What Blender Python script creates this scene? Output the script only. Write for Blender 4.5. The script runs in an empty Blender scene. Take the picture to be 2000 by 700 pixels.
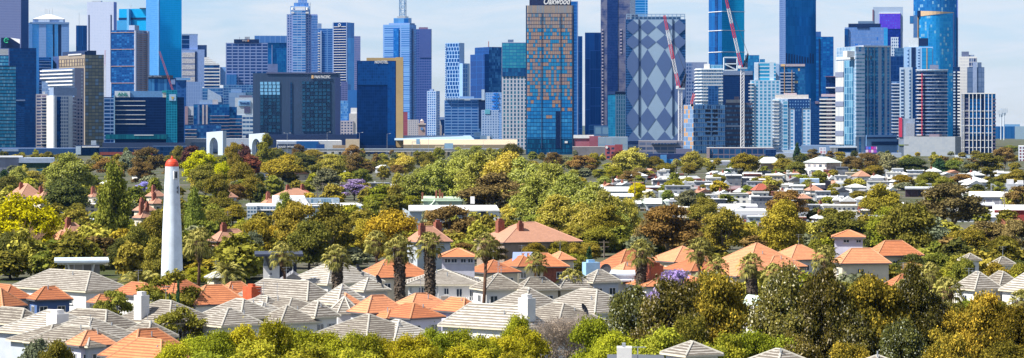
EXPO = 1.12; SUNS = 5.0; SKYS = .072; CLOUD = (5.2, 5.55, 5.9); HAZEC = (.12, .42, 1, 1); HAZED = 1.1e-5; LF = 1.75; CITY = True
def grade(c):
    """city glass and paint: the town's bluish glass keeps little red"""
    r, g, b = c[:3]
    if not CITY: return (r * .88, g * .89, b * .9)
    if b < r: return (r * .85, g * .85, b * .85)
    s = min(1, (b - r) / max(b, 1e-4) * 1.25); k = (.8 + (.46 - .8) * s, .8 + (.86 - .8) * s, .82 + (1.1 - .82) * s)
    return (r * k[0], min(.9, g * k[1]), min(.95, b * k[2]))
import bpy, math, random, re
import numpy as np
from mathutils import Vector, Matrix
sc = bpy.context.scene
COL = sc.collection
R = math.radians
F = 1000 / math.tan(R(10)); H = 33.0; HY = 240.0      # focal length in photo pixels, eye height, horizon row
def wx(px, Y): return (px - 1000) * Y / F
def wz(py, Y): return H - (py - HY) * Y / F
def dep(yg): return F * H / (yg - HY)                  # distance of a ground point seen at row yg
rng = random.Random(7)

# ------------------------------------------------------------------ labels
PEND = []
LAND = []      # (px, py, phrase)
def tag(o, label=None, cat=None, group=None, kind=None, at=None):
    if cat: o['category'] = cat
    if group: o['group'] = group
    if kind: o['kind'] = kind
    if label is not None:
        o['label'] = label
        if at is not None: PEND.append((o, label, at[0], at[1]))
    return o
ORD = ['leftmost', 'second', 'third', 'fourth', 'fifth', 'sixth', 'seventh', 'eighth', 'ninth', 'tenth', 'eleventh', 'twelfth', 'thirteenth', 'fourteenth', 'fifteenth', 'sixteenth']
NUMW = {2: 'two', 3: 'three', 4: 'four', 5: 'five', 6: 'six', 7: 'seven', 8: 'eight', 9: 'nine', 10: 'ten', 11: 'eleven', 12: 'twelve'}
def finish_labels():
    out = {}
    for o, d, px, py in PEND:
        best = min(LAND, key=lambda l: abs(l[0] - px) + 1.6 * abs(l[1] - py) + (0 if abs(l[0] - px) + abs(l[1] - py) > 6 else 60))
        dx, dy = px - best[0], py - best[1]
        if abs(dx) > 1.3 * abs(dy): rel = 'just right of' if 0 < dx < 60 else 'just left of' if -60 < dx <= 0 else 'well right of' if dx > 0 else 'well left of'
        else: rel = 'in front of' if dy > 0 else 'behind'
        out.setdefault(d + ' ' + rel + ' ' + best[2], []).append((o, px, py))
    for ph, L in list(out.items()):
        if len(ph.split()) > 12: ph = ph.replace(' the ', ' ')
        L.sort(key=lambda t: (t[1], t[2])); n = len(L)
        for i, (o, px, py) in enumerate(L):
            if n == 1: o['label'] = ph
            elif n == 2: o['label'] = ('left of two, ' if i == 0 else 'right of two, ') + ph
            else:
                o['label'] = ('leftmost' if i == 0 else 'rightmost' if i == n - 1 else ORD[min(i, 15)] + ' from left') + ', ' + ph

# ------------------------------------------------------------------ mesh builder
class MB:
    def __init__(s): s.v = []; s.f = []; s.uv = []; s.m = []
    def face(s, pts, m=0, uv=None):
        i = len(s.v); s.v += [tuple(p) for p in pts]; s.f.append(tuple(range(i, i + len(pts)))); s.m.append(m)
        if uv is None: uv = [(p[0] + p[1], p[2]) for p in pts]
        s.uv += list(uv); return s
    def box(s, x0, x1, y0, y1, z0, z1, m=0, k=1.0, cu=1.0, cv=1.0, mt=None, mw=None):
        """k: metres -> uv units vertically; cu for the y=y0 face, cv for the x=x0 face"""
        mt = m if mt is None else mt; mw = m if mw is None else mw
        t = lambda z: (z1 - z) * k
        s.face([(x0, y0, z0), (x1, y0, z0), (x1, y0, z1), (x0, y0, z1)], m, [(0, t(z0)), ((x1-x0)*cu*k, t(z0)), ((x1-x0)*cu*k, 0), (0, 0)])
        s.face([(x1, y1, z0), (x0, y1, z0), (x0, y1, z1), (x1, y1, z1)], m, [(0, t(z0)), ((x1-x0)*cu*k, t(z0)), ((x1-x0)*cu*k, 0), (0, 0)])
        s.face([(x0, y1, z0), (x0, y0, z0), (x0, y0, z1), (x0, y1, z1)], mw, [(0, t(z0)), ((y1-y0)*cv*k, t(z0)), ((y1-y0)*cv*k, 0), (0, 0)])
        s.face([(x1, y0, z0), (x1, y1, z0), (x1, y1, z1), (x1, y0, z1)], mw, [(0, t(z0)), ((y1-y0)*cv*k, t(z0)), ((y1-y0)*cv*k, 0), (0, 0)])
        s.face([(x0, y0, z1), (x1, y0, z1), (x1, y1, z1), (x0, y1, z1)], mt)
        s.face([(x0, y1, z0), (x1, y1, z0), (x1, y0, z0), (x0, y0, z0)], mt)
        return s
    def prism(s, poly, z0, z1, m=0, mt=None, k=1.0, top=1.0, hk=None):
        """poly ccw in plan; top<1 shrinks the upper outline towards the centroid"""
        mt = m if mt is None else mt; hk = k if hk is None else hk
        cx = sum(p[0] for p in poly) / len(poly); cy = sum(p[1] for p in poly) / len(poly)
        q = [(cx + (p[0] - cx) * top, cy + (p[1] - cy) * top) for p in poly]
        u = 0; n = len(poly)
        for i in range(n):
            a, b = poly[i], poly[(i+1) % n]; c, d = q[(i+1) % n], q[i]
            L = math.hypot(b[0]-a[0], b[1]-a[1])
            s.face([(a[0], a[1], z0), (b[0], b[1], z0), (c[0], c[1], z1), (d[0], d[1], z1)], m, [(u*hk, (z1-z0)*k), ((u+L)*hk, (z1-z0)*k), ((u+L)*hk, 0), (u*hk, 0)])
            u += L
        s.face([(p[0], p[1], z1) for p in q], mt); s.face([(p[0], p[1], z0) for p in reversed(poly)], mt)
        return s
    def rev(s, prof, n=16, m=0, c=(0, 0)):
        """surface of revolution, prof = [(r, z)...] bottom to top"""
        for (r0, z0), (r1, z1) in zip(prof, prof[1:]):
            for i in range(n):
                a, b = 2*math.pi*i/n, 2*math.pi*(i+1)/n
                P = [(c[0]+r0*math.cos(a), c[1]+r0*math.sin(a), z0), (c[0]+r0*math.cos(b), c[1]+r0*math.sin(b), z0),
                     (c[0]+r1*math.cos(b), c[1]+r1*math.sin(b), z1), (c[0]+r1*math.cos(a), c[1]+r1*math.sin(a), z1)]
                if r0 < 1e-4: P = [P[0], P[2], P[3]]
                elif r1 < 1e-4: P = P[:3]
                s.face(P, m, [(p[0] + p[1], p[2]) for p in P])
        return s
    def tube(s, pts, rad, n=6, m=0):
        pts = [Vector(p) for p in pts]; rings = []
        for i, p in enumerate(pts):
            d = (pts[min(i+1, len(pts)-1)] - pts[max(i-1, 0)])
            if d.length < 1e-6: d = Vector((0, 0, 1))
            d.normalize(); a = d.orthogonal().normalized()
            if abs(d.z) > .6: a = (Vector((1, 0, 0)) - d * d.x).normalized()
            b = d.cross(a); r = rad[i] if isinstance(rad, (list, tuple)) else rad
            rings.append([p + a*math.cos(2*math.pi*k/n)*r + b*math.sin(2*math.pi*k/n)*r for k in range(n)])
        base = len(s.v)
        for rg in rings: s.v += [tuple(q) for q in rg]
        for i in range(len(rings)-1):
            for k in range(n):
                a = base+i*n+k; b = base+i*n+(k+1) % n
                s.f.append((a, b, b+n, a+n)); s.m.append(m); s.uv += [(k/n, i), ((k+1)/n, i), ((k+1)/n, i+1), (k/n, i+1)]
        for j, rg in ((0, list(range(n-1, -1, -1))), (len(rings)-1, list(range(n)))):
            s.f.append(tuple(base+j*n+k for k in rg)); s.m.append(m); s.uv += [(0, 0)]*n
        return s
    def bar(s, a, b, w=.2, m=0): return s.tube([a, b], w*.6, 4, m)
    def mesh(s, name, mats, smooth=False):
        me = bpy.data.meshes.new(name); me.from_pydata(s.v, [], s.f)
        ul = me.uv_layers.new(name='UVMap'); ul.data.foreach_set('uv', np.array(s.uv, dtype=np.float32).ravel())
        for mm in mats: me.materials.append(mm)
        if len(mats) > 1: me.polygons.foreach_set('material_index', np.array(s.m, dtype=np.int32))
        if smooth: me.polygons.foreach_set('use_smooth', np.ones(len(s.f), dtype=bool))
        me.update(); return me
    def build(s, name, mats, parent=None, smooth=False):
        if not isinstance(mats, (list, tuple)): mats = [mats]
        return link(name, s.mesh(name, mats, smooth), parent)
def link(name, data, parent=None):
    o = bpy.data.objects.new(name, data); COL.objects.link(o)
    if parent is not None: o.parent = parent
    return o
def copy_tree(root, loc, rz=0, scale=None):
    r = root.copy(); COL.objects.link(r); r.location = loc; r.rotation_euler = (0, 0, rz)
    if scale is not None: r.scale = scale
    for ch in CH.get(root.name, []):
        c = ch.copy(); COL.objects.link(c); c.parent = r
    return r
CH = {}

# ------------------------------------------------------------------ materials
MC = {}
def newmat(name):
    m = bpy.data.materials.new(name); m.use_nodes = True
    return m, m.node_tree, m.node_tree.nodes['Principled BSDF']
def N(t, typ, **kw):
    n = t.nodes.new(typ)
    for k, v in kw.items():
        if k in ('operation', 'data_type', 'blend_type', 'noise_dimensions', 'attribute_name', 'feature', 'color_mode'): setattr(n, k, v)
        else: n.inputs[int(k[1:]) if k[0] == 'i' and k[1:].isdigit() else k].default_value = v
    return n
def math_(t, op, a, b=None):
    n = t.nodes.new('ShaderNodeMath'); n.operation = op
    for i, x in enumerate((a, b)):
        if x is None: continue
        if isinstance(x, (int, float)): n.inputs[i].default_value = x
        else: t.links.new(x, n.inputs[i])
    return n.outputs[0]
def mix(t, fac, a, b):
    n = t.nodes.new('ShaderNodeMix'); n.data_type = 'RGBA'
    for sock, x in ((n.inputs[0], fac), (n.inputs[6], a), (n.inputs[7], b)):
        if isinstance(x, (int, float)): sock.default_value = x
        elif isinstance(x, tuple): sock.default_value = (*x[:3], 1)
        else: t.links.new(x, sock)
    return n.outputs[2]
def flat(c, rough=.8, metal=0.0, noise=.12, scale=.6, spec=.3):
    """plain coat with some mottling that stays with the surface"""
    key = ('flat', c, rough, metal, noise, scale, CITY)
    if key in MC: return MC[key]
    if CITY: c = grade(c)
    m, t, p = newmat('painted_surface'); p.inputs['Roughness'].default_value = rough; p.inputs['Metallic'].default_value = metal
    p.inputs['Specular IOR Level'].default_value = spec
    tc = N(t, 'ShaderNodeTexCoord'); nz = N(t, 'ShaderNodeTexNoise', Scale=scale, Detail=5.0, Roughness=.65)
    t.links.new(tc.outputs['Object'], nz.inputs['Vector'])
    mr = N(t, 'ShaderNodeMapRange'); t.links.new(nz.outputs[0], mr.inputs[0])
    mr.inputs[1].default_value = .3; mr.inputs[2].default_value = .7; mr.inputs[3].default_value = 1 - noise * 1.6; mr.inputs[4].default_value = 1 + noise * .6
    vm = N(t, 'ShaderNodeVectorMath', operation='SCALE'); vm.inputs[0].default_value = c; t.links.new(mr.outputs[0], vm.inputs['Scale'])
    t.links.new(vm.outputs[0], p.inputs['Base Color']); MC[key] = m; return m
def glass(c, metal=.5, rough=.12):
    return flat(c, rough, metal, .08, .15, .5)
def facade(g1, g2, fr, pu, pv, fu=.12, fv=.2, var=.6, metal=.45, rough=.15, off=0.0, big=.0, g3=None, p3=.0):
    """window grid on a curtain wall: pane colours g1/g2 chosen per pane, frame colour fr, pitch pu x pv (uv units), frame share fu, fv"""
    key = (g1, g2, fr, pu, pv, fu, fv, var, metal, rough, off, big, g3, p3, CITY)
    if key in MC: return MC[key]
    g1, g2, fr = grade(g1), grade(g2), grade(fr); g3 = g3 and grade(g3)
    m, t, p = newmat('window_wall')
    if CITY: p.inputs['Specular Tint'].default_value = (.25, .6, 1, 1); p.inputs['Specular IOR Level'].default_value = .35
    uv = N(t, 'ShaderNodeUVMap'); sx = N(t, 'ShaderNodeSeparateXYZ'); t.links.new(uv.outputs[0], sx.inputs[0])
    v = math_(t, 'DIVIDE', sx.outputs[1], pv); row = math_(t, 'FLOOR', v)
    u = math_(t, 'DIVIDE', sx.outputs[0], pu)
    if off:
        rw = N(t, 'ShaderNodeTexWhiteNoise', noise_dimensions='1D'); t.links.new(row, rw.inputs['W']); u = math_(t, 'ADD', u, math_(t, 'MULTIPLY', rw.outputs[0], off))
    cu = math_(t, 'FLOOR', u)
    inu = math_(t, 'GREATER_THAN', math_(t, 'FRACT', u), fu) if fu > 0 else None
    inv = math_(t, 'GREATER_THAN', math_(t, 'FRACT', v), fv) if fv > 0 else None
    ins = math_(t, 'MULTIPLY', inu, inv) if inu and inv else (inu or inv)
    cb = N(t, 'ShaderNodeCombineXYZ'); t.links.new(cu, cb.inputs[0]); t.links.new(row, cb.inputs[1])
    wn = N(t, 'ShaderNodeTexWhiteNoise', noise_dimensions='2D'); t.links.new(cb.outputs[0], wn.inputs['Vector'])
    f = math_(t, 'MULTIPLY', math_(t, 'POWER', wn.outputs[0], 2.0), var)
    if big:  # broad noise in the pane colour imitates uneven reflections
        tc = N(t, 'ShaderNodeTexCoord'); bn = N(t, 'ShaderNodeTexNoise', Scale=.045, Detail=4.0, Distortion=1.5); t.links.new(tc.outputs['Object'], bn.inputs['Vector'])
        f = math_(t, 'ADD', f, math_(t, 'MULTIPLY', math_(t, 'SUBTRACT', bn.outputs[0], .45), big * 3)); 
        cl = N(t, 'ShaderNodeClamp'); t.links.new(f, cl.inputs[0]); f = cl.outputs[0]
    c = mix(t, f, g1, g2)
    if g3: c = mix(t, math_(t, 'LESS_THAN', math_(t, 'FRACT', math_(t, 'MULTIPLY', wn.outputs[0], 7.31)), p3), c, g3)
    if ins: c = mix(t, ins, fr, c)
    t.links.new(c, p.inputs['Base Color'])
    if ins:
        t.links.new(math_(t, 'MULTIPLY', ins, metal), p.inputs['Metallic'])
        t.links.new(math_(t, 'SUBTRACT', .6, math_(t, 'MULTIPLY', ins, .6 - rough)), p.inputs['Roughness'])
    else:
        p.inputs['Metallic'].default_value = metal; p.inputs['Roughness'].default_value = rough
    MC[key] = m; return m
def tiles(base, dark, pitch=.42, wear=.55, scale=.9):
    """roof tiling: uv v runs up the slope in metres; dirt gathers in the laps between courses"""
    m, t, p = newmat('roof_tiles'); p.inputs['Roughness'].default_value = .8; p.inputs['Specular IOR Level'].default_value = .15
    uv = N(t, 'ShaderNodeUVMap'); sx = N(t, 'ShaderNodeSeparateXYZ'); t.links.new(uv.outputs[0], sx.inputs[0])
    nz = N(t, 'ShaderNodeTexNoise', Scale=scale, Detail=5.0, Roughness=.7); st = N(t, 'ShaderNodeVectorMath', operation='MULTIPLY')
    st.inputs[1].default_value = (.55, 2.4, 1); t.links.new(uv.outputs[0], st.inputs[0]); t.links.new(st.outputs[0], nz.inputs['Vector'])
    v = math_(t, 'DIVIDE', sx.outputs[1], pitch); fr = math_(t, 'FRACT', v)
    lap = math_(t, 'LESS_THAN', fr, math_(t, 'MULTIPLY', nz.outputs[0], wear * 1.3))
    row = math_(t, 'FLOOR', v); cu = math_(t, 'FLOOR', math_(t, 'DIVIDE', sx.outputs[0], .38))
    cb = N(t, 'ShaderNodeCombineXYZ'); t.links.new(cu, cb.inputs[0]); t.links.new(row, cb.inputs[1])
    wn = N(t, 'ShaderNodeTexWhiteNoise', noise_dimensions='2D'); t.links.new(cb.outputs[0], wn.inputs['Vector'])
    c = mix(t, math_(t, 'MULTIPLY', wn.outputs[0], .45), base, tuple(x * .62 for x in base))
    n2 = N(t, 'ShaderNodeTexNoise', Scale=.25, Detail=4.0); t.links.new(uv.outputs[0], n2.inputs['Vector'])
    c = mix(t, math_(t, 'MULTIPLY', n2.outputs[0], .35), c, tuple(min(1, x * 1.25) for x in base))
    n3 = N(t, 'ShaderNodeTexNoise', Scale=.55, Detail=6.0, Roughness=.75); t.links.new(uv.outputs[0], n3.inputs['Vector']); st3 = N(t, 'ShaderNodeMapRange'); st3.inputs[1].default_value = .5; st3.inputs[2].default_value = .72; st3.inputs[4].default_value = .55; t.links.new(n3.outputs[0], st3.inputs[0]); c = mix(t, st3.outputs[0], c, tuple(.45 * x + .4 * y for x, y in zip(base, dark)))
    c = mix(t, math_(t, 'MULTIPLY', lap, .85), c, dark)
    t.links.new(c, p.inputs['Base Color'])
    bp = N(t, 'ShaderNodeBump', Strength=.8, Distance=.06); t.links.new(fr, bp.inputs['Height']); t.links.new(bp.outputs[0], p.inputs['Normal'])
    return m
def leafmat(name, a, b, tip=(.6, .6, .5), transl=.25):
    k_ = LF * (.75 if max(b) > .3 else 1); a, b = tuple(x * k_ for x in a), tuple(x * k_ for x in b); tip = tuple(min(.7, x * 1.1) for x in tip)
    m = bpy.data.materials.new(name); m.use_nodes = True; t = m.node_tree; t.nodes.clear()
    out = N(t, 'ShaderNodeOutputMaterial'); at = N(t, 'ShaderNodeAttribute', attribute_name='leafmix'); tp = N(t, 'ShaderNodeAttribute', attribute_name='tip')
    oi = N(t, 'ShaderNodeObjectInfo')
    c = mix(t, at.outputs['Fac'], a, b); c = mix(t, tp.outputs['Fac'], c, tip)
    mu = N(t, 'ShaderNodeVectorMath', operation='MULTIPLY'); t.links.new(c, mu.inputs[0]); t.links.new(oi.outputs['Color'], mu.inputs[1])
    d = N(t, 'ShaderNodeBsdfDiffuse'); tr = N(t, 'ShaderNodeBsdfTranslucent'); ms = N(t, 'ShaderNodeMixShader', Fac=transl)
    for q in (d, tr): t.links.new(mu.outputs[0], q.inputs[0])
    t.links.new(d.outputs[0], ms.inputs[1]); t.links.new(tr.outputs[0], ms.inputs[2]); t.links.new(ms.outputs[0], out.inputs[0])
    return m
CITY = False
WHITE = flat((.66, .67, .68)); CREAM = flat((.72, .68, .6)); GREYW = flat((.42, .44, .47)); DARK = flat((.03, .04, .06), .4)
CONC = flat((.38, .38, .37), .9, 0, .2); NAVY = flat((.012, .03, .09), .35); STEEL = flat((.45, .48, .52), .4, .6)
LILAC = flat((.2, .23, .36)); PLANT = flat((.16, .19, .26), .6); REDP = flat((.6, .05, .05), .5); BRICK = flat((.3, .08, .05), .9, 0, .3, 2)
PANE = flat((.03, .05, .08), .08, .3, .2, .5, .8)

CITY = True
# ------------------------------------------------------------------ a site: local frame x = along the right-hand face, y = along the left-hand face (away from us)
class Site:
    def __init__(s, name, label, cat, x0, x1, D, xs=None, th=0.0, dd=30.0, group=None, rot0=None, at=None):
        s.D = D
        if th == 0 or xs is None: xs = x0; th = 0.0
        s.x0, s.x1, s.xs = x0, x1, xs
        X = wx(xs, D); az = math.atan2(X, D); s.mpp = D / F; s.hm = s.mpp * math.cos(az)
        s.c, s.sn = math.cos(R(th)), math.sin(R(th))
        s.b = (x1 - xs) * s.hm / s.c; s.a = (xs - x0) * s.hm / s.sn if th else dd
        if th and x1 - xs < .5: s.b = dd
        s.root = bpy.data.objects.new(name, None); COL.objects.link(s.root); s.root.empty_display_size = 5
        s.root.location = (X, D, 0); s.root.rotation_euler = (0, 0, -az + R(th))
        tag(s.root, label, cat, group, at=at)
        s.k = 1 / s.mpp
    def X(s, px): return (px - s.xs) * s.hm / s.c
    def Y(s, px): return (s.xs - px) * s.hm / s.sn
    def Z(s, py): return H - (py - HY) * s.mpp
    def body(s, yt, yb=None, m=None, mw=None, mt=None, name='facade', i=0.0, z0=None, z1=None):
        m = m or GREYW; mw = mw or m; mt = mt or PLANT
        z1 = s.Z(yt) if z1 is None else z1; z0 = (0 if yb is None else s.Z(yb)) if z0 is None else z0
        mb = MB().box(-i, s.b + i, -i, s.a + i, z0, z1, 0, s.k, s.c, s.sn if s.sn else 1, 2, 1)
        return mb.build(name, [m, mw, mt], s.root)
    def bx(s, name, p0, p1, yt, yb, y0=-.4, y1=6, m=None, parent=None, mt=None, i=0):
        """box given by its pixel span on the right-hand/front face; y0..y1 metres back from it"""
        m = m or GREYW
        z0 = s.Z(yb) if yb is not None else 0
        return MB().box(s.X(p0), s.X(p1), y0, y1, z0, s.Z(yt), 0, s.k, s.c, 1, 1).build(name, [m, mt or m], parent or s.root)
    def wbx(s, name, p0, p1, yt, yb, x0=-.4, x1=6, m=None, parent=None):
        """box given by its pixel span on the left-hand face"""
        m = m or GREYW; z0 = s.Z(yb) if yb is not None else 0
        return MB().box(x0, x1, s.Y(p1), s.Y(p0), z0, s.Z(yt), 0, s.k, 1, s.sn, 0).build(name, [m], parent or s.root)
    def slabs(s, name, ytop, pitch, n, p0=None, p1=None, t=1.2, out=1.2, m=None, ring=False, dep_=None, w=False):
        """n equal floor slabs or balconies, each its own object sharing one mesh"""
        m = m or WHITE
        if ring: mb = MB().box(-out, s.b + out, -out, s.a + out, 0, t * s.mpp)
        elif w: mb = MB().box(-out, .3, s.Y(p1), s.Y(p0), 0, t * s.mpp)
        else: mb = MB().box(s.X(p0), s.X(p1), -out, dep_ or .3, 0, t * s.mpp)
        me = mb.mesh(name, [m]); me
        for k in range(n):
            o = link(name, me, s.root); o.location.z = s.Z(ytop + k * pitch) - t * s.mpp
    def fins(s, name, pxs, w, yt, yb, out=.8, m=None):
        me = MB().box(-w * s.hm / 2 / s.c, w * s.hm / 2 / s.c, -out, .05, s.Z(yb), s.Z(yt)).mesh(name, [m or WHITE])
        for p in pxs:
            o = link(name, me, s.root); o.location.x = s.X(p)
    def text(s, txt, p0, p1, yt, yb, m, y=-.6, name='lettering', bold=False, shear=0.0, w=False):
        cu = bpy.data.curves.new(name, 'FONT'); cu.body = txt; cu.extrude = .12; cu.align_x = 'LEFT'; cu.shear = shear
        if bold: cu.offset = .025
        o = bpy.data.objects.new(name, cu); COL.objects.link(o); bpy.context.view_layer.update()
        dg = bpy.context.evaluated_depsgraph_get(); me = bpy.data.meshes.new_from_object(o.evaluated_get(dg))
        bpy.data.objects.remove(o); bpy.data.curves.remove(cu)
        co = np.empty(len(me.vertices) * 3, dtype=np.float32); me.vertices.foreach_get('co', co); co = co.reshape(-1, 3)
        lo, hi = co.min(0), co.max(0)
        X0, X1 = s.X(p0), s.X(p1); Z1, Z0 = s.Z(yt), s.Z(yb)
        n = np.empty_like(co); n[:, 0] = X0 + (co[:, 0] - lo[0]) / (hi[0] - lo[0]) * (X1 - X0)
        n[:, 2] = Z0 + (co[:, 1] - lo[1]) / (hi[1] - lo[1]) * (Z1 - Z0); n[:, 1] = y - co[:, 2]
        me.vertices.foreach_set('co', n.ravel()); me.materials.clear(); me.materials.append(m); me.update()
        return link(name, me, s.root)
def tower(name, label, x0, x1, yt, D, m, xs=None, th=0.0, mw=None, dd=30.0, yb=None, cat='tower', mt=None, group=None, at=None):
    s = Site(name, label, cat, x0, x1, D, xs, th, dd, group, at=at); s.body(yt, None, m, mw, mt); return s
# ------------------------------------------------------------------ camera, light, sky, ground, air
cd = bpy.data.cameras.new('camera'); cam = bpy.data.objects.new('camera', cd); COL.objects.link(cam)
cam.location = (0, 0, H); cam.rotation_euler = (R(90), 0, 0); cd.sensor_fit = 'HORIZONTAL'; cd.angle = R(20); cd.shift_y = -110 / 2000
cd.clip_start = 5; cd.clip_end = 60000; sc.camera = cam
sc.view_settings.view_transform = 'Standard'; sc.view_settings.look = 'None'; sc.view_settings.gamma = 1; sc.view_settings.exposure = EXPO
SD = Vector((-.93, -.36, 1.22)).normalized()
sun = bpy.data.lights.new('sun', 'SUN'); sun.energy = SUNS; sun.angle = R(.5); sun.color = (1, .94, .84)
so = bpy.data.objects.new('sun', sun); COL.objects.link(so); so.rotation_euler = SD.to_track_quat('Z', 'Y').to_euler()
w = bpy.data.worlds.new('World'); sc.world = w; w.use_nodes = True; t = w.node_tree; bg = t.nodes['Background']
sky = t.nodes.new('ShaderNodeTexSky'); sky.sky_type = 'NISHITA'; sky.sun_disc = False
sky.sun_elevation = math.asin(SD.z); sky.sun_rotation = math.atan2(SD.x, SD.y); sky.altitude = 100; sky.air_density = 1.0; sky.dust_density = .25; sky.ozone_density = 2.2
tc = t.nodes.new('ShaderNodeTexCoord'); mp = N(t, 'ShaderNodeVectorMath', operation='MULTIPLY'); mp.inputs[1].default_value = (16, 16, 95)
t.links.new(tc.outputs['Generated'], mp.inputs[0])
nz = N(t, 'ShaderNodeTexNoise', Scale=1.0, Detail=7.0, Roughness=.58, Distortion=.5); t.links.new(mp.outputs[0], nz.inputs['Vector'])
mr = N(t, 'ShaderNodeMapRange'); mr.inputs[1].default_value = .38; mr.inputs[2].default_value = .62; mr.inputs[3].default_value = .05; mr.inputs[4].default_value = .95
t.links.new(nz.outputs[0], mr.inputs[0])
tn_ = N(t, 'ShaderNodeVectorMath', operation='MULTIPLY'); tn_.inputs[1].default_value = (.66, .75, 1.02); t.links.new(sky.outputs[0], tn_.inputs[0])
t.links.new(mix(t, mr.outputs[0], tn_.outputs[0], CLOUD), bg.inputs[0]); bg.inputs[1].default_value = SKYS
sc.cycles.use_denoising = True
sc.cycles.max_bounces = 6; sc.cycles.transparent_max_bounces = 8; sc.cycles.volume_bounces = 0; sc.cycles.caustics_reflective = False; sc.cycles.caustics_refractive = False

def struct(o): o['kind'] = 'structure'; return o
CITY = False
m, t, p = newmat('open_ground'); p.inputs['Roughness'].default_value = .95; p.inputs['Specular IOR Level'].default_value = .1
tc = N(t, 'ShaderNodeTexCoord'); n1 = N(t, 'ShaderNodeTexNoise', Scale=.03, Detail=8.0, Roughness=.7); n2 = N(t, 'ShaderNodeTexNoise', Scale=.2, Detail=6.0)
for q in (n1, n2): t.links.new(tc.outputs['Object'], q.inputs['Vector'])
rp = N(t, 'ShaderNodeMapRange'); rp.inputs[1].default_value = .42; rp.inputs[2].default_value = .58; t.links.new(n1.outputs[0], rp.inputs[0])
c = mix(t, rp.outputs[0], (.05, .062, .02), (.11, .1, .085)); c = mix(t, math_(t, 'MULTIPLY', n2.outputs[0], .5), c, (.03, .04, .014))
t.links.new(c, p.inputs['Base Color'])
struct(MB().face([(-4500, -2000, 0), (4500, -2000, 0), (4500, 13200, 0), (-4500, 13200, 0)]) or None) if False else None
g = MB(); g.face([(-4500, -2000, 0), (4500, -2000, 0), (4500, 13200, 0), (-4500, 13200, 0)]); struct(g.build('ground', m))
# low rise of wooded land on the horizon
g = MB(); r2 = random.Random(3); px = [i * 150 - 4400 for i in range(60)]; hz = [14 + 9 * r2.random() + 5 * math.sin(i * .4) for i in range(60)]
for a in range(59):
    for (ya, ka), (yb, kb) in (((11400, 0), (12000, 1)), ((12000, 1), (12900, .2))):
        g.face([(px[a], ya, hz[a]*ka), (px[a+1], ya, hz[a+1]*ka), (px[a+1], yb, hz[a+1]*kb), (px[a], yb, hz[a]*kb)])
struct(g.build('hills', flat((.05, .07, .05), .9, 0, .3, .01)))
# air
hb = MB().box(-4700, 4700, -2200, 13600, -1, 430).build('haze', [])
hm_ = bpy.data.materials.new('air'); hm_.use_nodes = True; t = hm_.node_tree; t.nodes.clear(); o_ = t.nodes.new('ShaderNodeOutputMaterial')
pv = t.nodes.new('ShaderNodeVolumePrincipled'); pv.inputs['Color'].default_value = HAZEC; pv.inputs['Density'].default_value = HAZED; pv.inputs['Anisotropy'].default_value = .2
t.links.new(pv.outputs[0], o_.inputs['Volume']); hb.data.materials.append(hm_); hb['kind'] = 'stuff'; hb['label'] = 'thin blue summer haze over the whole city'
# roads: two asphalt streets running across the suburb, with kerbed paths
ASPH = flat((.06, .06, .065), .9, 0, .25, .2); PATH = flat((.28, .27, .25), .9, 0, .25, .3)
for yg, wd in ((408, 14), (355, 16), (330, 24)):
    Y = dep(yg); g = MB(); g.face([(-60, Y, .004), (700, Y + 20, .004), (700, Y + 20 + wd, .004), (-60, Y + wd, .004)]); struct(g.build('road', ASPH))
    g = MB().box(-60, 700, -2.4, 0, 0, .13); o = struct(g.build('footpath', PATH)); o.location = (0, Y - .2, 0); o.rotation_euler.z = math.atan2(20, 760)
CITY = True
LILAC = flat((.3, .33, .5)); PLANT = flat((.14, .17, .26), .6); NAVY = flat((.008, .02, .07), .35)
# ------------------------------------------------------------------ skyline
T = tower
gN, gM, gC, gL, gT = (.008, .03, .11), (.02, .12, .34), (.0, .24, .52), (.22, .42, .68), (.04, .22, .32)
WT = (.6, .62, .66); GY = (.26, .3, .4)
def lab(s, *a): return s
def mast(s, px, yt, yb, w=.5, y=6, name='antenna', m=None):
    x = s.X(px); return MB().tube([(x, y, s.Z(yb)), (x, y, s.Z(yt))], w * s.mpp, 5).build(name, m or STEEL, s.root)
def lettered(s, *a, **k): return s.text(*a, **k)

# --- left end
s = T('skyscraper', 'purple grey skyscraper with fine window grid cut off by the left and top edges', -40, 56, -60, 4400, facade((.13, .12, .26), (.02, .04, .14), (.2, .19, .34), 2.2, 3.2, .3, .45, .25, .1, .4), 41, 25, facade((.2, .19, .36), (.06, .08, .2), (.26, .25, .44), 2.2, 3.2, .3, .45, .25, .1, .4)) if 0 else \
    T('skyscraper', 'purple grey skyscraper with fine window grid cut off by the left and top edges', -40, 56, -60, 4400, facade((.01, .03, .12), gN, (.02, .04, .14), 3, 3.2, .2, .3, .3, .2, .3), 41, 60, facade((.1, .09, .18), (.05, .05, .14), (.15, .14, .24), 2.2, 3.2, .35, .5, .25, .05, .4), yb=150)  # right face gets a darker facade, its shade put into the colours
s = T('office_tower', 'navy glass office tower with slanted roof and green ring emblem', 18, 71, 94, 3300, facade(gN, gM, (.01, .02, .08), 4, 6, .1, .25, .35, .3, .12, big=.15), mt=DARK)
mb = MB().prism([(s.X(19), 3), (s.X(38), 3), (s.X(38), 26), (s.X(19), 26)], s.Z(94.3), s.Z(85), 0, top=.9); mb.build('roof_plant', NAVY, s.root)
mb = MB(); zz = [(2, 95, 74), (20, 95, 74), (39, 95, 84)]
mb.face([(s.X(2), 1, s.Z(95)), (s.X(39), 1, s.Z(95)), (s.X(39), 1, s.Z(86)), (s.X(20), 1, s.Z(74)), (s.X(2), 1, s.Z(74))])
mb.face([(s.X(2), 1, s.Z(74)), (s.X(20), 1, s.Z(74)), (s.X(24), 14, s.Z(75)), (s.X(2), 14, s.Z(75))])
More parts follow.
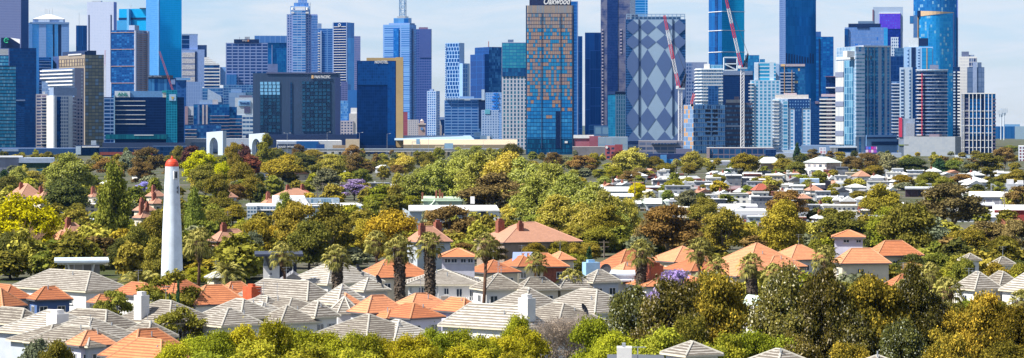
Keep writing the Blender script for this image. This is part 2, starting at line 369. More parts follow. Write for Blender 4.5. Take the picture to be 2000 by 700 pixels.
mb.face([(s.X(20), 1, s.Z(74)), (s.X(39), 1, s.Z(86)), (s.X(39), 14, s.Z(76)), (s.X(24), 14, s.Z(75))], 1)
mb.build('slanted_crown', [NAVY, WHITE], s.root)
mb = MB(); pts = [(s.X(12.5) + 4.2 * s.hm * math.cos(a), .2, s.Z(79.5) + 4.2 * s.mpp * math.sin(a)) for a in [R(15 + 300 * k / 16) for k in range(17)]]
mb.tube(pts, .7, 5); mb.bar((s.X(9), .2, s.Z(79.5)), (s.X(16.5), .2, s.Z(78)), 1); mb.build('ring_emblem', flat((.05, .5, .2), .5), s.root)
s = T('apartment_tower', 'teal glass apartment tower with close floor bands at the left edge', -12, 31, 129, 3150, facade((.06, .3, .42), (.4, .62, .72), (.015, .06, .14), 3, 6.6, .16, .3, .8, .3, .12))
s.bx('roof_plant', -6, 16, 96, 129, 2, 18, GREYW); s.bx('upper_storeys', -8, 17, 108, 129, 1, 20, facade((.06, .3, .42), (.4, .62, .72), (.015, .06, .14), 3, 6.6, .16, .3, .8, .3, .12), mt=PLANT)
s.slabs('floor_slab', 129, 6.6, 24, -12, 31.4, .8, .5, DARK)
s = T('low_tower', 'narrow navy mid rise tucked right of the teal banded tower', 31, 48, 197, 3200, facade(gN, gM, (.02, .05, .16), 2.5, 4, .2, .3, .5, .3), cat='building'); s.bx('parapet', 30, 49, 195, 197.5, -1, 20, LILAC)
s = T('office_tower', 'light blue striped tower under a white pyramid roof', 56, 135, 45, 4800, facade((.2, .5, .85), (.4, .62, .9), (.16, .36, .7), 2.6, 3.1, .1, .2, .6, .35), dd=60, yb=170)
s.bx('corner_bay', 56, 63, 45, 170, -3, 2, facade((.24, .36, .62), (.3, .5, .8), (.2, .28, .55), 2.6, 3.1, .1, .2, .6, .3)); s.bx('pale_bay', 76, 90, 44.8, 170, -2, 2, facade((.3, .38, .62), (.34, .46, .72), (.4, .44, .66), 2.6, 3.1, .25, .4, .6, .15))
s.bx('dark_recess', 103, 106.5, 48, 170, -1, 2, NAVY); s.bx('dark_recess', 113.5, 120, 48, 170, -1, 2, NAVY); s.bx('pale_bay', 120, 134, 45.5, 170, -2.2, 2, facade((.28, .36, .6), (.3, .42, .7), (.34, .4, .62), 2.6, 3.1, .3, .3, .6, .15))
s.bx('parapet', 58, 135.5, 43.5, 47, -3, 61, flat((.3, .36, .55))); s.bx('crown_storey', 64, 127, 37.2, 44, 3, 58, flat((.42, .46, .6)))
xs_ = [s.X(64), s.X(127)]; mb = MB(); a, b = (s.X(90), 30, s.Z(27.5)), (s.X(101), 30, s.Z(27.5)); q = [(xs_[0], 2, s.Z(37.2)), (xs_[1], 2, s.Z(37.2)), (xs_[1], 59, s.Z(37.2)), (xs_[0], 59, s.Z(37.2))]
mb.face([q[0], q[1], b, a]); mb.face([q[1], q[2], b]); mb.face([q[2], q[3], a, b]); mb.face([q[3], q[0], a]); mb.build('pyramid_roof', flat((.8, .8, .78)), s.root)
for p, y in ((88.5, 15), (92, 16), (97, 17), (102.5, 15)): mast(s, p, y, 28, .35, 30)
s.bx('sign_board', 75, 97, 38, 43, 1.5, 3, flat((.7, .74, .8))); s.bx('sign_board', 116, 124, 38.5, 43, 1.5, 3, flat((.6, .66, .76)))
s = T('office_tower', 'slim navy tower with a thin mast left of the pale lilac slab tower', 148.5, 170, 50, 4700, facade(gN, gM, (.01, .04, .15), 2.2, 40, .25, .02, .7, .3), yb=140); mast(s, 154.5, 25, 50, .35)
lil = (.46, .46, .66)
s = T('office_tower', 'pale lilac slab tower with two long dark window slits', 170, 228, 4, 4300, flat((.3, .3, .6), .7, 0, .15, .02), 222, 68, facade((.5, .5, .62), (.42, .43, .56), (.54, .54, .66), 3, 3, .3, .35, .5, 0, .6), yb=300, mt=flat((.4, .4, .55)))  # deeper lilac on the right face paints in its shaded side
s.wbx('window_slit', 172.7, 174.5, 29, 100, -.5, 2, NAVY); s.wbx('window_slit', 216, 217.8, 29, 160, -.5, 2, NAVY); s.wbx('roof_frame', 178, 196, 1.5, 4.2, 2, 8, STEEL)
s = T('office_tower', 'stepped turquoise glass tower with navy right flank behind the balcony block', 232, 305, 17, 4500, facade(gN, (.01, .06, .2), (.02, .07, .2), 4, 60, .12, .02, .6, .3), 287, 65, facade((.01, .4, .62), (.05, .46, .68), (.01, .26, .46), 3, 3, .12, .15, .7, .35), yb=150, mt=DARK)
s.wbx('lower_wing', 232, 258, 40, 150, -7, 0, facade((.12, .32, .5), (.1, .38, .56), (.08, .24, .42), 3, 3, .15, .15, .7, .3)); s.wbx('dark_band', 232, 287, 34.5, 38.5, -1, 2, NAVY); s.bx('dark_band', 287, 305.5, 25, 27, -1, 2, LILAC); s.bx('dark_band', 287, 305.5, 36, 38, -1, 2, LILAC); s.wbx('pale_fin', 252, 256, 18, 60, -8, 1, flat((.2, .4, .6)))
mast(s, 263, 12, 17, .5); s.bx('roof_plant', 284, 290, 16, 18, 2, 10, DARK)
s = T('skyscraper', 'tall cyan glass skyscraper with a pale left edge rising out of frame', 285, 355, -60, 4400, facade((.0, .5, .8), (.02, .56, .85), (.0, .34, .62), 3.2, 4, .12, .14, .8, .4, .12, big=.05), 310, 25, facade((.12, .28, .5), (.18, .36, .58), (.1, .2, .42), 2.5, 4, .2, .2, .6, .3), yb=200)
s.bx('corner_fin', 309, 311, -60, 200, -1.2, 1, flat((.2, .36, .58)))
bal = facade((.02, .05, .12), (.12, .25, .4), (.35, .34, .42), 5, 4.1, .3, .4, .7, .2, .3)
s = T('apartment_tower', 'apartment tower with stacked balconies and thin orange floor lines', 217, 289, 59, 3900, facade((.02, .04, .12), (.16, .3, .45), (.4, .38, .46), 8, 4.1, .28, .42, .7, .15, .3), 262, 60, facade((.01, .05, .17), (.06, .2, .42), (.01, .04, .14), 5, 4.1, .2, .25, .8, .3), yb=200, mt=LILAC)
s.bx('roof_plant', 251, 266, 49.5, 59, 2, 14, flat((.4, .42, .55))) if 0 else s.wbx('roof_plant', 250, 261.5, 49.5, 59, 2, 14, flat((.4, .42, .55)))
s.slabs('balcony', 66, 4.1, 31, 263, 288, .8, 1.8, flat((.5, .33, .27))); s.slabs('floor_line', 63, 33, 4, 217, 262, .8, .8, flat((.55, .35, .28)), w=True); s.bx('pale_column', 262, 265, 60, 200, -2.2, 0, flat((.45, .45, .55))); s.bx('pale_column', 286, 289.5, 60, 200, -2.2, 0, flat((.42, .42, .55)))
s = T('office_block', 'bronze and olive office block with grid windows under a dark deck', 114, 203, 107, 3900, facade((.2, .19, .13), (.34, .3, .18), (.07, .07, .07), 6.5, 6.6, .1, .22, .8, .2, .2, g3=(.26, .3, .34), p3=.15), 166, 20, flat((.3, .25, .2), .6, 0, .15, .02), yb=300, cat='building', mt=NAVY)
s.wbx('upper_grid', 114, 165, 114, 128, -.6, 1, facade((.3, .24, .16), (.5, .4, .25), (.08, .06, .06), 5.2, 7, .35, .18, .9, .1, .4)); s.wbx('dark_block', 99, 115, 107, 140, 2, 20, flat((.07, .08, .18), .5)); s.wbx('roof_deck', 117, 166, 99, 107, 3, 16, NAVY); s.bx('roof_deck', 166.5, 177, 101, 107, 2, 12, NAVY); s.wbx('roof_canopy', 134, 160, 104.5, 107.2, -1, 3, flat((.6, .6, .62)))
s = T('office_tower', 'narrow navy tower with light floor lines left of the bronze block', 76, 100, 112, 4000, facade(gN, gM, (.08, .14, .34), 10, 4.2, .0, .22, .6, .3), yb=200); s.slabs('floor_slab', 120, 6, 10, 76, 100, .8, 1.5, LILAC)
s = T('hotel_block', 'hotel with projecting white horizontal sunshades and grey end wall', 80, 164, 133, 3500, flat((.33, .3, .38), .7, 0, .1, .05), 145.5, 22, facade((.05, .08, .16), (.2, .22, .3), (.14, .16, .26), 2.5, 7.3, .3, .2, .7, .1), yb=300, cat='hotel', mt=LILAC)
for k in range(7):
    me = MB().box(-2.5, 1, s.Y(145), s.Y(80 + (0, 0, 0, 12, 16, 18, 20)[k]), 0, 2.3 * s.mpp).build('sunshade', WHITE, s.root); me.location.z = s.Z(138 + k * 7.2)
for k in range(22): o = MB().box(s.X(158.5), s.X(161.5), -.5, 1, s.Z(142.5 + k * 6.6), s.Z(139.5 + k * 6.6)).build('window', flat((.6, .62, .66)), s.root)
s = T('apartment_block', 'pinkish balcony block half hidden left of the white hotel tower', 70, 93, 184, 3250, facade((.06, .08, .18), (.3, .2, .26), (.55, .5, .52), 10, 6, .15, .45, .6, .1), cat='building'); s.slabs('balcony', 190, 6, 16, 80, 92, 1.6, 2.2, WHITE); s.bx('roof_plant', 83, 88, 179, 184, 2, 8, WHITE)
s = T('hotel_tower', 'white hotel tower with narrow windows and one dark glass strip', 91, 141, 187, 3150, facade((.08, .12, .24), (.2, .26, .4), (.64, .66, .7), 3.2, 6.8, .42, .32, .6, .1), 104, 25, flat((.72, .72, .7), .7, 0, .05, .05), cat='hotel', mt=GREYW)
s.bx('glass_strip', 110, 118, 189, 290, -.5, 1, facade(gN, gM, (.01, .04, .14), 4, 6.8, .1, .12, .7, .3)); s.bx('white_pier', 105, 110, 188, 293, -1, 1, flat((.6, .63, .68))); s.bx('white_pier', 134, 141.5, 188, 293, -1, 1, flat((.62, .65, .7)))
s.bx('roof_plant', 105.5, 151, 171, 187, 1, 12, flat((.3, .33, .44))); s.slabs('balcony', 195, 6.8, 14, 141, 147, 1.8, 2.5, flat((.5, .52, .6)));
s.bx('side_wing', 142, 166, 190, 292, 6, 24, facade((.02, .05, .12), (.3, .25, .3), (.4, .36, .42), 6, 6.8, .35, .4, .7, .1)); s.bx('podium', 104, 150, 292, None, -2, 20, NAVY)
nv = facade((.004, .008, .05), (.008, .02, .08), (.006, .012, .06), 3, 5.4, .08, .2, .8, .3, .1, big=.1)
s = T('office_block', 'broad navy glass office block carrying white letters ANL on its roof screen', 203, 360, 190, 3050, nv, cat='building', dd=60, mt=PLANT)
s.bx('roof_screen', 224, 236, 178, 190.3, -.3, 3, flat((.55, .56, .6))); s.bx('roof_screen', 253, 318, 178, 190.3, .5, 30, flat((.2, .3, .48))); s.bx('roof_screen', 318, 325, 180, 190.3, -.5, 5, flat((.6, .6, .56)))
o = s.bx('sign_board', 225, 254, 178.5, 190.2, -1, .2, flat((.7, .74, .78))); s.text('ANL', 229.5, 250, 181, 187.7, flat((.0, .25, .16)), -1.3, bold=True)
s.slabs('light_band', 197, 9, 6, 224, 284, 1.1, .6, WHITE); s.bx('teal_corner', 325, 346.5, 176, 285, -1.5, 3, facade((.01, .14, .2), (.03, .2, .28), (.03, .3, .34), 5, 5, .12, .14, .8, .3)); 
s.bx('green_screen', 317, 326, 177, 181, -1, 4, flat((.04, .35, .3))); s.bx('emblem_board', 331, 344, 184.3, 197, -2.2, -1.2, flat((.5, .62, .78)))
MB().face([(s.X(334), -2.4, s.Z(189)), (s.X(337.5), -2.4, s.Z(196)), (s.X(341), -2.4, s.Z(189))]).build('emblem', flat((.6, .45, .15)), s.root)
s.bx('side_wing', 203, 223, 192, 285, -3, 20, facade((.01, .03, .1), (.05, .12, .28), (.3, .34, .5), 12, 7.2, .06, .3, .6, .25)); s.bx('pale_column', 222, 224.5, 186, 283, -3.2, 0, flat((.3, .4, .5)))
s.bx('green_glass_base', 206, 326, 262.5, 272, -3.5, 1, facade((.01, .1, .12), (.03, .2, .2), (.02, .08, .12), 4, 10, .15, .1, .9, .3)); s.bx('podium', 200, 362, 279, None, -8, 20, flat((.05, .06, .12))); s.bx('podium_band', 262, 300, 263.5, 265, -3.8, -3.4, WHITE)
s = T('office_block', 'blue glass block with a dark fascia reading ART CENTRAL behind the crane', 289.5, 344, 153, 3500, facade((.01, .06, .2), (.14, .3, .5), (.01, .04, .15), 6, 80, .1, .02, .9, .3), cat='building', yb=200)
s.bx('fascia', 289, 338, 147.5, 153.2, -1, 10, DARK); s.text('ART CENTRAL', 289.5, 316, 147.9, 151.2, flat((.6, .62, .75)), -1.4); s.bx('pale_panel', 334, 342, 155, 165, -.6, 1, LILAC)
s = T('office_block', 'grey blue block right of the red crane boom with pale window slots', 344, 364, 153, 3700, facade((.02, .06, .2), (.12, .26, .46), (.05, .1, .26), 8, 7, .3, .4, .5, .2), cat='building', yb=240); s.bx('roof_screen', 342, 372, 152, 157, -2, 8, flat((.25, .36, .56)))
s = T('office_tower', 'dark roofed tower with speckled white panels beside the cyan skyscraper', 355, 386, 68, 4100, facade(gN, (.02, .06, .2), (.2, .25, .42), 20, 9, .0, .12, .5, .2), mt=PLANT, yb=200)
s.bx('lilac_panel', 370, 386, 69, 97, -1, 3, flat((.38, .42, .66))); s.bx('parapet', 355, 386.5, 66.5, 69.5, -1, 20, flat((.35, .4, .55)))
s.bx('lower_block', 355, 399.5, 97, 170, -4, 10, flat((.36, .4, .62))); 
sp = facade((.75, .72, .7), (.25, .22, .3), (.6, .58, .58), 1.3, 1.3, .3, .3, 1, 0, .6)
for k in range(5): s.bx('speckled_panel', 355.5, 380.5, 103 + k * 11.8, 112.5 + k * 11.8, -4.6, -3.8, sp)
s.bx('dark_strip', 381, 384, 101, 170, -4.5, -3.8, NAVY); s.bx('annex', 386, 404, 88, 150, 6, 20, facade((.1, .12, .24), (.16, .18, .3), (.12, .14, .26), 2, 40, .4, .02, .6, .1))
s = T('office_block', 'white banded block with stepped terraces on its right shoulder', 399, 429, 127, 4000, facade((.01, .05, .18), (.06, .2, .4), (.02, .06, .2), 9, 6.4, .05, .1, .6, .3), cat='building', yb=200)
for k in range(4): s.bx('terrace', 399, 427 - k * 6, 124 - k * 4, 127.5 - k * 4, -1 + k, 16, WHITE)
s.slabs('floor_slab', 133, 6.4, 7, 398.5, 429.5, 2.3, 1.2, WHITE); s.bx('pale_tank', 430, 441, 131, 166, 10, 18, flat((.3, .42, .7)))
s = T('office_tower', 'grey concrete office tower with deep square windows and a sign crown', 441, 522, 84, 4300, facade((.01, .05, .17), (.03, .1, .28), (.26, .27, .42), 8, 9.6, .1, .3, .4, .3), 505, 75, facade((.01, .045, .16), (.03, .1, .28), (.3, .3, .46), 11.6, 5.9, .16, .42, .4, .3), yb=220, mt=NAVY) if 0 else \
    T('office_tower', 'grey concrete office tower with deep square windows and a sign crown', 441, 523, 84, 4300, facade((.01, .045, .16), (.03, .1, .28), (.3, .3, .46), 11.6, 5.9, .16, .42, .4, .3), yb=220, mt=NAVY)
s.bx('crown_box', 457, 506, 77, 84.3, -1, 20, NAVY); s.text('amp', 473, 482, 78.5, 82, WHITE, -1.4); s.bx('orange_mark', 483, 486.5, 77.8, 81.5, -1.5, -.9, flat((.6, .25, .1))); s.bx('roof_frame', 478, 488, 72, 77, 4, 9, STEEL); mast(s, 468, 72, 78, .7)
s.bx('corner_annex', 442, 462, 146, 172, -6, 0, facade((.05, .14, .32), (.12, .26, .46), (.08, .16, .34), 3, 60, .3, .02, .6, .2))
s = T('office_tower', 'wide tower with grey blue crown band and teal glass behind the stone tower', 497, 562, 71, 4700, facade((.01, .11, .28), (.03, .22, .38), (.02, .1, .28), 4, 4, .12, .12, .9, .3, big=.2), yb=170)
s.bx('crown_band', 497, 562, 70, 84, -2, 20, facade((.12, .2, .42), (.14, .22, .44), (.3, .36, .55), 10, 40, .07, .02, .5, .1)); s.bx('pale_fin', 530.5, 532, 88, 150, -2, 0, LILAC); s.bx('low_front_block', 523, 542, 126, 170, -30, -6, flat((.24, .24, .42), .7, 0, .25, .06))
st = facade((.03, .08, .24), (.14, .3, .5), (.37, .36, .55), 4.6, 5.0, .45, .42, .6, .2)
s = T('skyscraper', 'stepped stone skyscraper with a lantern crown and pale grid windows', 560, 620, 28, 4200, st, dd=60, yb=160, mt=LILAC)
s.bx('glazed_bay', 571.5, 597, 20, 160, -3, 2, facade((.04, .16, .4), (.3, .46, .68), (.45, .48, .66), 8.5, 5, .08, .36, .7, .3)); s.bx('corner_bay', 608, 620.5, 30, 160, -2, 4, facade((.03, .1, .3), (.14, .3, .55), (.24, .28, .5), 2.5, 5, .3, .35, .6, .25))
s.bx('crown_block', 567, 606, 12, 28, 3, 50, flat((.34, .42, .62))); s.bx('crown_panel', 576, 596, 13.5, 19.5, 1.5, 3.4, flat((.72, .72, .7))); s.bx('lantern', 574, 603, 5, 12.3, 10, 44, facade(gM, gL, (.3, .36, .55), 3, 7, .4, .1, .6, .2)); s.bx('lantern_top', 582, 600, -6, 5.3, 18, 38, facade(gM, gL, (.4, .45, .6), 3, 8, .5, .1, .6, .2))
for p in (571.5, 600): MB().rev([(0, s.Z(20)), (2.4 * s.mpp, s.Z(19.5)), (2.4 * s.mpp, s.Z(15)), (0, s.Z(14.6))], 10).build('crown_disc', WHITE, s.root).location = (s.X(p), 2, 0)
for p in (568.5, 597): s.bx('balcony_light', p, p + 6, 23.5, 26.8, -3.4, 1, WHITE)
mast(s, 578, -6, 6, .4, 20); mast(s, 606, 4, 28, .5, 20)
s = T('office_tower', 'blue grey tower between the stone skyscraper and the white banded tower', 620, 650, 56, 4400, facade((.02, .09, .3), (.06, .2, .44), (.2, .28, .5), 18, 3.6, .12, .4, .4, .3), yb=160)
s.bx('lift_shaft', 621, 628, 46, 60, 2, 14, flat((.3, .34, .5))); s.bx('pale_stripe', 625.5, 628, 60, 160, -1.5, 1, flat((.5, .54, .7))); s.slabs('floor_slab', 64, 5, 19, 620, 625, 1.6, 1.2, WHITE)
s = T('office_tower', 'navy tower with thin white floor lines and a ring emblem near its top', 650, 692, 44, 4200, facade((.12, .3, .56), (.03, .12, .32), (.1, .28, .52), 8, 30, .0, .02, 1, .4, big=.35), 677, 65, facade((.005, .03, .13), (.01, .06, .2), (.01, .04, .15), 9, 4.9, .05, .2, .5, .3), yb=172, mt=LILAC)
s.slabs('floor_line', 52, 4.95, 24, 652, 676, .9, .8, WHITE, w=True); s.bx('edge_column', 676.5, 678, 44, 172, -.6, .3, LILAC); s.wbx('edge_column', 650, 652, 44, 172, -.8, .3, LILAC)
o = MB(); pts = [(-1.2, s.Y(663.7) + 2.3 * s.mpp * math.cos(a) / s.sn, s.Z(49) + 2.3 * s.mpp * math.sin(a)) for a in [R(22.5 * k) for k in range(17)]]; o.tube(pts, .5, 5).build('ring_emblem', WHITE, s.root)
s = T('office_tower', 'rosy brown slim tower right of the ring emblem tower', 690, 704, 71, 4500, facade((.1, .14, .32), (.24, .2, .36), (.3, .26, .42), 2.5, 4, .35, .4, .7, .1), yb=190)
# --- centre
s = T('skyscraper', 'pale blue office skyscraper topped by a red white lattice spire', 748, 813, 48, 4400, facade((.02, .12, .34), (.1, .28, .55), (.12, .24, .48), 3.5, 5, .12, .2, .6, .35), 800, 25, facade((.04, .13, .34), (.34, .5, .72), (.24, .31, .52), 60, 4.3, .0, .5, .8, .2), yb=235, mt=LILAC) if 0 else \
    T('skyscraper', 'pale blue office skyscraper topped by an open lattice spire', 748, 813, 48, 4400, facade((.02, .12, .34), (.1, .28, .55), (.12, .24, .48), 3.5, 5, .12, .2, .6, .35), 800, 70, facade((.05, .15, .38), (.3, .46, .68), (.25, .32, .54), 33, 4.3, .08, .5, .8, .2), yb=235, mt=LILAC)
s.wbx('central_bay', 769, 779, 56, 235, -1.5, 1, facade((.01, .14, .4), (.08, .3, .6), (.02, .1, .34), 3, 4.3, .2, .2, .9, .3)); s.bx('dark_bay', 804.5, 808, 56, 235, -1, 1, facade(gN, gM, gN, 4, 4, .1, .1))
s.wbx('crown_step', 758, 799, 45, 48.3, 3, 26, flat((.26, .32, .5))); s.wbx('crown_drum', 766, 795, 35, 45.3, 6, 20, facade((.02, .1, .28), (.2, .36, .58), (.2, .3, .5), 10, 30, .03, .03, .8, .2))
mb = MB(); x, y0, y1 = 9, s.Y(786), s.Y(776); z0, z1 = s.Z(35), s.Z(-60); n = 13
cs = [(x, y0), (x, y1), (x + 7, y1), (x + 7, y0)]
for c in cs: mb.bar((c[0], c[1], z0), (c[0], c[1], z1), .9)
for k in range(n + 1):
    z = z0 + (z1 - z0) * k / n
    for i in range(4):
        a, b = cs[i], cs[(i + 1) % 4]; mb.bar((*a, z), (*b, z), .6)
        if k < n: mb.bar((*(a if k % 2 else b), z), (*(b if k % 2 else a), z + (z1 - z0) / n), .5)
mb.build('lattice_spire', flat((.25, .35, .5), .5, .3), s.root); s.wbx('spire_deck', 773, 789, 31.5, 35.5, 6, 20, STEEL)
s = T('office_tower', 'brownish lilac tower with a square window grid right of the lattice spire', 812, 843, 57, 4500, facade((.03, .07, .24), (.08, .14, .34), (.16, .15, .34), 3.4, 5, .3, .35, .5, .2), yb=240, mt=LILAC)
s.bx('blank_upper_storeys', 820, 842, 57, 113, -.6, .4, facade((.13, .13, .32), (.17, .16, .36), (.11, .11, .28), 3, 3, .3, .3, .8, .1)); s.bx('crown', 818, 836, 53.5, 57.4, 2, 16, flat((.25, .15, .24)))
s = T('hotel_block', 'broad dark grey hotel with uneven window panels and white PAN PACIFIC letters', 494, 665, 143, 3200, facade((.06, .07, .11), (.075, .08, .13), (.05, .06, .1), 2.6, 60, .1, .0, .8, .05, .6), cat='hotel', dd=60, yb=None, mt=PLANT)
pn = [flat((.02, .1, .17), .15, .5, .3, .3, .8), flat((.008, .04, .09), .15, .5, .3, .3, .8), flat((.38, .62, .8), .2, .3)]
mes = [MB().box(0, 6.1 * s.hm, -.7, .3, 0, 5.3 * s.mpp).mesh('window', [q]) for q in pn]
rr = random.Random(5)
for j in range(15):
    for i in range(5):
        o = link('window', mes[2 if j < 4 else (1 if rr.random() < .45 else 0)], s.root); o.location = (s.X(508 + i * 8 + (j % 2) * .5), 0, s.Z(165.5 + j * 6.6))
for j in range(14):
    for i in range(7):
        o = link('window', mes[1 if rr.random() < .3 else 0], s.root); o.location = (s.X(590 + i * 8.1 + (j % 2) * .7), 0, s.Z(164.5 + j * 7.1)); o['kind'] = 'thing'
s.bx('window_slot', 567, 570.5, 161, 258, -.6, .3, facade((.01, .03, .08), (.03, .12, .2), (.04, .04, .09), 4, 3, .1, .3, .8, .3)); s.bx('side_strip', 655, 665.5, 152, 275, -1.5, 2, flat((.05, .055, .13), .5)); s.bx('parapet', 520, 657, 141.5, 144, -.8, 20, flat((.14, .13, .22)))
s.text('PAN PACIFIC', 614.5, 645.5, 147.5, 153.2, WHITE, -1, bold=True); s.bx('gold_mark', 608.5, 612.5, 147.2, 153.5, -1, -.2, flat((.75, .5, .25))); s.bx('podium', 480, 700, 263, None, -10, 30, flat((.03, .04, .1)))
s = T('hotel_tower', 'dark blue mirror glass hotel with a sand gold flank lettered NOVOTEL', 697, 788, 119, 3050, facade((.003, .02, .09), (.008, .035, .14), (.004, .018, .08), 4.3, 5.6, .05, .06, .9, .45, .06, big=.05), cat='hotel', dd=30, mt=DARK)
s.bx('upper_mirror_glass', 699, 772, 120, 166, -.5, .2, facade((.015, .07, .22), (.008, .03, .12), (.01, .05, .17), 4.3, 5.6, .05, .06, .7, .5, .08, big=.35)); s.bx('blue_strip', 757, 772, 121, 288, -.8, -.4, facade((.01, .08, .26), (.01, .05, .18), (.01, .04, .15), 4, 5, .1, .06, .9, .5, .08))
gold = flat((.5, .36, .17), .55, .1, .08, .05); s.bx('gold_flank', 773.5, 787.5, 112, 288, -1.2, 31, gold); s.bx('gold_top_band', 716, 774, 113, 119.4, 4, 31, gold)  # gold set brighter in colour to stand for sunlight on the flank
s.text('NOVOTEL', 732, 758, 118.6, 124.3, WHITE, -1, bold=True); s.bx('base', 697, 773, 284, None, -2, 1, NAVY)
s = T('office_tower', 'small white latticed tower right below the brownish lilac tower', 834, 859, 178, 4150, facade((.03, .12, .34), (.1, .25, .5), (.42, .46, .6), 7, 5, .35, .35, .6, .2), 852, 70, facade((.04, .1, .3), (.2, .34, .55), (.44, .48, .62), 4, 4.6, .34, .4, .8, .2), yb=240); s.wbx('roof_plant', 838, 845, 174.5, 178, 2, 6, LILAC)
s = T('office_tower', 'slender tower wrapped in an irregular white line pattern left of open sky', 870, 907, 84, 4800, flat((.4, .5, .72), .5, 0, .1, .03), 897, 60, facade((.01, .07, .24), (.03, .13, .34), (.42, .5, .66), 5.4, 7.5, .2, .16, .7, .35, off=.9), yb=210, mt=LILAC)
s.bx('lower_shoulder', 897, 911.5, 124, 192, -6, 0, flat((.42, .52, .72), .5, 0, .1, .03)); s.bx('glazed_corner', 897, 906, 125, 192, -6.8, -5.9, facade((.02, .1, .3), (.04, .16, .38), (.4, .48, .64), 5, 9, .16, .12, .7, .3)); s.wbx('edge_teeth', 869.6, 871.4, 84, 192, -.6, 1, facade(gM, gL, (.5, .56, .7), 3, 3.4, 0, .5))
s = T('office_block', 'horizontal office block with grid windows and a thin overhanging roof', 868, 937, 196, 4000, facade((.02, .07, .22), (.08, .2, .4), (.22, .28, .46), 13, 5.6, .1, .4, .6, .25), cat='building', dd=60, mt=PLANT)
s.bx('roof_canopy', 870, 947, 192.5, 194.5, -3, 40, flat((.5, .56, .68))); s.bx('roof_plant', 898, 926, 188.5, 192.7, 6, 30, flat((.24, .3, .45))); s.bx('dark_wing', 935, 948, 195, 250, -2, 20, NAVY)
s = T('office_tower', 'two stepped navy glass towers joined, with a tiny roof crane', 927, 982, 92, 4600, facade((.005, .05, .18), (.2, .42, .66), (.01, .06, .2), 3, 6, .08, .1, .6, .4, big=.25), 955, 25, facade((.005, .05, .18), (.01, .08, .26), (.01, .06, .2), 3, 6, .08, .1, .6, .4), yb=210, mt=NAVY)
s.wbx('lower_tower', 927, 955.3, 106, 210, -8, 0, facade((.008, .04, .16), (.01, .07, .24), (.02, .09, .26), 12, 12, .04, .04, .6, .35)); s.bx('roof_crane', 956, 957.2, 81, 92, 4, 5, flat((.5, .25, .25)))
s = T('office_tower', 'pale blue tower with bright blue squiggle mural right of the horizontal block', 948, 981, 181, 3900, facade((.14, .26, .5), (.04, .14, .4), (.38, .45, .66), 3.5, 4.6, .45, .4, .6, .1))
for k in range(6): s.bx('blue_mural', 964 - (k % 3) * 2, 973 + (k % 2) * 2, 182 + k * 6.2, 185 + k * 6.2, -.8, .3, flat((.03, .22, .6)))
s.bx('blue_mural', 969, 971, 182, 236, -.8, .3, flat((.03, .22, .6))); s.bx('white_frame', 940.5, 946.5, 175, 196, 2, 6, flat((.55, .6, .7)))
s = T('apartment_block', 'stubby white and pale teal block below the squiggle mural tower', 940, 975, 215, 3700, facade((.1, .16, .34), (.3, .36, .5), (.46, .5, .66), 5, 5, .5, .4, .8, .1), cat='building'); s.bx('teal_attic', 947, 957, 214, 223, -.5, 1, flat((.2, .45, .5)))
s = T('apartment_tower', 'tower with teal glass upper half and white gridded lower half beside the copper tower', 980, 1029, 83, 3550, facade((.03, .1, .16), (.12, .3, .34), (.56, .55, .6), 6.9, 7.2, .48, .26, .8, .15), yb=None, mt=PLANT)
s.bx('teal_glass', 980.5, 1029, 84, 133, -.8, .2, facade((.05, .28, .36), (.14, .4, .42), (.02, .1, .22), 7, 6.2, .1, .2, .8, .35)); s.bx('dark_storeys', 980.5, 1029, 133, 149.5, -.7, .2, facade((.02, .06, .16), (.05, .2, .34), (.02, .05, .14), 6, 8, .2, .1, .9, .3)); s.bx('roof_plant', 992, 1003, 77.5, 83, 3, 14, flat((.18, .2, .3)))
# copper tower with blue panes
cop = facade((.46, .3, .2), (.34, .25, .22), (.04, .03, .05), 3.1, 7.35, .12, .17, .8, .35, .25, off=.5)
s = T('hotel_tower', 'rounded copper and blue glass tower under a dark Oakwood sign box', 1027, 1121, 11, 3000, flat((.03, .05, .1), .4), cat='tower', dd=34)
W_, r_ = s.b, 5 * s.hm; pl = []
for cx, cy, a0 in ((r_, r_, 180), (W_ - r_, r_, 270)):
    for k in range(7): pl.append((cx + r_ * math.cos(R(a0 + k * 15)), cy + r_ * math.sin(R(a0 + k * 15)) - .4))
pl += [(W_, 33), (0, 33)]
def oak(y0, y1, m): MB().prism(pl, s.Z(y1), s.Z(y0), 0, 1, s.k).build('glazed_storeys', [m, DARK], s.root)
bl = (.06, .27, .42); b2 = (.1, .38, .6)
oak(11, 25.8, facade((.44, .34, .26), (.3, .34, .4), (.1, .08, .1), 2.4, 40, .15, 0, .8, .3, .3))
oak(26, 54.9, facade((.46, .33, .25), (.34, .3, .32), (.05, .04, .07), 3.4, 7.3, .15, .17, .9, .3, .3, g3=(.2, .26, .32), p3=.2))
oak(55, 114, facade((.46, .3, .22), (.34, .26, .25), (.04, .04, .08), 4.2, 7.35, .1, .17, .8, .35, .25, g3=bl, p3=.3))
oak(114.2, 187.5, facade((.44, .28, .22), (.26, .24, .28), (.03, .04, .09), 5.2, 7.35, .1, .17, .8, .35, .25, g3=bl, p3=.42))
oak(187.7, 231.5, facade((.03, .2, .42), (.1, .34, .54), (.02, .03, .09), 6, 7.35, .08, .17, .8, .4, .2, g3=(.46, .27, .18), p3=.2))
oak(231.7, 271, facade((.04, .2, .4), (.12, .36, .56), (.01, .03, .09), 6, 7.35, .08, .17, .9, .4, .2))
oak(271.2, 303, facade((.01, .05, .1), (.02, .16, .26), (.005, .02, .06), 3, 9, .2, .2, .9, .3))
for p in (1058, 1095, 1118): s.bx('mullion_strip', p - .6, p + .6, 26, 290, -.9, -.3, flat((.05, .05, .1)))
s.bx('dark_recess_bay', 1085.5, 1094, 218, 290, -.8, -.3, flat((.01, .02, .07), .2, .4)); s.bx('white_sign', 1103, 1108.5, 276, 280, -1.1, -.5, WHITE)
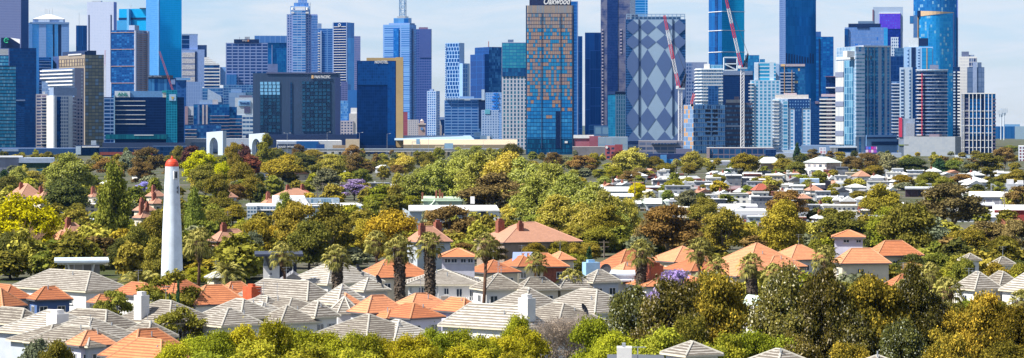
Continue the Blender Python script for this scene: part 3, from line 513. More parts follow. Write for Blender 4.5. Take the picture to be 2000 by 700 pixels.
s.bx('sign_box', 1034, 1115.5, -6, 11, 2, 26, flat((.03, .03, .08), .4)); s.text('Oakwood', 1062, 1115, -4, 9, WHITE, 1.4, bold=True, shear=.3)
s = T('office_tower', 'blue glass tower edge showing right behind the copper tower', 1115, 1129, 3, 3300, facade((.02, .1, .3), (.03, .14, .36), (.1, .2, .4), 10, 6.5, .08, .12, .5, .35)); s.bx('pale_edge', 1127.5, 1129, 3, 280, -.8, 1, LILAC)
s = T('office_tower', 'very slim navy tower just left of a strip of bright sky', 1126, 1137.5, 71, 3500, facade(gN, (.01, .05, .18), (.02, .06, .2), 5, 30, .1, .03, .6, .3))
s = T('office_tower', 'plain navy glass tower between the sky strip and the reflective brown skyscraper', 1142.5, 1174, 64, 3650, facade((.004, .02, .1), (.012, .05, .18), (.01, .03, .12), 9, 50, .06, .03, .7, .35, .12, big=.15), mt=NAVY); s.bx('darker_front', 1153, 1174, 99, 280, -6, 0, facade((.003, .018, .09), (.006, .03, .12), (.01, .03, .12), 5, 36, .06, .03, .7, .35))
s = T('skyscraper', 'tall bronze mirror skyscraper with streaky dark reflections left of the diamond tower', 1173, 1241, -60, 3900, facade((.36, .3, .34), (.3, .27, .34), (.3, .26, .32), 3, 3.2, .1, .15, .6, .3, .2, big=.1), 1230, 80, facade((.2, .18, .24), (.015, .03, .11), (.16, .14, .22), 2.4, 3.2, .1, .14, .2, .4, .15, big=1.4), yb=None)  # streaky reflections are painted as noise between bronze and navy panes
s.wbx('dark_mirror_strip', 1186, 1207, -60, 285, -.8, .2, facade((.01, .02, .09), (.05, .06, .16), (.01, .02, .09), 2.4, 3.2, .1, .2, .5, .4, big=.4)); s.wbx('round_window_column', 1175.5, 1178.5, 57, 250, -.9, .2, facade((.02, .02, .07), (.04, .04, .1), (.32, .28, .34), 4, 6.4, 0, .45, .5, .2)); s.wbx('round_window_column', 1211, 1215, 57, 105, -.9, .2, facade((.02, .02, .07), (.04, .04, .1), (.32, .28, .34), 4, 6.4, 0, .45, .5, .2))
s = T('office_tower', 'cyan banded tower top peeking over the diamond tower', 1240, 1265, -40, 4300, facade((.01, .18, .44), (.04, .26, .52), (.35, .5, .68), 20, 5, .04, .16, .6, .35), yb=60)
s = T('apartment_tower', 'teal tower with white framed right face standing before the mirror skyscraper', 1187, 1222, 179, 3400, facade((.03, .2, .32), (.08, .34, .44), (.5, .58, .68), 4.6, 7.4, .46, .16, .8, .25), 1202, 30, facade((.01, .12, .2), (.03, .22, .3), (.01, .08, .16), 5, 5, .1, .15, .8, .35), mt=NAVY); s.bx('roof_plant', 1203, 1222, 178, 184, 1, 8, NAVY) if 0 else None
s.bx('dark_cap', 1201, 1222.5, 179.5, 184.5, -.8, 2, NAVY); s.wbx('dark_cap', 1187, 1202, 178.5, 184.5, -.8, 2, NAVY)
# diamond tower
s = T('office_tower', 'broad tower clad in grey and pale blue diamonds with dark vertical slits', 1222, 1339, 38, 3150, facade((.01, .03, .1), (.03, .07, .17), (.05, .1, .22), 3, 5, .2, .3, .6, .3), dd=50, mt=DARK)
LBL = flat((.36, .42, .52), .6, .1, .05, .02); DBL = flat((.12, .14, .26), .55, .1, .06, .02)
ty = [38.5, 68.5, 96.5, 153, 210, 256.5]; ce = [1236, 1264.5, 1298, 1326]; hw = 16.6
mb = MB()
def dia(cx, a, b, y, m, lo=None, hi=None, c0=-1e9, c1=1e9, top=True, bot=True):
    """diamond clipped at columns c0..c1 (photo pixels)"""
    mid = (a + b) / 2; P = [(cx, a), (cx + hw, mid), (cx, b), (cx - hw, mid)]
    Q = []
    for i in range(4):
        p, q = P[i], P[(i + 1) % 4]
        for lim, sg in ((c0, 1), (c1, -1)): pass
        Q.append(p)
        for lim in (c0, c1):
            if (p[0] - lim) * (q[0] - lim) < 0:
                tt = (lim - p[0]) / (q[0] - p[0]); Q.append((lim, p[1] + tt * (q[1] - p[1])))
    Q = [p for p in Q if c0 - 1e-6 <= p[0] <= c1 + 1e-6]
    Q = [(p[0], min(p[1], 276)) for p in Q]
    mb.face([(s.X(p[0]), y, s.Z(p[1])) for p in reversed(Q)], m)
mb.box(s.X(1236), s.X(1326), -.7, .2, s.Z(276), s.Z(38.5), 0)
for cx in ce:
    for a, b in zip(ty, ty[1:] + [303]):
        if a > 270: continue
        dia(cx, a + .3, b - .3, -.95, 1, c0=1224.5, c1=1338)
for cx, c0, c1 in ((1250.3, 1224, 1339),):
    pass
mb.build('diamond_cladding', [LBL, DBL], s.root)
for p in (1248, 1314): s.bx('dark_slit', p - 1, p + 1, 38, 265, -1.6, -.9, NAVY)
s.bx('clad_top', 1234, 1330, 33.5, 38.6, 1, 40, flat((.2, .28, .42))); s.bx('roof_plant', 1234, 1246, 29, 38, 3, 20, NAVY)
mb = MB(); 
for k in range(15):
    x = s.X(1224 + k * 8.1); mb.bar((x, 0, s.Z(38)), (x, 0, s.Z(28)), .5); mb.bar((x, 20, s.Z(38)), (x, 20, s.Z(28)), .5)
for yy in (28, 32): mb.bar((s.X(1224), 0, s.Z(yy)), (s.X(1338), 0, s.Z(yy)), .6); mb.bar((s.X(1224), 20, s.Z(yy)), (s.X(1338), 20, s.Z(yy)), .5)
mb.build('roof_screen_frame', flat((.3, .36, .46), .5), s.root)
s.bx('dark_base_band', 1224, 1248, 277.5, 282, -1, 3, NAVY)
o = T('car_park_block', 'low annex clad in the same diamonds at the foot of the diamond tower', 1216, 1248, 283, 3050, LBL, cat='building', dd=25); s2 = o; mb = MB()
for p in (1224, 1241): mb.face([(s2.X(p), -.3, s2.Z(283.5)), (s2.X(p - 6), -.3, s2.Z(290)), (s2.X(p), -.3, s2.Z(297)), (s2.X(p + 6), -.3, s2.Z(290))])
mb.build('diamond_panels', [DBL], s2.root)
s = T('office_tower', 'grey shaded tower with small windows right of the diamond tower', 1339, 1381, 122, 3700, facade((.03, .05, .15), (.12, .2, .34), (.22, .23, .36), 5, 7, .4, .4, .6, .15), mt=LILAC); s.bx('blank_side', 1352, 1381, 122, 160, -.6, .3, flat((.26, .27, .4)))
wbal = facade((.08, .2, .34), (.4, .56, .66), (.66, .68, .72), 5, 6.1, .2, .36, .8, .15)
s = Site('apartment_tower', 'white apartment tower with curved wraparound balconies', 'tower', 1358, 1412, 3500, dd=30)
pl = [(s.X(1358), 10), (s.X(1362), 3), (s.X(1370), 0), (s.X(1412), 0), (s.X(1412), 28), (s.X(1358), 28)]
MB().prism(pl, 0, s.Z(134), 0, 1, s.k).build('facade', [wbal, WHITE], s.root); me = MB().prism([(x - 1.4 if i in (0, 1, 5) else x, y - 1.4) for i, (x, y) in enumerate(pl)], 0, 1.5 * s.mpp).mesh('balcony', [flat((.7, .72, .74))])
for k in range(11): link('balcony', me, s.root).location.z = s.Z(137 + k * 6.1)
s.bx('penthouse', 1375, 1386, 125, 134, 4, 14, WHITE); s.bx('penthouse', 1386, 1411, 127, 134, 5, 16, facade(gT, (.3, .5, .6), (.4, .5, .6), 4, 9, .2, .1)); s.bx('dark_bay', 1383, 1403, 168, 205, -1.5, .2, facade((.02, .05, .14), (.06, .14, .28), (.04, .08, .2), 6, 5, .2, .2))
s = T('skyscraper', 'bright blue faceted skyscraper with thin white bands rising above the right crane', 1384, 1454, -60, 4500, facade((.0, .42, .6), (.02, .52, .66), (.0, .3, .5), 3, 4, .1, .14, .8, .45, .12), 1410, 30, facade((.005, .09, .26), (.01, .15, .36), (.01, .08, .24), 3, 30, .1, .02, .9, .4), yb=170)
for y in (22, 59, 101): s.bx('light_band', 1410, 1454.5, y, y + 1.2, -1, 1, WHITE); s.wbx('light_band', 1384, 1410, y, y + 1.2, -1, 1, WHITE)
s.wbx('dark_strip', 1397, 1402, -60, 125, -.7, .2, facade(gN, gM, gN, 3, 4, .1, .1))
s = T('office_block', 'dark navy block with a white open steel frame on its roof', 1412, 1471, 139, 3600, facade((.008, .018, .07), (.01, .03, .1), (.012, .022, .08), 3, 4, .1, .12, .6, .2), cat='building', mt=PLANT); s.bx('grey_top_band', 1412, 1470, 139, 147, -.6, .3, flat((.2, .22, .32)))
mb = MB(); a, b, c, d = s.X(1414), s.X(1440), s.Z(137.5), s.Z(112.5)
for p, q in (((a, c), (a, d)), ((a, d), (b, d)), ((a, c), (b, c)), ((a, (c + d) / 2), (b, c)), ((b, d), (b, c)), ((a, (c+d)/2), (b, (c+d)/2))): mb.bar((p[0], 0, p[1]), (q[0], 0, q[1]), 1.6); mb.bar((p[0], 14, p[1]), (q[0], 14, q[1]), 1.2)
mb.build('roof_steel_frame', flat((.66, .7, .76)), s.root); s.bx('roof_plant', 1418, 1440, 116, 138, 3, 13, NAVY)
s = T('office_tower', 'stepped blue glass tower behind the right crane cab', 1440, 1485, 121, 4100, facade((.02, .14, .3), (.08, .3, .46), (.02, .1, .24), 5, 7, .12, .14, .9, .35), yb=200); s.bx('upper_step', 1455, 1483, 108, 121.3, 2, 16, facade((.02, .14, .3), (.08, .36, .5), (.02, .1, .24), 5, 7, .12, .14, .9, .35)); s.bx('lower_step', 1484, 1494, 116, 200, -2, 10, facade((.02, .14, .3), (.08, .3, .46), (.02, .1, .24), 5, 7, .12, .14, .9, .35))
cg = facade((.12, .22, .4), (.3, .44, .62), (.34, .42, .56), 4.4, 8.8, .2, .12, .8, .3, .2, g3=(.05, .07, .15), p3=.25)
s = T('half_built_block', 'glass block still under construction with orange boarding at its left corner', 1335, 1416.5, 205, 3100, cg, 1354, 45, facade((.16, .2, .32), (.3, .36, .48), (.3, .34, .46), 4, 8.8, .3, .16, .8, .15, .4, g3=(.55, .28, .06), p3=.3), cat='building', mt=GREYW)
s.slabs('floor_slab', 213, 8.8, 9, 1354, 1416.5, .8, .7, flat((.5, .55, .64)));
mw = MB().box(0, 2.6 * s.hm / s.c, -.6, .3, 0, 4.8 * s.mpp).mesh('window', [flat((.03, .02, .04))])
for j in range(6):
    for i in range(6):
        if j == 3 and i < 1: continue
        link('window', mw, s.root).location = (s.X(1378 + i * 3.4 + (4 if i > 2 else 0)), 0, s.Z(219 + j * 8.85))
s = T('office_block', 'brown banded office block with broken ribbon windows behind the right crane mast', 1416.5, 1470, 201, 3200, facade((.03, .05, .12), (.3, .42, .55), (.1, .08, .11), 2, 8.7, .18, .55, 1, .1, .3), cat='building', mt=CONC); s.bx('roof_plant', 1418, 1446, 195, 201.3, 3, 16, CONC); s.bx('roof_plant', 1434, 1444, 189, 196, 5, 12, flat((.25, .2, .25))); s.bx('pale_floor', 1417, 1446, 245, 248, -.5, .3, flat((.5, .52, .6)))
wt = facade((.05, .22, .34), (.2, .42, .52), (.5, .56, .66), 8, 6.4, .4, .3, .8, .2)
s = T('apartment_tower', 'white and teal stepped apartment tower right of the crane mast', 1465, 1524, 157, 3400, wt, mt=WHITE); s.bx('upper_tower', 1473, 1515, 122, 157.2, 3, 22, facade((.03, .26, .4), (.12, .4, .52), (.56, .62, .7), 30, 7, .28, .3, .9, .25), mt=WHITE); s.slabs('balcony', 163, 6.4, 20, 1462, 1472, 1.6, 2.2, WHITE)
s.bx('pale_pier', 1474, 1481, 124, 156, 2, 4, flat((.62, .66, .74)))
s = T('office_tower', 'grey blank walled tower with sloping top left of the dark skyscraper', 1497, 1523, 125, 3950, flat((.4, .46, .6)), yb=200); s.bx('teal_front', 1490, 1510, 134, 200, -6, 0, facade((.04, .2, .34), (.14, .38, .5), (.1, .2, .34), 6, 6, .15, .2, .8, .3))
s = T('skyscraper', 'very dark blue skyscraper with long vertical panes rising out of frame', 1522, 1594, -60, 4400, facade((.0, .1, .27), (.01, .15, .36), (.0, .06, .2), 4.4, 18.5, .1, .03, .9, .4, .12), 1534.5, 25, facade((.1, .12, .24), (.13, .15, .28), (.2, .22, .36), 2.6, 4, .2, .12, .6, .25), yb=None, mt=NAVY)
s.wbx('side_sliver', 1520.5, 1522, 54, 180, 4, 8, NAVY)
for k in range(11): s.bx('shifted_panes', 1535 + (k * 5.2), 1537.2 + k * 5.2, 104 + (k * 37 % 9), 124, -.6, .3, flat((.002, .02, .09), .2, .4))
s = T('office_tower', 'medium blue tower with window bays right of the dark skyscraper', 1592, 1628, 72, 4500, facade((.005, .08, .26), (.03, .24, .48), (.005, .06, .22), 7, 4.6, .2, .3, .8, .35), yb=None, mt=NAVY); s.bx('roof_plant', 1593, 1603.5, 62, 72.3, 2, 10, flat((.04, .1, .28))); s.bx('dark_edge', 1625, 1628.3, 74, 200, -1, 1, gl) if 0 else s.bx('dark_column', 1599, 1601.5, 76, 240, -1, 1, NAVY)
s = T('office_tower', 'blue tower with gold corner lights and pale left balconies', 1522, 1573, 127, 3800, facade((.02, .09, .22), (.05, .2, .34), (.02, .07, .18), 4, 6, .12, .2, .9, .3, g3=(.5, .4, .2), p3=.04), mt=CONC)
s.slabs('balcony', 142, 6, 16, 1523, 1552, 1.6, 2.5, flat((.45, .47, .58))); s.bx('pale_top', 1524, 1572, 125.5, 130, -1, 12, flat((.42, .36, .4))); s.bx('gold_corner', 1526, 1533, 125.7, 130, -1.4, 0, flat((.7, .48, .22))); s.bx('orange_line', 1531.3, 1532.6, 131, 200, -3, -1, flat((.5, .3, .12))); s.bx('orange_line', 1546, 1547, 137, 200, -3, -1, flat((.5, .3, .12)))
s = T('apartment_tower', 'white apartment tower with navy attic storeys and cream roof cap', 1509, 1583, 193, 3200, facade((.08, .22, .36), (.3, .46, .58), (.56, .6, .7), 8, 6.6, .42, .38, .9, .15), mt=WHITE)
s.bx('cream_cap', 1514, 1579, 185.5, 193, 1, 20, flat((.66, .63, .62))); s.bx('navy_attic', 1539, 1581, 193.6, 211, -.7, .3, facade((.3, .4, .6), (.05, .1, .24), (.015, .04, .13), 5.2, 6, .6, .6, .8, .1)); s.bx('navy_bay', 1552, 1566, 211, 285, -.7, .3, facade((.02, .06, .17), (.3, .4, .55), (.015, .04, .13), 5, 6.6, .4, .5, .4, .2))
s.bx('roof_plant', 1531, 1556, 182, 185.8, 6, 14, flat((.5, .42, .46))); s.slabs('balcony', 196, 6.6, 15, 1508, 1522, 1.5, 2.4, WHITE); s.bx('glass_bay', 1529, 1539, 197, 295, -1.4, .2, facade((.05, .2, .34), (.3, .5, .6), (.5, .56, .64), 9, 6.6, .1, .25, .9, .3)); s.bx('podium', 1505, 1600, 293, None, -3, 20, flat((.5, .54, .62)))
s = T('office_tower', 'low navy tower standing in the gap behind the striped balcony tower', 1583, 1604, 199, 3700, facade((.008, .03, .1), (.02, .07, .2), (.02, .05, .15), 3, 4, .2, .2, .7, .3)); s.bx('roof_cap', 1592, 1599, 198, 203, -1, 4, flat((.2, .15, .22)))
s = T('apartment_tower', 'navy apartment tower striped with bold white balconies', 1600.5, 1636, 189, 3300, facade((.01, .025, .08), (.06, .12, .24), (.03, .05, .12), 8, 7.1, .15, .1, .7, .2), mt=flat((.45, .38, .45)))
s.slabs('balcony', 193, 7.1, 13, 1600.5, 1634, 2.6, 3, WHITE); s.slabs('balcony_panel', 195, 7.1, 13, 1614, 1625, 3.6, 2.2, flat((.42, .32, .4))); s.bx('pink_cap', 1604, 1634, 184, 189.3, 1, 16, flat((.5, .42, .48))); s.bx('upper_storeys', 1613, 1640, 149, 184, 8, 22, facade((.01, .02, .09), (.03, .06, .16), (.02, .04, .12), 5, 7, .1, .2)); s.bx('roof_terrace', 1613, 1640, 170.5, 172.5, 2, 10, WHITE); s.bx('roof_terrace', 1611, 1640, 149, 150.5, 4, 20, flat((.18, .1, .18)))
slv = facade((.2, .28, .42), (.42, .5, .6), (.5, .54, .6), 3.6, 26, .3, .06, .9, .3, .3)
s = T('apartment_tower', 'silver grey tower with wrinkled pale mesh panels and concrete right half', 1633, 1740, 91, 3150, facade((.03, .12, .26), (.1, .3, .45), (.34, .37, .46), 11, 6, .6, .12, .8, .25), 1671, 25, facade((.2, .28, .4), (.34, .42, .52), (.44, .48, .54), 3, 7, .3, .1, .9, .15), mt=GREYW, yb=283)
s.wbx('mesh_panel', 1633, 1649, 118, 283, -1, .2, facade((.55, .57, .58), (.36, .38, .42), (.62, .63, .62), 2, 40, .35, .0, .9, .0, .6)) 
for k in range(5): s.wbx('grey_mesh_band', 1633, 1649, 140 + k * 29, 150 + k * 29, -1.4, -.9, flat((.22, .22, .3)))
s.wbx('glass_strip', 1650, 1667, 118, 283, -.8, .2, facade((.04, .14, .24), (.3, .5, .6), (.3, .4, .48), 4.5, 13, .2, .06, .9, .35)); s.wbx('raised_cap', 1633, 1671, 110, 116, -.6, 20, flat((.56, .58, .62)))
s.bx('window_column_wall', 1671, 1688, 101, 268, -1.5, .2, facade((.06, .16, .24), (.3, .45, .5), (.46, .5, .6), 5.5, 7.4, .1, .62, .9, .15)); s.bx('attic', 1656, 1672, 100, 112, 2, 12, WHITE); s.bx('parapet', 1686, 1740.5, 89, 92, -1, 20, flat((.5, .52, .58)))
for p in (1692, 1697.5, 1705, 1710, 1726): s.bx('dark_slot', p - 1.2, p + 1.2, 93, 264, -.7, .3, facade((.02, .08, .17), (.12, .35, .46), (.02, .06, .14), 4, 5, 0, .14, .8, .35))
s.bx('podium', 1690, 1750, 264, 300, -3, 20, flat((.22, .3, .46))); s.bx('podium_band', 1690, 1748, 268, 271, -3.6, -3, NAVY); s.bx('podium_band', 1700, 1755, 277, 284, -3.6, -3, NAVY)
s = T('glass_pavilion', 'low dark glass pavilion with white fins under the silver tower', 1621, 1673, 287.5, 2900, facade((.01, .02, .06), (.03, .08, .16), (.02, .04, .1), 8, 9, .06, .1, .8, .4, .08), cat='building', mt=CONC); s.fins('white_fin', [1622 + 2.6 * k for k in range(6)], .7, 288, 315, 1, WHITE); s.bx('roof_edge', 1620, 1674, 286.5, 289, -1.2, 20, flat((.5, .52, .58)))
s = T('office_tower', 'lilac glass tower with dark crown left of the purple tower', 1650, 1733, 54, 3900, facade((.2, .25, .46), (.3, .34, .55), (.14, .2, .42), 2.8, 6.2, .16, .18, .8, .3, g3=(.04, .16, .5), p3=.02), yb=170, mt=NAVY)
s.bx('dark_crown', 1657, 1720, 46.5, 54.3, 1, 24, NAVY); s.bx('roof_plant', 1676, 1706, 41.5, 46.8, 4, 18, flat((.16, .2, .3))); s.bx('blue_flank', 1649.5, 1657.5, 57, 170, -1.5, .2, facade(gN, gM, gN, 3, 12, .2, .05, .7, .35)); s.bx('cyan_corner', 1726, 1733.5, 56, 120, -1, .2, facade((.1, .4, .62), (.05, .3, .6), (.05, .2, .45), 3, 6, .1, .1)); s.bx('notch', 1674, 1697, 51, 56, -1, 1, NAVY)
s = T('office_tower', 'white framed tower with a bright purple upper window wall', 1705, 1763.5, 14, 4300, flat((.44, .48, .6), .5, 0, .06, .02), yb=180, mt=WHITE)
s.bx('purple_wall', 1718, 1758.5, 27, 57, -2, .2, facade((.1, .03, .46), (.14, .16, .6), (.17, .04, .5), 4.6, 5, .55, .5, 1, .15, .4)); s.bx('navy_wall', 1718, 1759, 57, 110, -1.6, .2, facade((.008, .02, .17), (.02, .04, .3), (.01, .02, .15), 4, 5, .2, .2, .9, .3)); s.bx('edge_strip', 1704, 1706, 19, 60, -1, 2, flat((.24, .1, .14))); s.bx('parapet_line', 1717, 1758, 25.6, 27.4, -2, 1, WHITE)
s = T('apartment_block', 'small white block with scattered dark windows under the purple tower', 1740, 1755, 73, 4000, facade((.03, .06, .16), (.2, .28, .4), (.62, .66, .74), 4, 6, .45, .4, .6, .1), yb=150, cat='building')
s = T('office_tower', 'dark navy glass tower between the concrete tower and white slab', 1738, 1765, 110, 3700, facade((.006, .025, .1), (.015, .05, .17), (.02, .04, .13), 6, 9, .1, .1, .7, .3), yb=None); s.bx('plant_top', 1747, 1766, 94, 110.2, 2, 10, facade((.03, .08, .18), (.2, .3, .4), (.1, .15, .25), 3, 6, .2, .2))
s = T('apartment_block', 'narrow stack of white rimmed balconies behind the red panelled block', 1741, 1762, 159, 3500, facade((.04, .07, .16), (.25, .3, .42), (.1, .14, .26), 5, 6.3, .2, .3, .9, .1), cat='building'); s.slabs('balcony', 163, 6.3, 18, 1741, 1757, 1.8, 2, flat((.6, .62, .7)))
s = T('apartment_tower', 'pale slab tower with slit windows and a blue glass bay topped by white plant room', 1765, 1822, 92, 3600, flat((.42, .52, .7), .6, 0, .06, .03), mt=CONC)
s.bx('window_strip', 1772.5, 1775, 94, 150, -.4, .2, facade((.03, .08, .2), (.2, .3, .46), (.44, .52, .7), 6, 7.3, 0, .55, .5, .1)); s.bx('dark_strip', 1780, 1788, 93, 150, -.5, .2, NAVY); s.bx('window_strip', 1793, 1796.5, 94, 150, -.4, .2, facade((.03, .08, .2), (.2, .3, .46), (.44, .52, .7), 6, 5.4, 0, .55, .5, .1)); s.bx('blue_glass_bay', 1800.5, 1820.5, 94, 140, -.7, .2, facade((.03, .28, .5), (.06, .34, .54), (.02, .14, .3), 10, 8, .06, .12, .8, .35)); s.bx('orange_line', 1809.5, 1811, 94, 140, -1.1, -.5, flat((.5, .33, .12)))
s.bx('plant_room', 1775, 1794, 74, 92.2, 3, 14, flat((.66, .7, .74))); s.bx('dark_plant', 1794.5, 1813, 75, 90, 2, 12, NAVY); s.bx('thin_antenna', 1812, 1812.5, 60, 75, 3, 3.4, STEEL)
s = T('apartment_tower', 'smooth white slab with balcony column standing left of the curved balcony tower', 1757, 1790, 132, 3450, flat((.5, .55, .64), .5, 0, .05, .02), mt=WHITE); s.bx('balcony_column', 1758, 1765, 134, 260, -.7, .2, facade((.04, .06, .14), (.14, .2, .32), (.55, .6, .7), 12, 6.5, .15, .35, .6, .1)); s.bx('slit_windows', 1776, 1778.5, 135, 268, -.6, .2, facade((.05, .12, .26), (.3, .4, .55), (.5, .55, .64), 6, 6.5, 0, .35)); s.bx('dark_flank', 1782, 1790.5, 132, 268, -.8, .2, facade(gN, (.01, .05, .16), gN, 3, 30, .1, .02))
s = Site('apartment_tower', 'curved dark apartment tower with many white balconies and one red vertical line', 'tower', 1790, 1850, 3250, dd=30)
n = 10; pl = [(s.b * k / n, -5 * math.sin(math.pi * k / n)) for k in range(n + 1)] + [(s.b, 30), (0, 30)]
MB().prism(pl, 0, s.Z(139), 0, 1, s.k).build('facade', [facade((.015, .04, .12), (.2, .26, .4), (.04, .07, .17), 3.5, 6.5, .12, .2, .7, .25), CONC], s.root)
pl2 = [(x + (-.9 if x < s.b / 2 else .9) * (abs(x - s.b / 2) > s.b * .45), y - 1.3) for x, y in pl[:n + 1]] + [(s.b, 2), (0, 2)]
me = MB().prism(pl2, 0, 1.1 * s.mpp).mesh('balcony', [flat((.5, .52, .6))])
for k in range(20): link('balcony', me, s.root).location.z = s.Z(141 + k * 6.5)
o = MB().prism([(x, y - 1.5) for x, y in pl2[:n + 1]] + [(s.b, 3), (0, 3)], 0, 2 * s.mpp).build('roof_rim', flat((.6, .62, .66)), s.root); o.location.z = s.Z(138)
me = MB().box(0, 13 * s.hm, -7.6, -4, 0, 2.4 * s.mpp).mesh('balcony_front', [WHITE])
for k in range(19): link('balcony_front', me, s.root).location = (s.X(1791 + (0, 0, 30)[k % 3]), 3, s.Z(148 + k * 6.5))
s.bx('red_line', 1799.7, 1801.3, 144, 265, -7.2, -5, flat((.6, .03, .08))); s.bx('roof_plant', 1816, 1833, 127, 136.5, 4, 14, flat((.2, .2, .28)))
# tall curved glass tower
s = Site('skyscraper', 'towering curved blue glass skyscraper with a slanting gold band', 'tower', 1784, 1871, 4000, dd=50)
def arc(p0, p1, bow, y0, n=10): return [(s.X(p0) + (s.X(p1) - s.X(p0)) * k / n, y0 - bow * math.sin(math.pi * k / n)) for k in range(n + 1)]
tg = facade((.02, .13, .32), (.06, .24, .44), (.02, .1, .28), 3.6, 6.2, .1, .12, .8, .4, .12, g3=(.3, .45, .56), p3=.05)
MB().prism(arc(1784, 1871, 12, 12) + [(s.b, 55), (0, 55)], 0, s.Z(-60), 0, 1, s.k).build('rear_shaft', [tg, NAVY], s.root)
P = arc(1793, 1863, 14, -2); pts_lo = [(x, y, 0) for x, y in P]; mb = MB()
for k in range(10):
    yt0, yt1 = [max(24.5, 32 - 8 * j / 10) for j in (k, k + 1)]; a, b = P[k], P[k + 1]
    u0, u1 = (a[0] * s.k, b[0] * s.k)
    mb.face([(a[0], a[1], 0), (b[0], b[1], 0), (b[0], b[1], s.Z(yt1)), (a[0], a[1], s.Z(yt0))], 0, [(u0, 300), (u1, 300), (u1, yt1), (u0, yt0)])
mb.face([(P[10][0], P[10][1], 0), (P[10][0], 16, 0), (P[10][0], 16, s.Z(24.5)), (P[10][0], P[10][1], s.Z(24.5))]); mb.face([(P[0][0], 16, 0), (P[0][0], P[0][1], 0), (P[0][0], P[0][1], s.Z(32)), (P[0][0], 16, s.Z(32))])
mb.build('front_shaft', [facade((.02, .24, .46), (.08, .36, .56), (.02, .16, .36), 3.6, 6.2, .1, .12, .8, .45, .1, g3=(.3, .46, .56), p3=.05)], s.root)
mb = MB()
for k in range(10):
    a, b = P[k], P[k + 1]; h0, h1 = [10 * (1 - j / 10) + 1 for j in (k, k + 1)]; t0, t1 = [22 + .3 * j for j in (k, k + 1)]
    if k == 0: t0 = t1 = 22
    mb.face([(a[0], a[1] - .8, s.Z(t0 + h0)), (b[0], b[1] - .8, s.Z(t1 + h1)), (b[0], b[1] - .8, s.Z(t1)), (a[0], a[1] - .8, s.Z(t0))])
    mb.face([(a[0], a[1] - .8, s.Z(t0)), (b[0], b[1] - .8, s.Z(t1)), (b[0], 14, s.Z(t1)), (a[0], 14, s.Z(t0))])
mb.build('gold_band', [flat((.62, .44, .27), .4, .2)], s.root); s.bx('gold_edge', 1792, 1793.5, 32, 120, -4, 2, flat((.5, .32, .16))); s.bx('dark_notch', 1791.5, 1798, 21.5, 33, -6.2, -3, NAVY); s.bx('pale_bay', 1784, 1792, 30, 130, 1, 12, facade((.14, .2, .36), (.2, .28, .44), (.08, .14, .3), 4, 7, .12, .14)); s.bx('hanging_box', 1777, 1784.2, 31, 46, 8, 16, facade((.04, .16, .32), (.12, .28, .44), (.05, .1, .22), 6, 13, .15, .12))
s.bx('violet_edge', 1861.5, 1863.3, 26, 270, -3, 3, flat((.3, .25, .5), .4)); s.bx('violet_edge', 1869.5, 1871.2, -60, 270, 10, 14, flat((.24, .24, .5), .4))
s = T('apartment_tower', 'narrow black tower edged with white balcony ticks right of the curved skyscraper', 1861, 1875, 131, 3500, facade((.01, .02, .07), (.02, .05, .12), (.02, .03, .09), 3, 6, .2, .2), mt=WHITE); s.slabs('balcony', 140, 6, 22, 1870, 1875, 3, 2, WHITE); s.slabs('balcony', 140, 6, 22, 1862, 1866, 3, 2, flat((.5, .55, .65)))
s = T('apartment_tower', 'white tower with a faint wall pattern and grey lower front block', 1873, 1908, 111, 3550, facade((.6, .6, .6), (.5, .5, .52), (.66, .66, .64), 3, 6, .3, .4, .6, 0, .6), mt=WHITE)
s.bx('dark_windows', 1892, 1906.5, 113, 131, -.6, .2, facade((.02, .03, .09), (.2, .22, .32), (.5, .5, .52), 4.5, 8, .2, .2, .9, .1)); s.bx('grey_front_block', 1889, 1922.5, 132, 190, -8, 8, facade((.14, .16, .26), (.2, .22, .32), (.06, .08, .15), 9, 9.5, .06, .1, .8, .15)); s.bx('lilac_pier', 1900, 1908, 122, 190, -9, -7.9, flat((.34, .36, .5))); s.bx('roof_plant', 1878, 1892.5, 101, 111.2, 3, 12, flat((.14, .14, .22))); s.bx('roof_plant', 1909, 1917, 122.5, 132.2, -4, 6, flat((.12, .14, .22))); s.bx('roof_plant', 1892, 1903, 107.5, 111.3, 4, 14, flat((.2, .22, .3)))
s = T('apartment_tower', 'blue glass tower wrapped in tall white vertical fins', 1877.5, 1944, 183, 3050, facade((.015, .16, .4), (.04, .24, .48), (.005, .02, .07), 4, 7.2, .1, .16, .8, .45, .12), dd=40, mt=WHITE)
s.bx('dark_lower_storeys', 1878, 1943.5, 265, 302, -.4, .2, facade((.01, .02, .06), (.03, .08, .17), (.02, .03, .08), 5, 7.2, .2, .2, .8, .3)); s.bx('dark_bay', 1917.5, 1922.5, 190, 300, -.5, .2, facade((.008, .012, .05), (.02, .03, .1), (.01, .01, .04), 5, 7.2, .1, .2)); s.bx('painted_shade_bay', 1884, 1892, 192, 300, -.5, .2, facade((.02, .02, .06), (.08, .07, .12), (.14, .12, .18), 8, 7.2, .0, .3)); s.bx('dark_attic', 1879, 1923, 185, 193.5, -.5, .2, facade((.008, .015, .05), (.02, .03, .08), (.01, .02, .05), 4, 8, .1, .1))  # balcony bay: shade is put into the strip's dark colours
s.fins('white_fin', [1879, 1882.5, 1892.8, 1900, 1907.3, 1915, 1923, 1930.5, 1937.5], 1.3, 182.5, 301, 1.6, WHITE); s.slabs('white_band', 216.6, 14.3, 7, 1878, 1944, .9, 1.1, WHITE); s.slabs('dark_balcony', 193, 7.2, 15, 1938, 1945, 3, 2, flat((.1, .08, .13))); s.bx('roof_rim', 1877, 1945, 182, 183.6, -1.8, 40, WHITE); s.bx('base_storey', 1867, 1950, 301, None, -3, 20, DARK)
s = T('podium_block', 'blank pale concrete box standing before the right hand towers', 1764.5, 1877, 267.5, 2850, flat((.3, .31, .33), .9, 0, .15, .3), 1865.5, 72, facade((.34, .35, .37), (.3, .31, .34), (.31, .32, .35), 5, 5, .04, .04, .9, 0, .85), cat='building', mt=CONC)
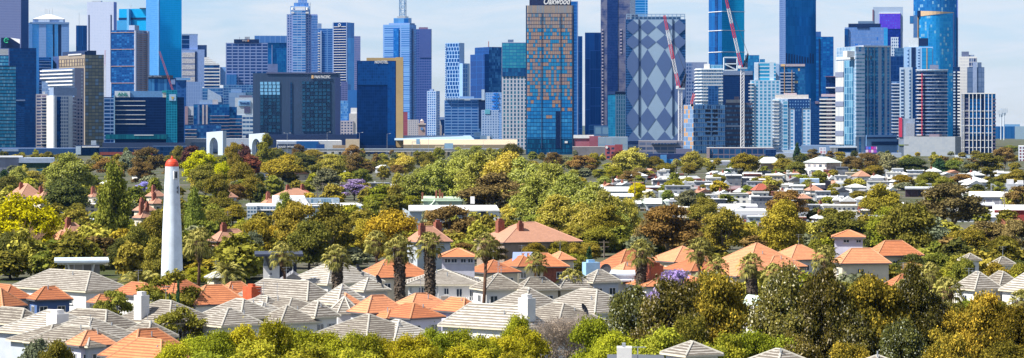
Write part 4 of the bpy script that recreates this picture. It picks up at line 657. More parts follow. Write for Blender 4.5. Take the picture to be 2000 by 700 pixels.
s.wbx('dark_edge_louvre', 1754, 1764, 285, 318, 1, 8, facade((.03, .04, .07), (.1, .12, .16), (.3, .32, .36), 2.2, 60, .3, .02)) ; s.wbx('roof_garden', 1754, 1774, 283, 285, 0, 8, flat((.14, .2, .04))); s.wbx('roof_plant', 1812, 1832, 262.5, 267.7, 4, 12, flat((.2, .16, .2)))
s = T('apartment_block', 'grey block with one red vertical panel behind the concrete box', 1755, 1787, 232, 3100, flat((.34, .36, .44), .7, 0, .2, .1), cat='building'); s.bx('red_panel', 1755.5, 1762, 230, 268, -.8, .3, flat((.55, .04, .1))); s.bx('pale_front', 1769, 1786, 241, 275, -3, 0, flat((.36, .36, .42)))
CITY = True
# ------------------------------------------------------------------ low city blocks, cranes, landmarks
def block(label, x0, x1, yt, yg_or_D, m, name='building', cat='building', at=None, **k):
    D = yg_or_D if yg_or_D > 1000 else dep(yg_or_D)
    return T(name, label, x0, x1, yt, D, m, cat=cat, **k)
s = block('ribbed lilac block with rows of slanted fins left of the terraced glass flats', 364, 395, 160, 3600, facade((.26, .3, .5), (.3, .34, .54), (.36, .4, .6), 3.4, 7, .35, .12, .6, .0, .6))
s = block('block with a sloping white gable wall behind the terraced glass flats', 395, 436, 172, 3700, facade((.02, .08, .22), (.1, .26, .42), (.2, .26, .4), 5, 6, .1, .4, .8, .2)); MB().face([(s.X(405), -1, s.Z(200)), (s.X(433), -1, s.Z(200)), (s.X(432), -1, s.Z(188)), (s.X(406), -1, s.Z(174))]).face([(s.X(406), -1, s.Z(174)), (s.X(432), -1, s.Z(188)), (s.X(432), 8, s.Z(188)), (s.X(406), 8, s.Z(174))]).build('sloping_wall', flat((.5, .55, .66)), s.root)
s = block('grey panelled drum roofed block left of the white THALES building', 447, 480, 181, 3650, facade((.3, .36, .52), (.36, .42, .58), (.22, .28, .44), 14, 9, .06, .08, .8, .1)); s.bx('roof_drum', 451, 472, 174, 181, 3, 14, flat((.3, .38, .56))); s.bx('roof_plant', 470, 494, 180, 186, 4, 14, facade((.06, .12, .22), (.3, .4, .5), (.2, .3, .4), 4, 3, .2, .2))
s = block('dark glass offices with pale sill lines below the grey concrete office tower', 436, 496, 166, 4050, facade((.02, .08, .24), (.14, .28, .46), (.24, .3, .46), 5, 5, .12, .3, .8, .2))
s = block('white building lettered THALES with banded lower floors', 459, 494, 191, 3450, flat((.62, .66, .72)))
s.bx('sign_board', 466, 489, 197, 207, -.8, 0, flat((.36, .5, .68))); s.text('THALES', 468, 487, 199.6, 204.2, flat((.01, .04, .16)), -1, bold=True); s.bx('dark_window', 477, 489, 209, 221, -.6, .3, flat((.12, .1, .18))); s.bx('banded_floors', 459, 496, 225, 276, -1, .2, facade((.04, .08, .2), (.16, .26, .4), (.6, .64, .7), 7, 8, .1, .5, .8, .1)); s.bx('dark_cap', 467, 493, 186.5, 191.2, 1, 14, flat((.22, .2, .28)))
s = block('white cylinder and pinkish wall left of the terraced glass flats', 361, 380, 208, 3350, flat((.66, .68, .74)), mt=WHITE); s.bx('pink_wall', 361, 367, 208, 243, -1, 0, flat((.4, .28, .34))); s.slabs('dark_slot', 226, 5.5, 6, 368, 377, 2.2, .8, NAVY)
tg2 = facade((.01, .06, .2), (.06, .22, .38), (.02, .08, .2), 5, 5.5, .14, .16, .9, .3)
s = block('terraced dark glass flats with thin pale slabs stepping down to the right', 378, 448, 204, 3250, tg2, dd=40, mt=LILAC); s.slabs('floor_slab', 226, 6.6, 7, 410, 448, .9, 1.4, flat((.5, .42, .42)))
s.bx('lower_terrace', 448, 473, 225, 270, 2, 30, tg2, mt=LILAC); s.bx('upper_storeys', 410, 463, 209, 226, 3, 26, tg2); s.slabs('floor_slab', 232, 6.6, 6, 448, 474, .9, 1.2, flat((.5, .42, .42)));
for p, c in ((386, (.2, .24, .4)), (395, (.5, .45, .48)), (402, (.5, .45, .48))): s.bx('pale_pier', p, p + 3.5, 205, 243, -1, .2, flat(c))
s.bx('roof_plant', 390, 416, 195, 204.3, 4, 20, flat((.34, .4, .52))); s.bx('roof_plant', 415, 426, 195, 204.3, 4, 16, flat((.5, .46, .46)))
s = block('low dark wing with balcony lines below the terraced glass flats', 361, 432, 244, 3180, facade((.015, .05, .17), (.12, .26, .44), (.03, .06, .17), 6, 7, .15, .3, .9, .2), mt=LILAC); s.slabs('floor_slab', 253, 7, 3, 361, 384, 1.2, 1.2, flat((.5, .45, .46)))
s = block('long low pale bridge deck and car park behind the white arch sculpture', 361, 500, 271, 3120, flat((.5, .52, .56)), mt=WHITE); s.bx('louvre_wall', 374, 404, 278, 292, -1, .2, facade((.1, .12, .18), (.14, .16, .22), (.34, .36, .42), 60, 2.2, 0, .4)); s.bx('deck_edge', 390, 500, 291, 297, -12, -1, flat((.24, .27, .36)))
# white gateway sculptures
def gate(label, x0, x1, D, yt):
    s = Site('gate_sculpture', label, 'sculpture', x0, x1, D, x1 - 7, 40)
    hw_ = s.a; h = s.Z(yt); n = 12; ro = []
    ri = hw_ * .26; cy = hw_ * .55; zs = h * .66 - ri
    mb = MB(); arch = [(cy + ri * math.cos(math.pi * k / n), zs + ri * 1.25 * math.sin(math.pi * k / n)) for k in range(n + 1)]
    for x in (0, s.b):
        q = [(x, 0, 0), (x, 0, h), (x, cy, h * 1.0), (x, cy, zs + ri * 1.25)] 
        top = lambda y: h - y / hw_ * h * .06
        pts = [(cy + ri, 0)] + arch + [(cy - ri, 0)]
        mb.face([(x, hw_, 0), (x, hw_, top(hw_)), (x, cy + ri, top(cy + ri)), (x, cy + ri, 0)])
        mb.face([(x, cy - ri, 0), (x, cy - ri, top(cy - ri)), (x, 0, h), (x, 0, 0)])
        for k in range(n):
            a, b = arch[k], arch[k + 1]; mb.face([(x, a[0], a[1]), (x, a[0], top(a[0])), (x, b[0], top(b[0])), (x, b[0], b[1])])
    for a, b in zip([(cy + ri, 0)] + arch, arch + [(cy - ri, 0)]): mb.face([(0, a[0], a[1]), (0, b[0], b[1]), (s.b, b[0], b[1]), (s.b, a[0], a[1])])
    mb.face([(0, 0, 0), (s.b, 0, 0), (s.b, 0, h), (0, 0, h)]); mb.face([(0, hw_, 0), (0, hw_, h * .94), (s.b, hw_, h * .94), (s.b, hw_, 0)]); mb.face([(0, 0, h), (s.b, 0, h), (s.b, hw_, h * .94), (0, hw_, h * .94)])
    mb.build('arch', flat((.56, .6, .66), .6, 0, .05, .05), s.root)
gate('tall white gateway sculpture pierced by an arch', 403, 442, 2950, 256); gate('second white gateway sculpture, half hidden by a dark green conifer', 486, 524, 2990, 260)
s = block('pink stone block with recessed floors between the two hotels', 664, 690, 236, 3700, facade((.03, .06, .15), (.1, .14, .24), (.52, .48, .52), 6, 5.5, .45, .5, .6, .1), yb=None); s.bx('storage_cylinder', 682, 697, 222, 262, 1, 10, flat((.62, .6, .6))); s.bx('blue_glass_block', 665, 680, 197, 236, 4, 10, facade((.06, .2, .5), (.4, .55, .75), (.2, .34, .6), 3, 5, .2, .2, .9, .2)); s.bx('round_roof', 685, 699, 211, 222, 5, 12, WHITE)
s = block('smooth pale blue office wall between the two hotels', 679, 699, 176, 3900, flat((.08, .2, .46), .3, .3, .1, .03), yb=None); s = block('brownish slim tower peeping between the two hotels', 666, 679, 160, 4000, facade((.08, .08, .22), (.2, .2, .36), (.2, .17, .32), 3, 4, .4, .4), yb=None)
# riverside sheds
s = block('long convention hall with pale sloping roof and sand coloured wall', 788, 1010, 283, 2960, flat((.3, .25, .16), .8, 0, .08, .05), cat='hall', dd=120)
gr = flat((.62, .5, .3), .7, 0, .06, .02)
MB().face([(s.X(788), 0, s.Z(285)), (s.X(1010), 0, s.Z(285)), (s.X(1016), 70, s.Z(273.5)), (s.X(788), 70, s.Z(273.5))]).build('sand_roof', flat((.5, .41, .28), .7, 0, .05, .02), s.root)
MB().face([(s.X(770), 70, s.Z(275)), (s.X(932), 70, s.Z(275)), (s.X(924), 120, s.Z(266)), (s.X(770), 120, s.Z(266))]).build('grey_roof', flat((.36, .42, .5), .6, 0, .05, .02), s.root)
MB().face([(s.X(846), -1, s.Z(298)), (s.X(862), -1, s.Z(298)), (s.X(868), -1, s.Z(285)), (s.X(850), -1, s.Z(285))]).build('painted_lit_patch', gr, s.root)  # lit stretch of wall painted as a lighter sand sheet
s = block('long white shed roof below the dark grey hotel', 540, 668, 275, 3080, flat((.62, .64, .66)), dd=80, mt=WHITE); s.bx('canopy', 543, 580, 277.5, 282, -4, 0, flat((.4, .42, .5))); s.bx('sign_band', 541, 578, 282, 289.5, -3, -1, flat((.03, .06, .16))); s.text('south wharf', 543.5, 577, 283, 288.5, WHITE, -3.4, bold=True); s.bx('blue_front', 579, 622, 276.5, 290, -5, 0, flat((.01, .1, .26))); s.bx('dark_front', 618, 634, 282, 292, -6, -4, flat((.01, .06, .2))); s.bx('sand_wall', 650, 700, 284, 292, -8, -2, flat((.4, .3, .2)))
s = block('cream angular shed left of the blue mirror glass hotel', 675, 702, 272, 3040, flat((.6, .5, .36)), cat='shed')
# elevated motorway
D = 2850; mb = MB().box(wx(600, D), wx(975, D), D, D + 22, wz(297, D), wz(291.5, D)); o = mb.build('elevated_motorway', CONC); tag(o, 'grey elevated motorway crossing below the hotels', 'motorway')
for k in range(26):
    x = wx(606 + k * 14.2, D); MB().box(x - 1.2, x + 1.2, D + 8, D + 12, 0, wz(297.2, D)).build('pier', CONC, o)
MB().box(wx(600, D), wx(975, D), D - .4, D, wz(292, D), wz(290.3, D)).build('parapet', flat((.5, .53, .6)), o)
lp = MB(); s0 = []
def street_light(px, yt, D, label, double=False, group='motorway lights'):
    h = wz(yt, D); e = bpy.data.objects.new('street_light', None); COL.objects.link(e); e.location = (wx(px, D), D, 0); mpp = D / F
    MB().tube([(0, 0, 0), (0, 0, h)], [.35 * mpp, .22 * mpp], 6).build('pole', STEEL, e)
    for sg in ((-1, 1) if double else (1,)):
        MB().bar((0, 0, h), (sg * 5.5 * mpp, 0, h + .8 * mpp), .35 * mpp).build('arm', STEEL, e); MB().box(min(sg * 4.5, sg * 7) * mpp, max(sg * 4.5, sg * 7) * mpp, -.4, .4, h + .6 * mpp, h + 1.3 * mpp).build('lamp_head', WHITE, e)
    tag(e, label, 'street light', group, at=(px, yt + 10))
for p, y, d in ((561, 261, 1), (639, 259, 0), (702, 260, 1), (756, 262, 0), (1068, 299, 0), (598, 297, 1), (837, 266, 0), (944, 275, 0), (754, 298, 0), (901, 286, 0)):
    street_light(p, y, 2700 if y < 290 else 2450, 'slender pale street light', d)
def gantry(p0, p1, yt, b0, b1, D, label):
    e = bpy.data.objects.new('sign_gantry', None); COL.objects.link(e); e.location = (wx(p0, D), D, 0); w_ = wx(p1, D) - wx(p0, D); h = wz(yt, D); q = D / F
    for x in (0, w_): MB().box(x - .4 * q, x + .4 * q, 0, 1, 0, h).build('post', STEEL, e)
    MB().box(0, w_, 0, 1, h - q, h).build('beam', STEEL, e); MB().box((b0 - p0) * q, (b1 - p0) * q, -1, -.2, h - 5 * q, h + 5 * q).build('sign_panel', flat((.35, .45, .55)), e); tag(e, label, 'gantry')
gantry(805, 820.5, 277, 813, 820, 2750, 'narrow sign gantry standing before the sand coloured hall'); gantry(861, 888, 285, 868, 885, 2700, 'wide sign gantry with a big panel before the sand coloured hall')
# old churches and station clock
def site(name, label, cat, x0, x1, D, **k): return Site(name, label, cat, x0, x1, D, **k)
PK = flat((.42, .26, .26), .9, 0, .15, .1); PALE = flat((.6, .56, .52), .9, 0, .15, .1)
s = site('clock_tower', 'square pinkish clock tower among the old city roofs', 'clock tower', 817, 831, 4300, dd=10); s.bx('tower_body', 817, 831, 243, None, 0, 10, flat((.48, .36, .34))); s.bx('cornice', 816, 832, 241, 244, -1, 11, flat((.6, .52, .48))); s.bx('belfry', 820, 828, 236, 241.4, 2, 8, flat((.46, .36, .36)))
MB().rev([(4 * s.mpp, s.Z(236.5)), (0, s.Z(232.5))], 8, c=(s.b / 2, 5)).build('dome', PALE, s.root); q = MB().rev([(0, 0), (2.8 * s.mpp, 0), (2.8 * s.mpp, .6), (0, .6)], 14).build('clock_face', flat((.2, .3, .5)), s.root); q.rotation_euler.x = R(90); q.location = (s.b / 2, -.3, s.Z(252))
s = site('cathedral', 'pink stone cathedral with twin tapering spires', 'church', 840, 856, 4400, dd=20); s.bx('nave', 839, 860, 255, None, 2, 30, PK)
for p in (845.5, 852.5):
    s.bx('tower_body', p - 3, p + 3, 249, None, 0, 8, PK); MB().rev([(2.8 * s.mpp, s.Z(249)), (1.7 * s.mpp, s.Z(240)), (0, s.Z(227 if p < 850 else 228))], 6, c=(s.X(p), 4)).build('spire', PK, s.root)
s = site('church', 'grey stone church spire right of the pink twin spires', 'church', 855, 864, 4350, dd=10); s.bx('tower_body', 856, 863, 245, None, 0, 8, flat((.36, .34, .36))); MB().rev([(3 * s.mpp, s.Z(245)), (0, s.Z(234.5))], 8, c=(s.X(859.5), 4)).build('spire', flat((.4, .42, .46)), s.root)
s = site('station_dome', 'pale station tower with a small round dome', 'tower', 906, 920, 4300, dd=10); s.bx('tower_body', 907, 920, 251, None, 0, 10, flat((.42, .38, .4))); s.bx('cornice', 906, 921, 249.5, 252, -1, 11, PALE); s.bx('lantern', 909, 918, 243, 250, 1, 8, flat((.5, .5, .5))); MB().rev([(3.9 * s.mpp, s.Z(243.5)), (3.6 * s.mpp, s.Z(240)), (2 * s.mpp, s.Z(236.8)), (0, s.Z(235.4))], 12, c=(s.X(913.5), 5)).build('dome', flat((.55, .66, .6)), s.root)
s = site('station_hall', 'pale green shallow dome with curved white roofs beside it', 'station', 864, 908, 4200, dd=30); s.bx('wall', 866, 908, 262, None, 0, 30, PALE); MB().rev([(9 * s.mpp, s.Z(264)), (7.6 * s.mpp, s.Z(257)), (4.4 * s.mpp, s.Z(252.6)), (0, s.Z(251))], 14, c=(s.X(899), 12)).build('dome', flat((.56, .66, .58)), s.root)
MB().face([(s.X(869), -1, s.Z(262)), (s.X(890), -1, s.Z(264)), (s.X(884), -1, s.Z(258)), (s.X(880), -1, s.Z(255)), (s.X(869), -1, s.Z(255))]).build('curved_roof', WHITE, s.root); MB().tube([(s.X(900), 0, s.Z(262)), (s.X(898), 0, s.Z(247))], [.9 * s.mpp, .2 * s.mpp], 5).build('roof_spike', WHITE, s.root)
block('pale cream office block left of the station clock tower', 796, 818, 234, 4350, facade((.14, .16, .26), (.2, .22, .3), (.56, .54, .56), 4, 4, .75, .5, .6, 0)); block('red brick slab with a pale right edge beside the gold flank', 787, 796, 219, 4000, facade((.35, .09, .12), (.3, .06, .1), (.4, .12, .16), 9, 4, .1, .1, .6, 0))
s = block('dark glass shopping block behind the church spires', 828, 912, 234, 4600, facade((.005, .02, .09), (.015, .05, .17), (.01, .04, .13), 7, 30, .06, .02)); s.bx('roof_slab', 826, 875, 229, 234, 0, 20, LILAC)
s = block('grey blue museum block under a thin white roof line', 894, 966, 243, 4150, facade((.03, .08, .2), (.14, .22, .36), (.12, .18, .3), 12, 14, .08, .1)); s.bx('roof_edge', 894, 964, 237, 238.6, 0, 14, WHITE)
block('low grey blue roofs right of the round domed tower', 925, 985, 258, 3950, facade((.1, .16, .3), (.3, .36, .46), (.14, .2, .34), 14, 9, .05, .1)); s = block('small white cube building left of the gridded tower', 938, 962, 265, 3100, flat((.24, .3, .4))); s.bx('white_cube', 951, 957, 266, 276, -1, 1, WHITE)
# left foot of the city
s = block('long grey podium and ramp below the left towers', -20, 150, 290, 2950, facade((.09, .13, .26), (.11, .15, .28), (.07, .1, .2), 35, 30, .02, .02), mt=LILAC, dd=40); s.bx('pale_rim', 4, 36, 291.5, 296, -2, 0, flat((.4, .44, .55)))
s = block('dark low pavilion with white roof slab below the white hotel tower', 148, 196, 284, 2900, facade((.01, .02, .07), (.02, .05, .12), (.02, .03, .08), 6, 30, .05, .02), mt=DARK, dd=30); s.bx('white_end', 148, 158, 286, 302, -2, 4, flat((.6, .66, .74))); s.bx('white_slab', 160, 194, 285.5, 288.5, -3, 8, WHITE); s.bx('roof_plant', 178, 188, 275, 284, 4, 10, flat((.5, .54, .6)))
s = block('dark street block with a rust red band below the ANL offices', 194, 300, 289, 2870, facade((.02, .03, .09), (.06, .08, .15), (.03, .04, .1), 8, 9, .1, .2), mt=DARK, dd=40); s.bx('rust_band', 195, 298, 297.5, 303, -1.5, .2, flat((.3, .07, .05)))
block('dark low terrace block right of the rust banded block', 298, 365, 286, 2900, facade((.015, .03, .09), (.05, .09, .17), (.02, .04, .1), 7, 9, .1, .2), mt=PLANT)
# around the copper tower and diamond tower
s = block('pinkish brick theatre with a white curved roof right of the copper tower', 1121, 1170, 270, 3000, flat((.35, .12, .16), .9, 0, .1, .1)); s.bx('white_roof', 1120, 1160, 264, 270.4, -1, 30, WHITE); s.bx('brick_block', 1151, 1173, 266, 290, -4, 6, flat((.3, .09, .13), .9, 0, .1, .1))
s = block('dark low block with a framed billboard left of the teal tower', 1150, 1188, 245, 3300, facade((.01, .03, .1), (.03, .08, .2), (.02, .05, .14), 10, 8, .1, .1)); s.bx('billboard_frame', 1160, 1188, 246, 266, -2, -.5, facade((.25, .34, .46), (.3, .4, .5), (.1, .14, .24), 14, 16, .2, .2))
s = block('pale low warehouse in front of the teal tower', 1168, 1226, 268, 2950, facade((.4, .46, .52), (.5, .54, .6), (.24, .28, .36), 14, 14, .1, .15), mt=WHITE)
s = block('red brick shop building with round sign right of the brown gum trees', 1182, 1213, 284, 2620, facade((.03, .04, .1), (.08, .1, .16), (.36, .1, .1), 9, 8.5, .35, .5)); s.bx('darker_bay', 1201, 1216, 282.5, 305, -1, .3, flat((.28, .05, .06))); q = MB().rev([(0, 0), (2.6 * s.mpp, 0), (2.6 * s.mpp, .5), (0, .5)], 14).build('round_sign', WHITE, s.root); q.rotation_euler.x = R(90); q.location = (s.X(1185), -.4, s.Z(288))
s = block('long grey brown depot roof right of the copper tower', 1118, 1185, 287, 2800, flat((.2, .19, .2), .8, 0, .2, .1), mt=flat((.5, .48, .45)))
s = block('grey service building with columns below the diamond tower', 1247, 1335, 275, 2980, facade((.05, .06, .12), (.2, .2, .28), (.26, .24, .28), 14, 9, .12, .4, .8, .0), mt=CONC); s.bx('penthouse', 1272, 1322, 276, 282, -3, 4, facade((.06, .08, .16), (.2, .2, .3), (.3, .28, .32), 6, 8, .1, .4))
s = block('low mauve wall block between the service building and glass block', 1320, 1352, 291, 2850, flat((.17, .15, .22))); s = block('long brown framed car park with shaded bays behind the round crowned tree', 1380, 1512, 289, 2700, facade((.02, .04, .1), (.06, .12, .22), (.16, .13, .17), 11, 12, .12, .2, .9, .2), mt=CONC, dd=60); s.bx('end_drum', 1380, 1386, 290, 314, -1.5, 2, flat((.3, .24, .26)))
s = block('blue industrial shed with a dark upper storey', 1242, 1355, 311, 2350, flat((.03, .2, .42), .6, 0, .1, .05), mt=NAVY, dd=40, cat='shed'); s.bx('dark_roof_block', 1252, 1342, 301, 312, 6, 26, flat((.02, .03, .09))); s.bx('white_units', 1254, 1345, 320, 324, -2, 0, facade((.7, .7, .72), (.5, .5, .56), (.06, .1, .2), 7, 6, .3, .2)); s.bx('dark_front', 1210, 1372, 323, 338, -10, -2.5, facade((.015, .04, .12), (.03, .08, .18), (.02, .03, .09), 20, 40, .05, .02), mt=NAVY); s.bx('blue_cube', 1290, 1302, 303, 318, -2, 4, flat((.12, .24, .42)))
s = block('grey concrete workshop with dark doors left of the round crowned tree', 1378, 1432, 315, 2250, flat((.3, .3, .35), .9, 0, .12, .2), mt=WHITE); s.bx('dark_door', 1380, 1395, 317, 334, -.5, .2, flat((.01, .03, .1))); s.bx('dark_window', 1400, 1412, 324, 329, -.5, .2, flat((.03, .12, .3)))
s = block('long pale street level wall below the right towers', 1565, 1640, 284, 3020, flat((.24, .28, .4)), mt=LILAC); s = block('elevated pale tram deck with advertising boards below the silver tower', 1500, 1760, 299, 2780, flat((.4, .42, .48)), dd=25, mt=LILAC, cat='bridge')
s.bx('billboard', 1600, 1613, 288, 301, -2, -1.5, facade((.5, .2, .25), (.5, .5, .6), (.8, .8, .85), 6, 6, .3, .2, 1, 0)); s.bx('billboard', 1690, 1712, 286, 299, -2, -1.5, facade((.6, .02, .3), (.05, .2, .6), (.1, .02, .1), 5, 6, .1, .1, 1, 0, .3, g3=(.8, .6, .8), p3=.2)); s.bx('billboard_post', 1605, 1607, 301, 310, -1.5, -1, STEEL); s.bx('billboard_post', 1700, 1702, 299, 310, -1.5, -1, STEEL)
s = block('dark low box at the right of the long car park', 1495, 1516, 292, 2600, facade((.015, .03, .1), (.04, .06, .14), (.02, .04, .1), 5, 8, .1, .1))
s = block('long white wall with dark roof edge below the finned tower', 1866, 1960, 304, 2700, flat((.5, .56, .62)), mt=DARK, dd=30); s.bx('white_porch', 1865, 1886, 303, 315, -3, 0, facade((.1, .12, .2), (.2, .24, .3), (.7, .72, .74), 3, 12, .5, .3))
# far right: stadium and floodlights
s = block('distant dark blue stadium on the horizon at the far right', 1936, 1995, 247, 6000, facade((.02, .08, .2), (.04, .12, .26), (.05, .12, .26), 6, 30, .1, .02, .7, .1), cat='stadium', mt=LILAC); s.bx('stand_roof', 1960, 1992, 243, 247.3, 2, 30, flat((.2, .3, .42)))
def flood(px, yt, D, label):
    e = bpy.data.objects.new('floodlight_tower', None); COL.objects.link(e); e.location = (wx(px, D), D, 0); q = D / F; h = wz(yt, D)
    MB().tube([(0, 0, 0), (0, 0, h - 8 * q)], [1.3 * q, .9 * q], 8).build('pole', flat((.6, .64, .7)), e); mb = MB()
    mb.prism([(-3 * q, 0), (3 * q, 0), (3 * q, 2), (-3 * q, 2)], h - 14 * q, h - 9 * q, top=1.2); mb.build('lamp_cradle', flat((.5, .55, .62)), e)
    for k in range(5): MB().box((-7 + k * 3) * q, (-5 + k * 3) * q, -.5, .6, h - 9 * q, h).build('lamp_bank', flat((.62, .66, .72)), e)
    tag(e, label, 'floodlight', 'stadium floodlights')
flood(1955, 215, 5600, 'left stadium floodlight tower at the far right'); flood(1961, 212, 5500, 'right stadium floodlight tower at the far right')
block('small white flats with red doors at the right edge', 1989, 2012, 285, 2500, facade((.3, .06, .08), (.1, .12, .2), (.66, .68, .72), 6, 6, .4, .4), mt=WHITE); block('distant pale low building on the horizon at the right edge', 1982, 2008, 247, 5800, flat((.3, .36, .42)))

# cranes
CR = flat((.62, .03, .06), .5, 0, .05); CW = flat((.75, .75, .77), .5, 0, .05)
def lattice(mb, a, b, w, n, m=0, side=Vector((0, 1, 0))):
    a, b = Vector(a), Vector(b); d = (b - a).normalized(); u = d.cross(side).normalized() * w / 2; v = side * w / 2
    C = [u + v, u - v, -u - v, -u + v]
    for c in C: mb.bar(a + c, b + c, w * .14, m)
    for k in range(n):
        p, q = a + (b - a) * k / n, a + (b - a) * (k + 1) / n
        for i in range(4):
            c0, c1 = C[i], C[(i + 1) % 4]; mb.bar(p + c0, q + c1 if k % 2 else q + c1, w * .09, m); mb.bar(p + c0, p + c1, w * .09, m)
            if i in (0, 2): mb.bar(p + c1, q + c0, w * .09, m)
def crane(label, mx, my0, my1, D, jib, jibcols, mw_=4.4, cab=True, group='tower cranes'):
    """mast column mx from row my0 (slew ring) down; jib = [(px,py) foot, (px,py) tip]"""
    e = bpy.data.objects.new('tower_crane', None); COL.objects.link(e); e.location = (wx(mx, D), D, 0); q = D / F
    P = lambda px, py, y=0: Vector(((px - mx) * q, y, wz(py, D)))
    if my1 is None: zb = Vector((0, 0, 0))
    else: zb = P(mx, my1)
    mb = MB(); lattice(mb, zb, P(mx, my0), mw_ * 2 * q, 26); mb.build('mast', CW, e)
    n = len(jibcols); a, b = P(*jib[0]), P(*jib[1])
    for k, c in enumerate(jibcols):
        mb = MB(); lattice(mb, a + (b - a) * k / n, a + (b - a) * (k + .995) / n, mw_ * q * (1.55 if k < n - 1 else 1.2), 6); mb.build('boom_section', c, e)
    if cab:
        MB().box(-5 * q, 9 * q, -3, 3, wz(my0, D), wz(my0 - 3, D)).build('slewing_deck', flat((.5, .52, .58)), e); MB().box(-8 * q, -3 * q, -2, 2, wz(my0 - 1, D), wz(my0 - 7, D)).build('cab', WHITE, e)
        mb = MB()
        mb.bar(P(mx + 1, my0 - 2, 1), P(mx + 11, my0 - 30, 0), 1.6); mb.bar(P(mx + 8, my0 - 2, 1), P(mx + 11, my0 - 30, 0), 1.2); mb.bar(P(mx + 3, my0 - 16), P(mx + 10, my0 - 16), 1)
        mb.build('back_frame', flat((.03, .03, .05)), e); MB().box(5 * q, 10 * q, -2, 2, wz(my0 - 2, D), wz(my0 - 12, D)).build('winch_house', flat((.05, .05, .08)), e)
        MB().bar(P(mx + 11, my0 - 30), b, .35).build('stay_rope', flat((.08, .08, .1)), e)
    tag(e, label, 'crane', group)
crane('red and white luffing crane standing against the diamond tower', 1328.5, 175, None, 3020, ((1326, 172), (1297.5, 30)), [CR, CR, CW, CW, CR, CW, CW, CR, CR, CR][0:10] if 0 else [CR, CW, CR, CW, CR], 3.4)
crane('tall red and white luffing crane whose tip leaves the top of the frame', 1450, 135, None, 3020, ((1448, 132), (1416, -12)), [CR, CW, CR, CW, CR], 3.2)
crane('small red crane boom leaning left over the office blocks beside the cyan skyscraper', 338, 188, 200, 3400, ((338, 178), (311, 100)), [flat((.6, .16, .14))], 2.2, False)
crane('tiny orange crane on the roof of the half built glass block', 1352, 204, 208, 3090, ((1350, 203), (1356, 183)), [flat((.8, .1, .04))], 3.0, False)
crane('tiny pink crane jib standing beside the lilac slab tower', 205, 126, 200, 4250, ((205, 128), (205.5, 98)), [flat((.6, .3, .35))], 1.4, False)
CITY = False
WHITE = flat((.66, .67, .68)); PLANT = flat((.16, .19, .26), .6); LILAC = flat((.3, .33, .42)); NAVY = flat((.012, .03, .09), .35)
# ------------------------------------------------------------------ trees
def leafmesh(name, C, Nn, S, mixv, tipv, mat, rs, asp=1.45):
    n = len(C); t = rs.normal(size=(n, 3)); t -= Nn * (t * Nn).sum(1)[:, None]; t /= np.linalg.norm(t, axis=1)[:, None] + 1e-9
    b = np.cross(Nn, t); S = S[:, None]
    V = np.empty((n, 4, 3)); V[:, 0] = C - t * S * asp * .5; V[:, 1] = C - b * S * .5; V[:, 2] = C + t * S * asp * .5; V[:, 3] = C + b * S * .5
    me = bpy.data.meshes.new(name); me.vertices.add(n * 4); me.vertices.foreach_set('co', V.astype(np.float32).ravel())
    me.loops.add(n * 4); me.loops.foreach_set('vertex_index', np.arange(n * 4, dtype=np.int32)); me.polygons.add(n)
    me.polygons.foreach_set('loop_start', np.arange(n, dtype=np.int32) * 4); me.polygons.foreach_set('loop_total', np.full(n, 4, dtype=np.int32))
    for nm, v in (('leafmix', mixv), ('tip', tipv)):
        a = me.attributes.new(nm, 'FLOAT', 'FACE'); a.data.foreach_set('value', np.asarray(v, dtype=np.float32))
    me.materials.append(mat); me.update(calc_edges=True); return me
def lobes_for(shape, rs):
    L = []
    def ring(n, z, sp, r, fl=.8, jit=.5):
        for k in range(n):
            a = 2 * math.pi * (k + rs.rand() * .7) / n; d = sp * (.75 + .35 * rs.rand())
            L.append((d * math.cos(a), d * math.sin(a), z + jit * rs.randn(), r * (.8 + .4 * rs.rand()), fl))
    if shape == 'round': ring(6, 4.4, 3.0, 1.7); ring(6, 6.4, 2.5, 1.75); ring(3, 8.1, 1.2, 1.5); ring(5, 2.9, 2.3, 1.3)
    elif shape == 'open': ring(5, 5.0, 3.4, 1.25, .65, .9); ring(5, 6.9, 2.7, 1.35, .65, .8); ring(3, 8.7, 1.4, 1.1, .7, .4); ring(3, 3.6, 2.6, .9, .6, .6)
    elif shape == 'tall': ring(5, 3.2, 2.9, 1.5); ring(6, 5.2, 3.1, 1.5); ring(5, 7.1, 2.4, 1.45); ring(3, 8.7, 1.1, 1.2); ring(3, 1.9, 2.2, 1.2)
    elif shape == 'plane': ring(8, 3.6, 3.5, 1.5); ring(8, 5.6, 3.3, 1.5); ring(6, 7.3, 2.6, 1.4); ring(4, 8.7, 1.4, 1.1, .9); ring(6, 2.1, 2.8, 1.3)
    elif shape == 'bush': ring(8, 2.2, 3.3, 1.5); ring(8, 4.6, 3.4, 1.5); ring(7, 6.8, 2.9, 1.4); ring(4, 8.3, 1.6, 1.2)
    elif shape == 'broad': ring(8, 2.6, 3.5, .95); ring(9, 4.1, 3.8, .95); ring(9, 5.6, 3.7, .95); ring(8, 7.0, 3.1, .95); ring(7, 8.2, 2.2, .9); ring(3, 9.0, .9, .8)
    elif shape == 'column':
        for k in range(9): ring(3, .9 + k * 1.0, 2.6 * math.sin(math.pi * min(1, (k + 2.5) / 11)) ** .8, 1.9 * (1 - k * .055), 1.1, .3)
    elif shape == 'cone':
        for k in range(8): ring(5, .8 + k * 1.12, 3.6 * (1 - k / 8.3), 1.5 * (1 - k * .08), .7, .2)
    elif shape == 'pencil':
        for k in range(10): ring(3, .7 + k * .98, 2.2 * math.sin(math.pi * min(1, (k + 2) / 12.5)), 2.6 * (1 - k * .06), .5, .2)
    return L
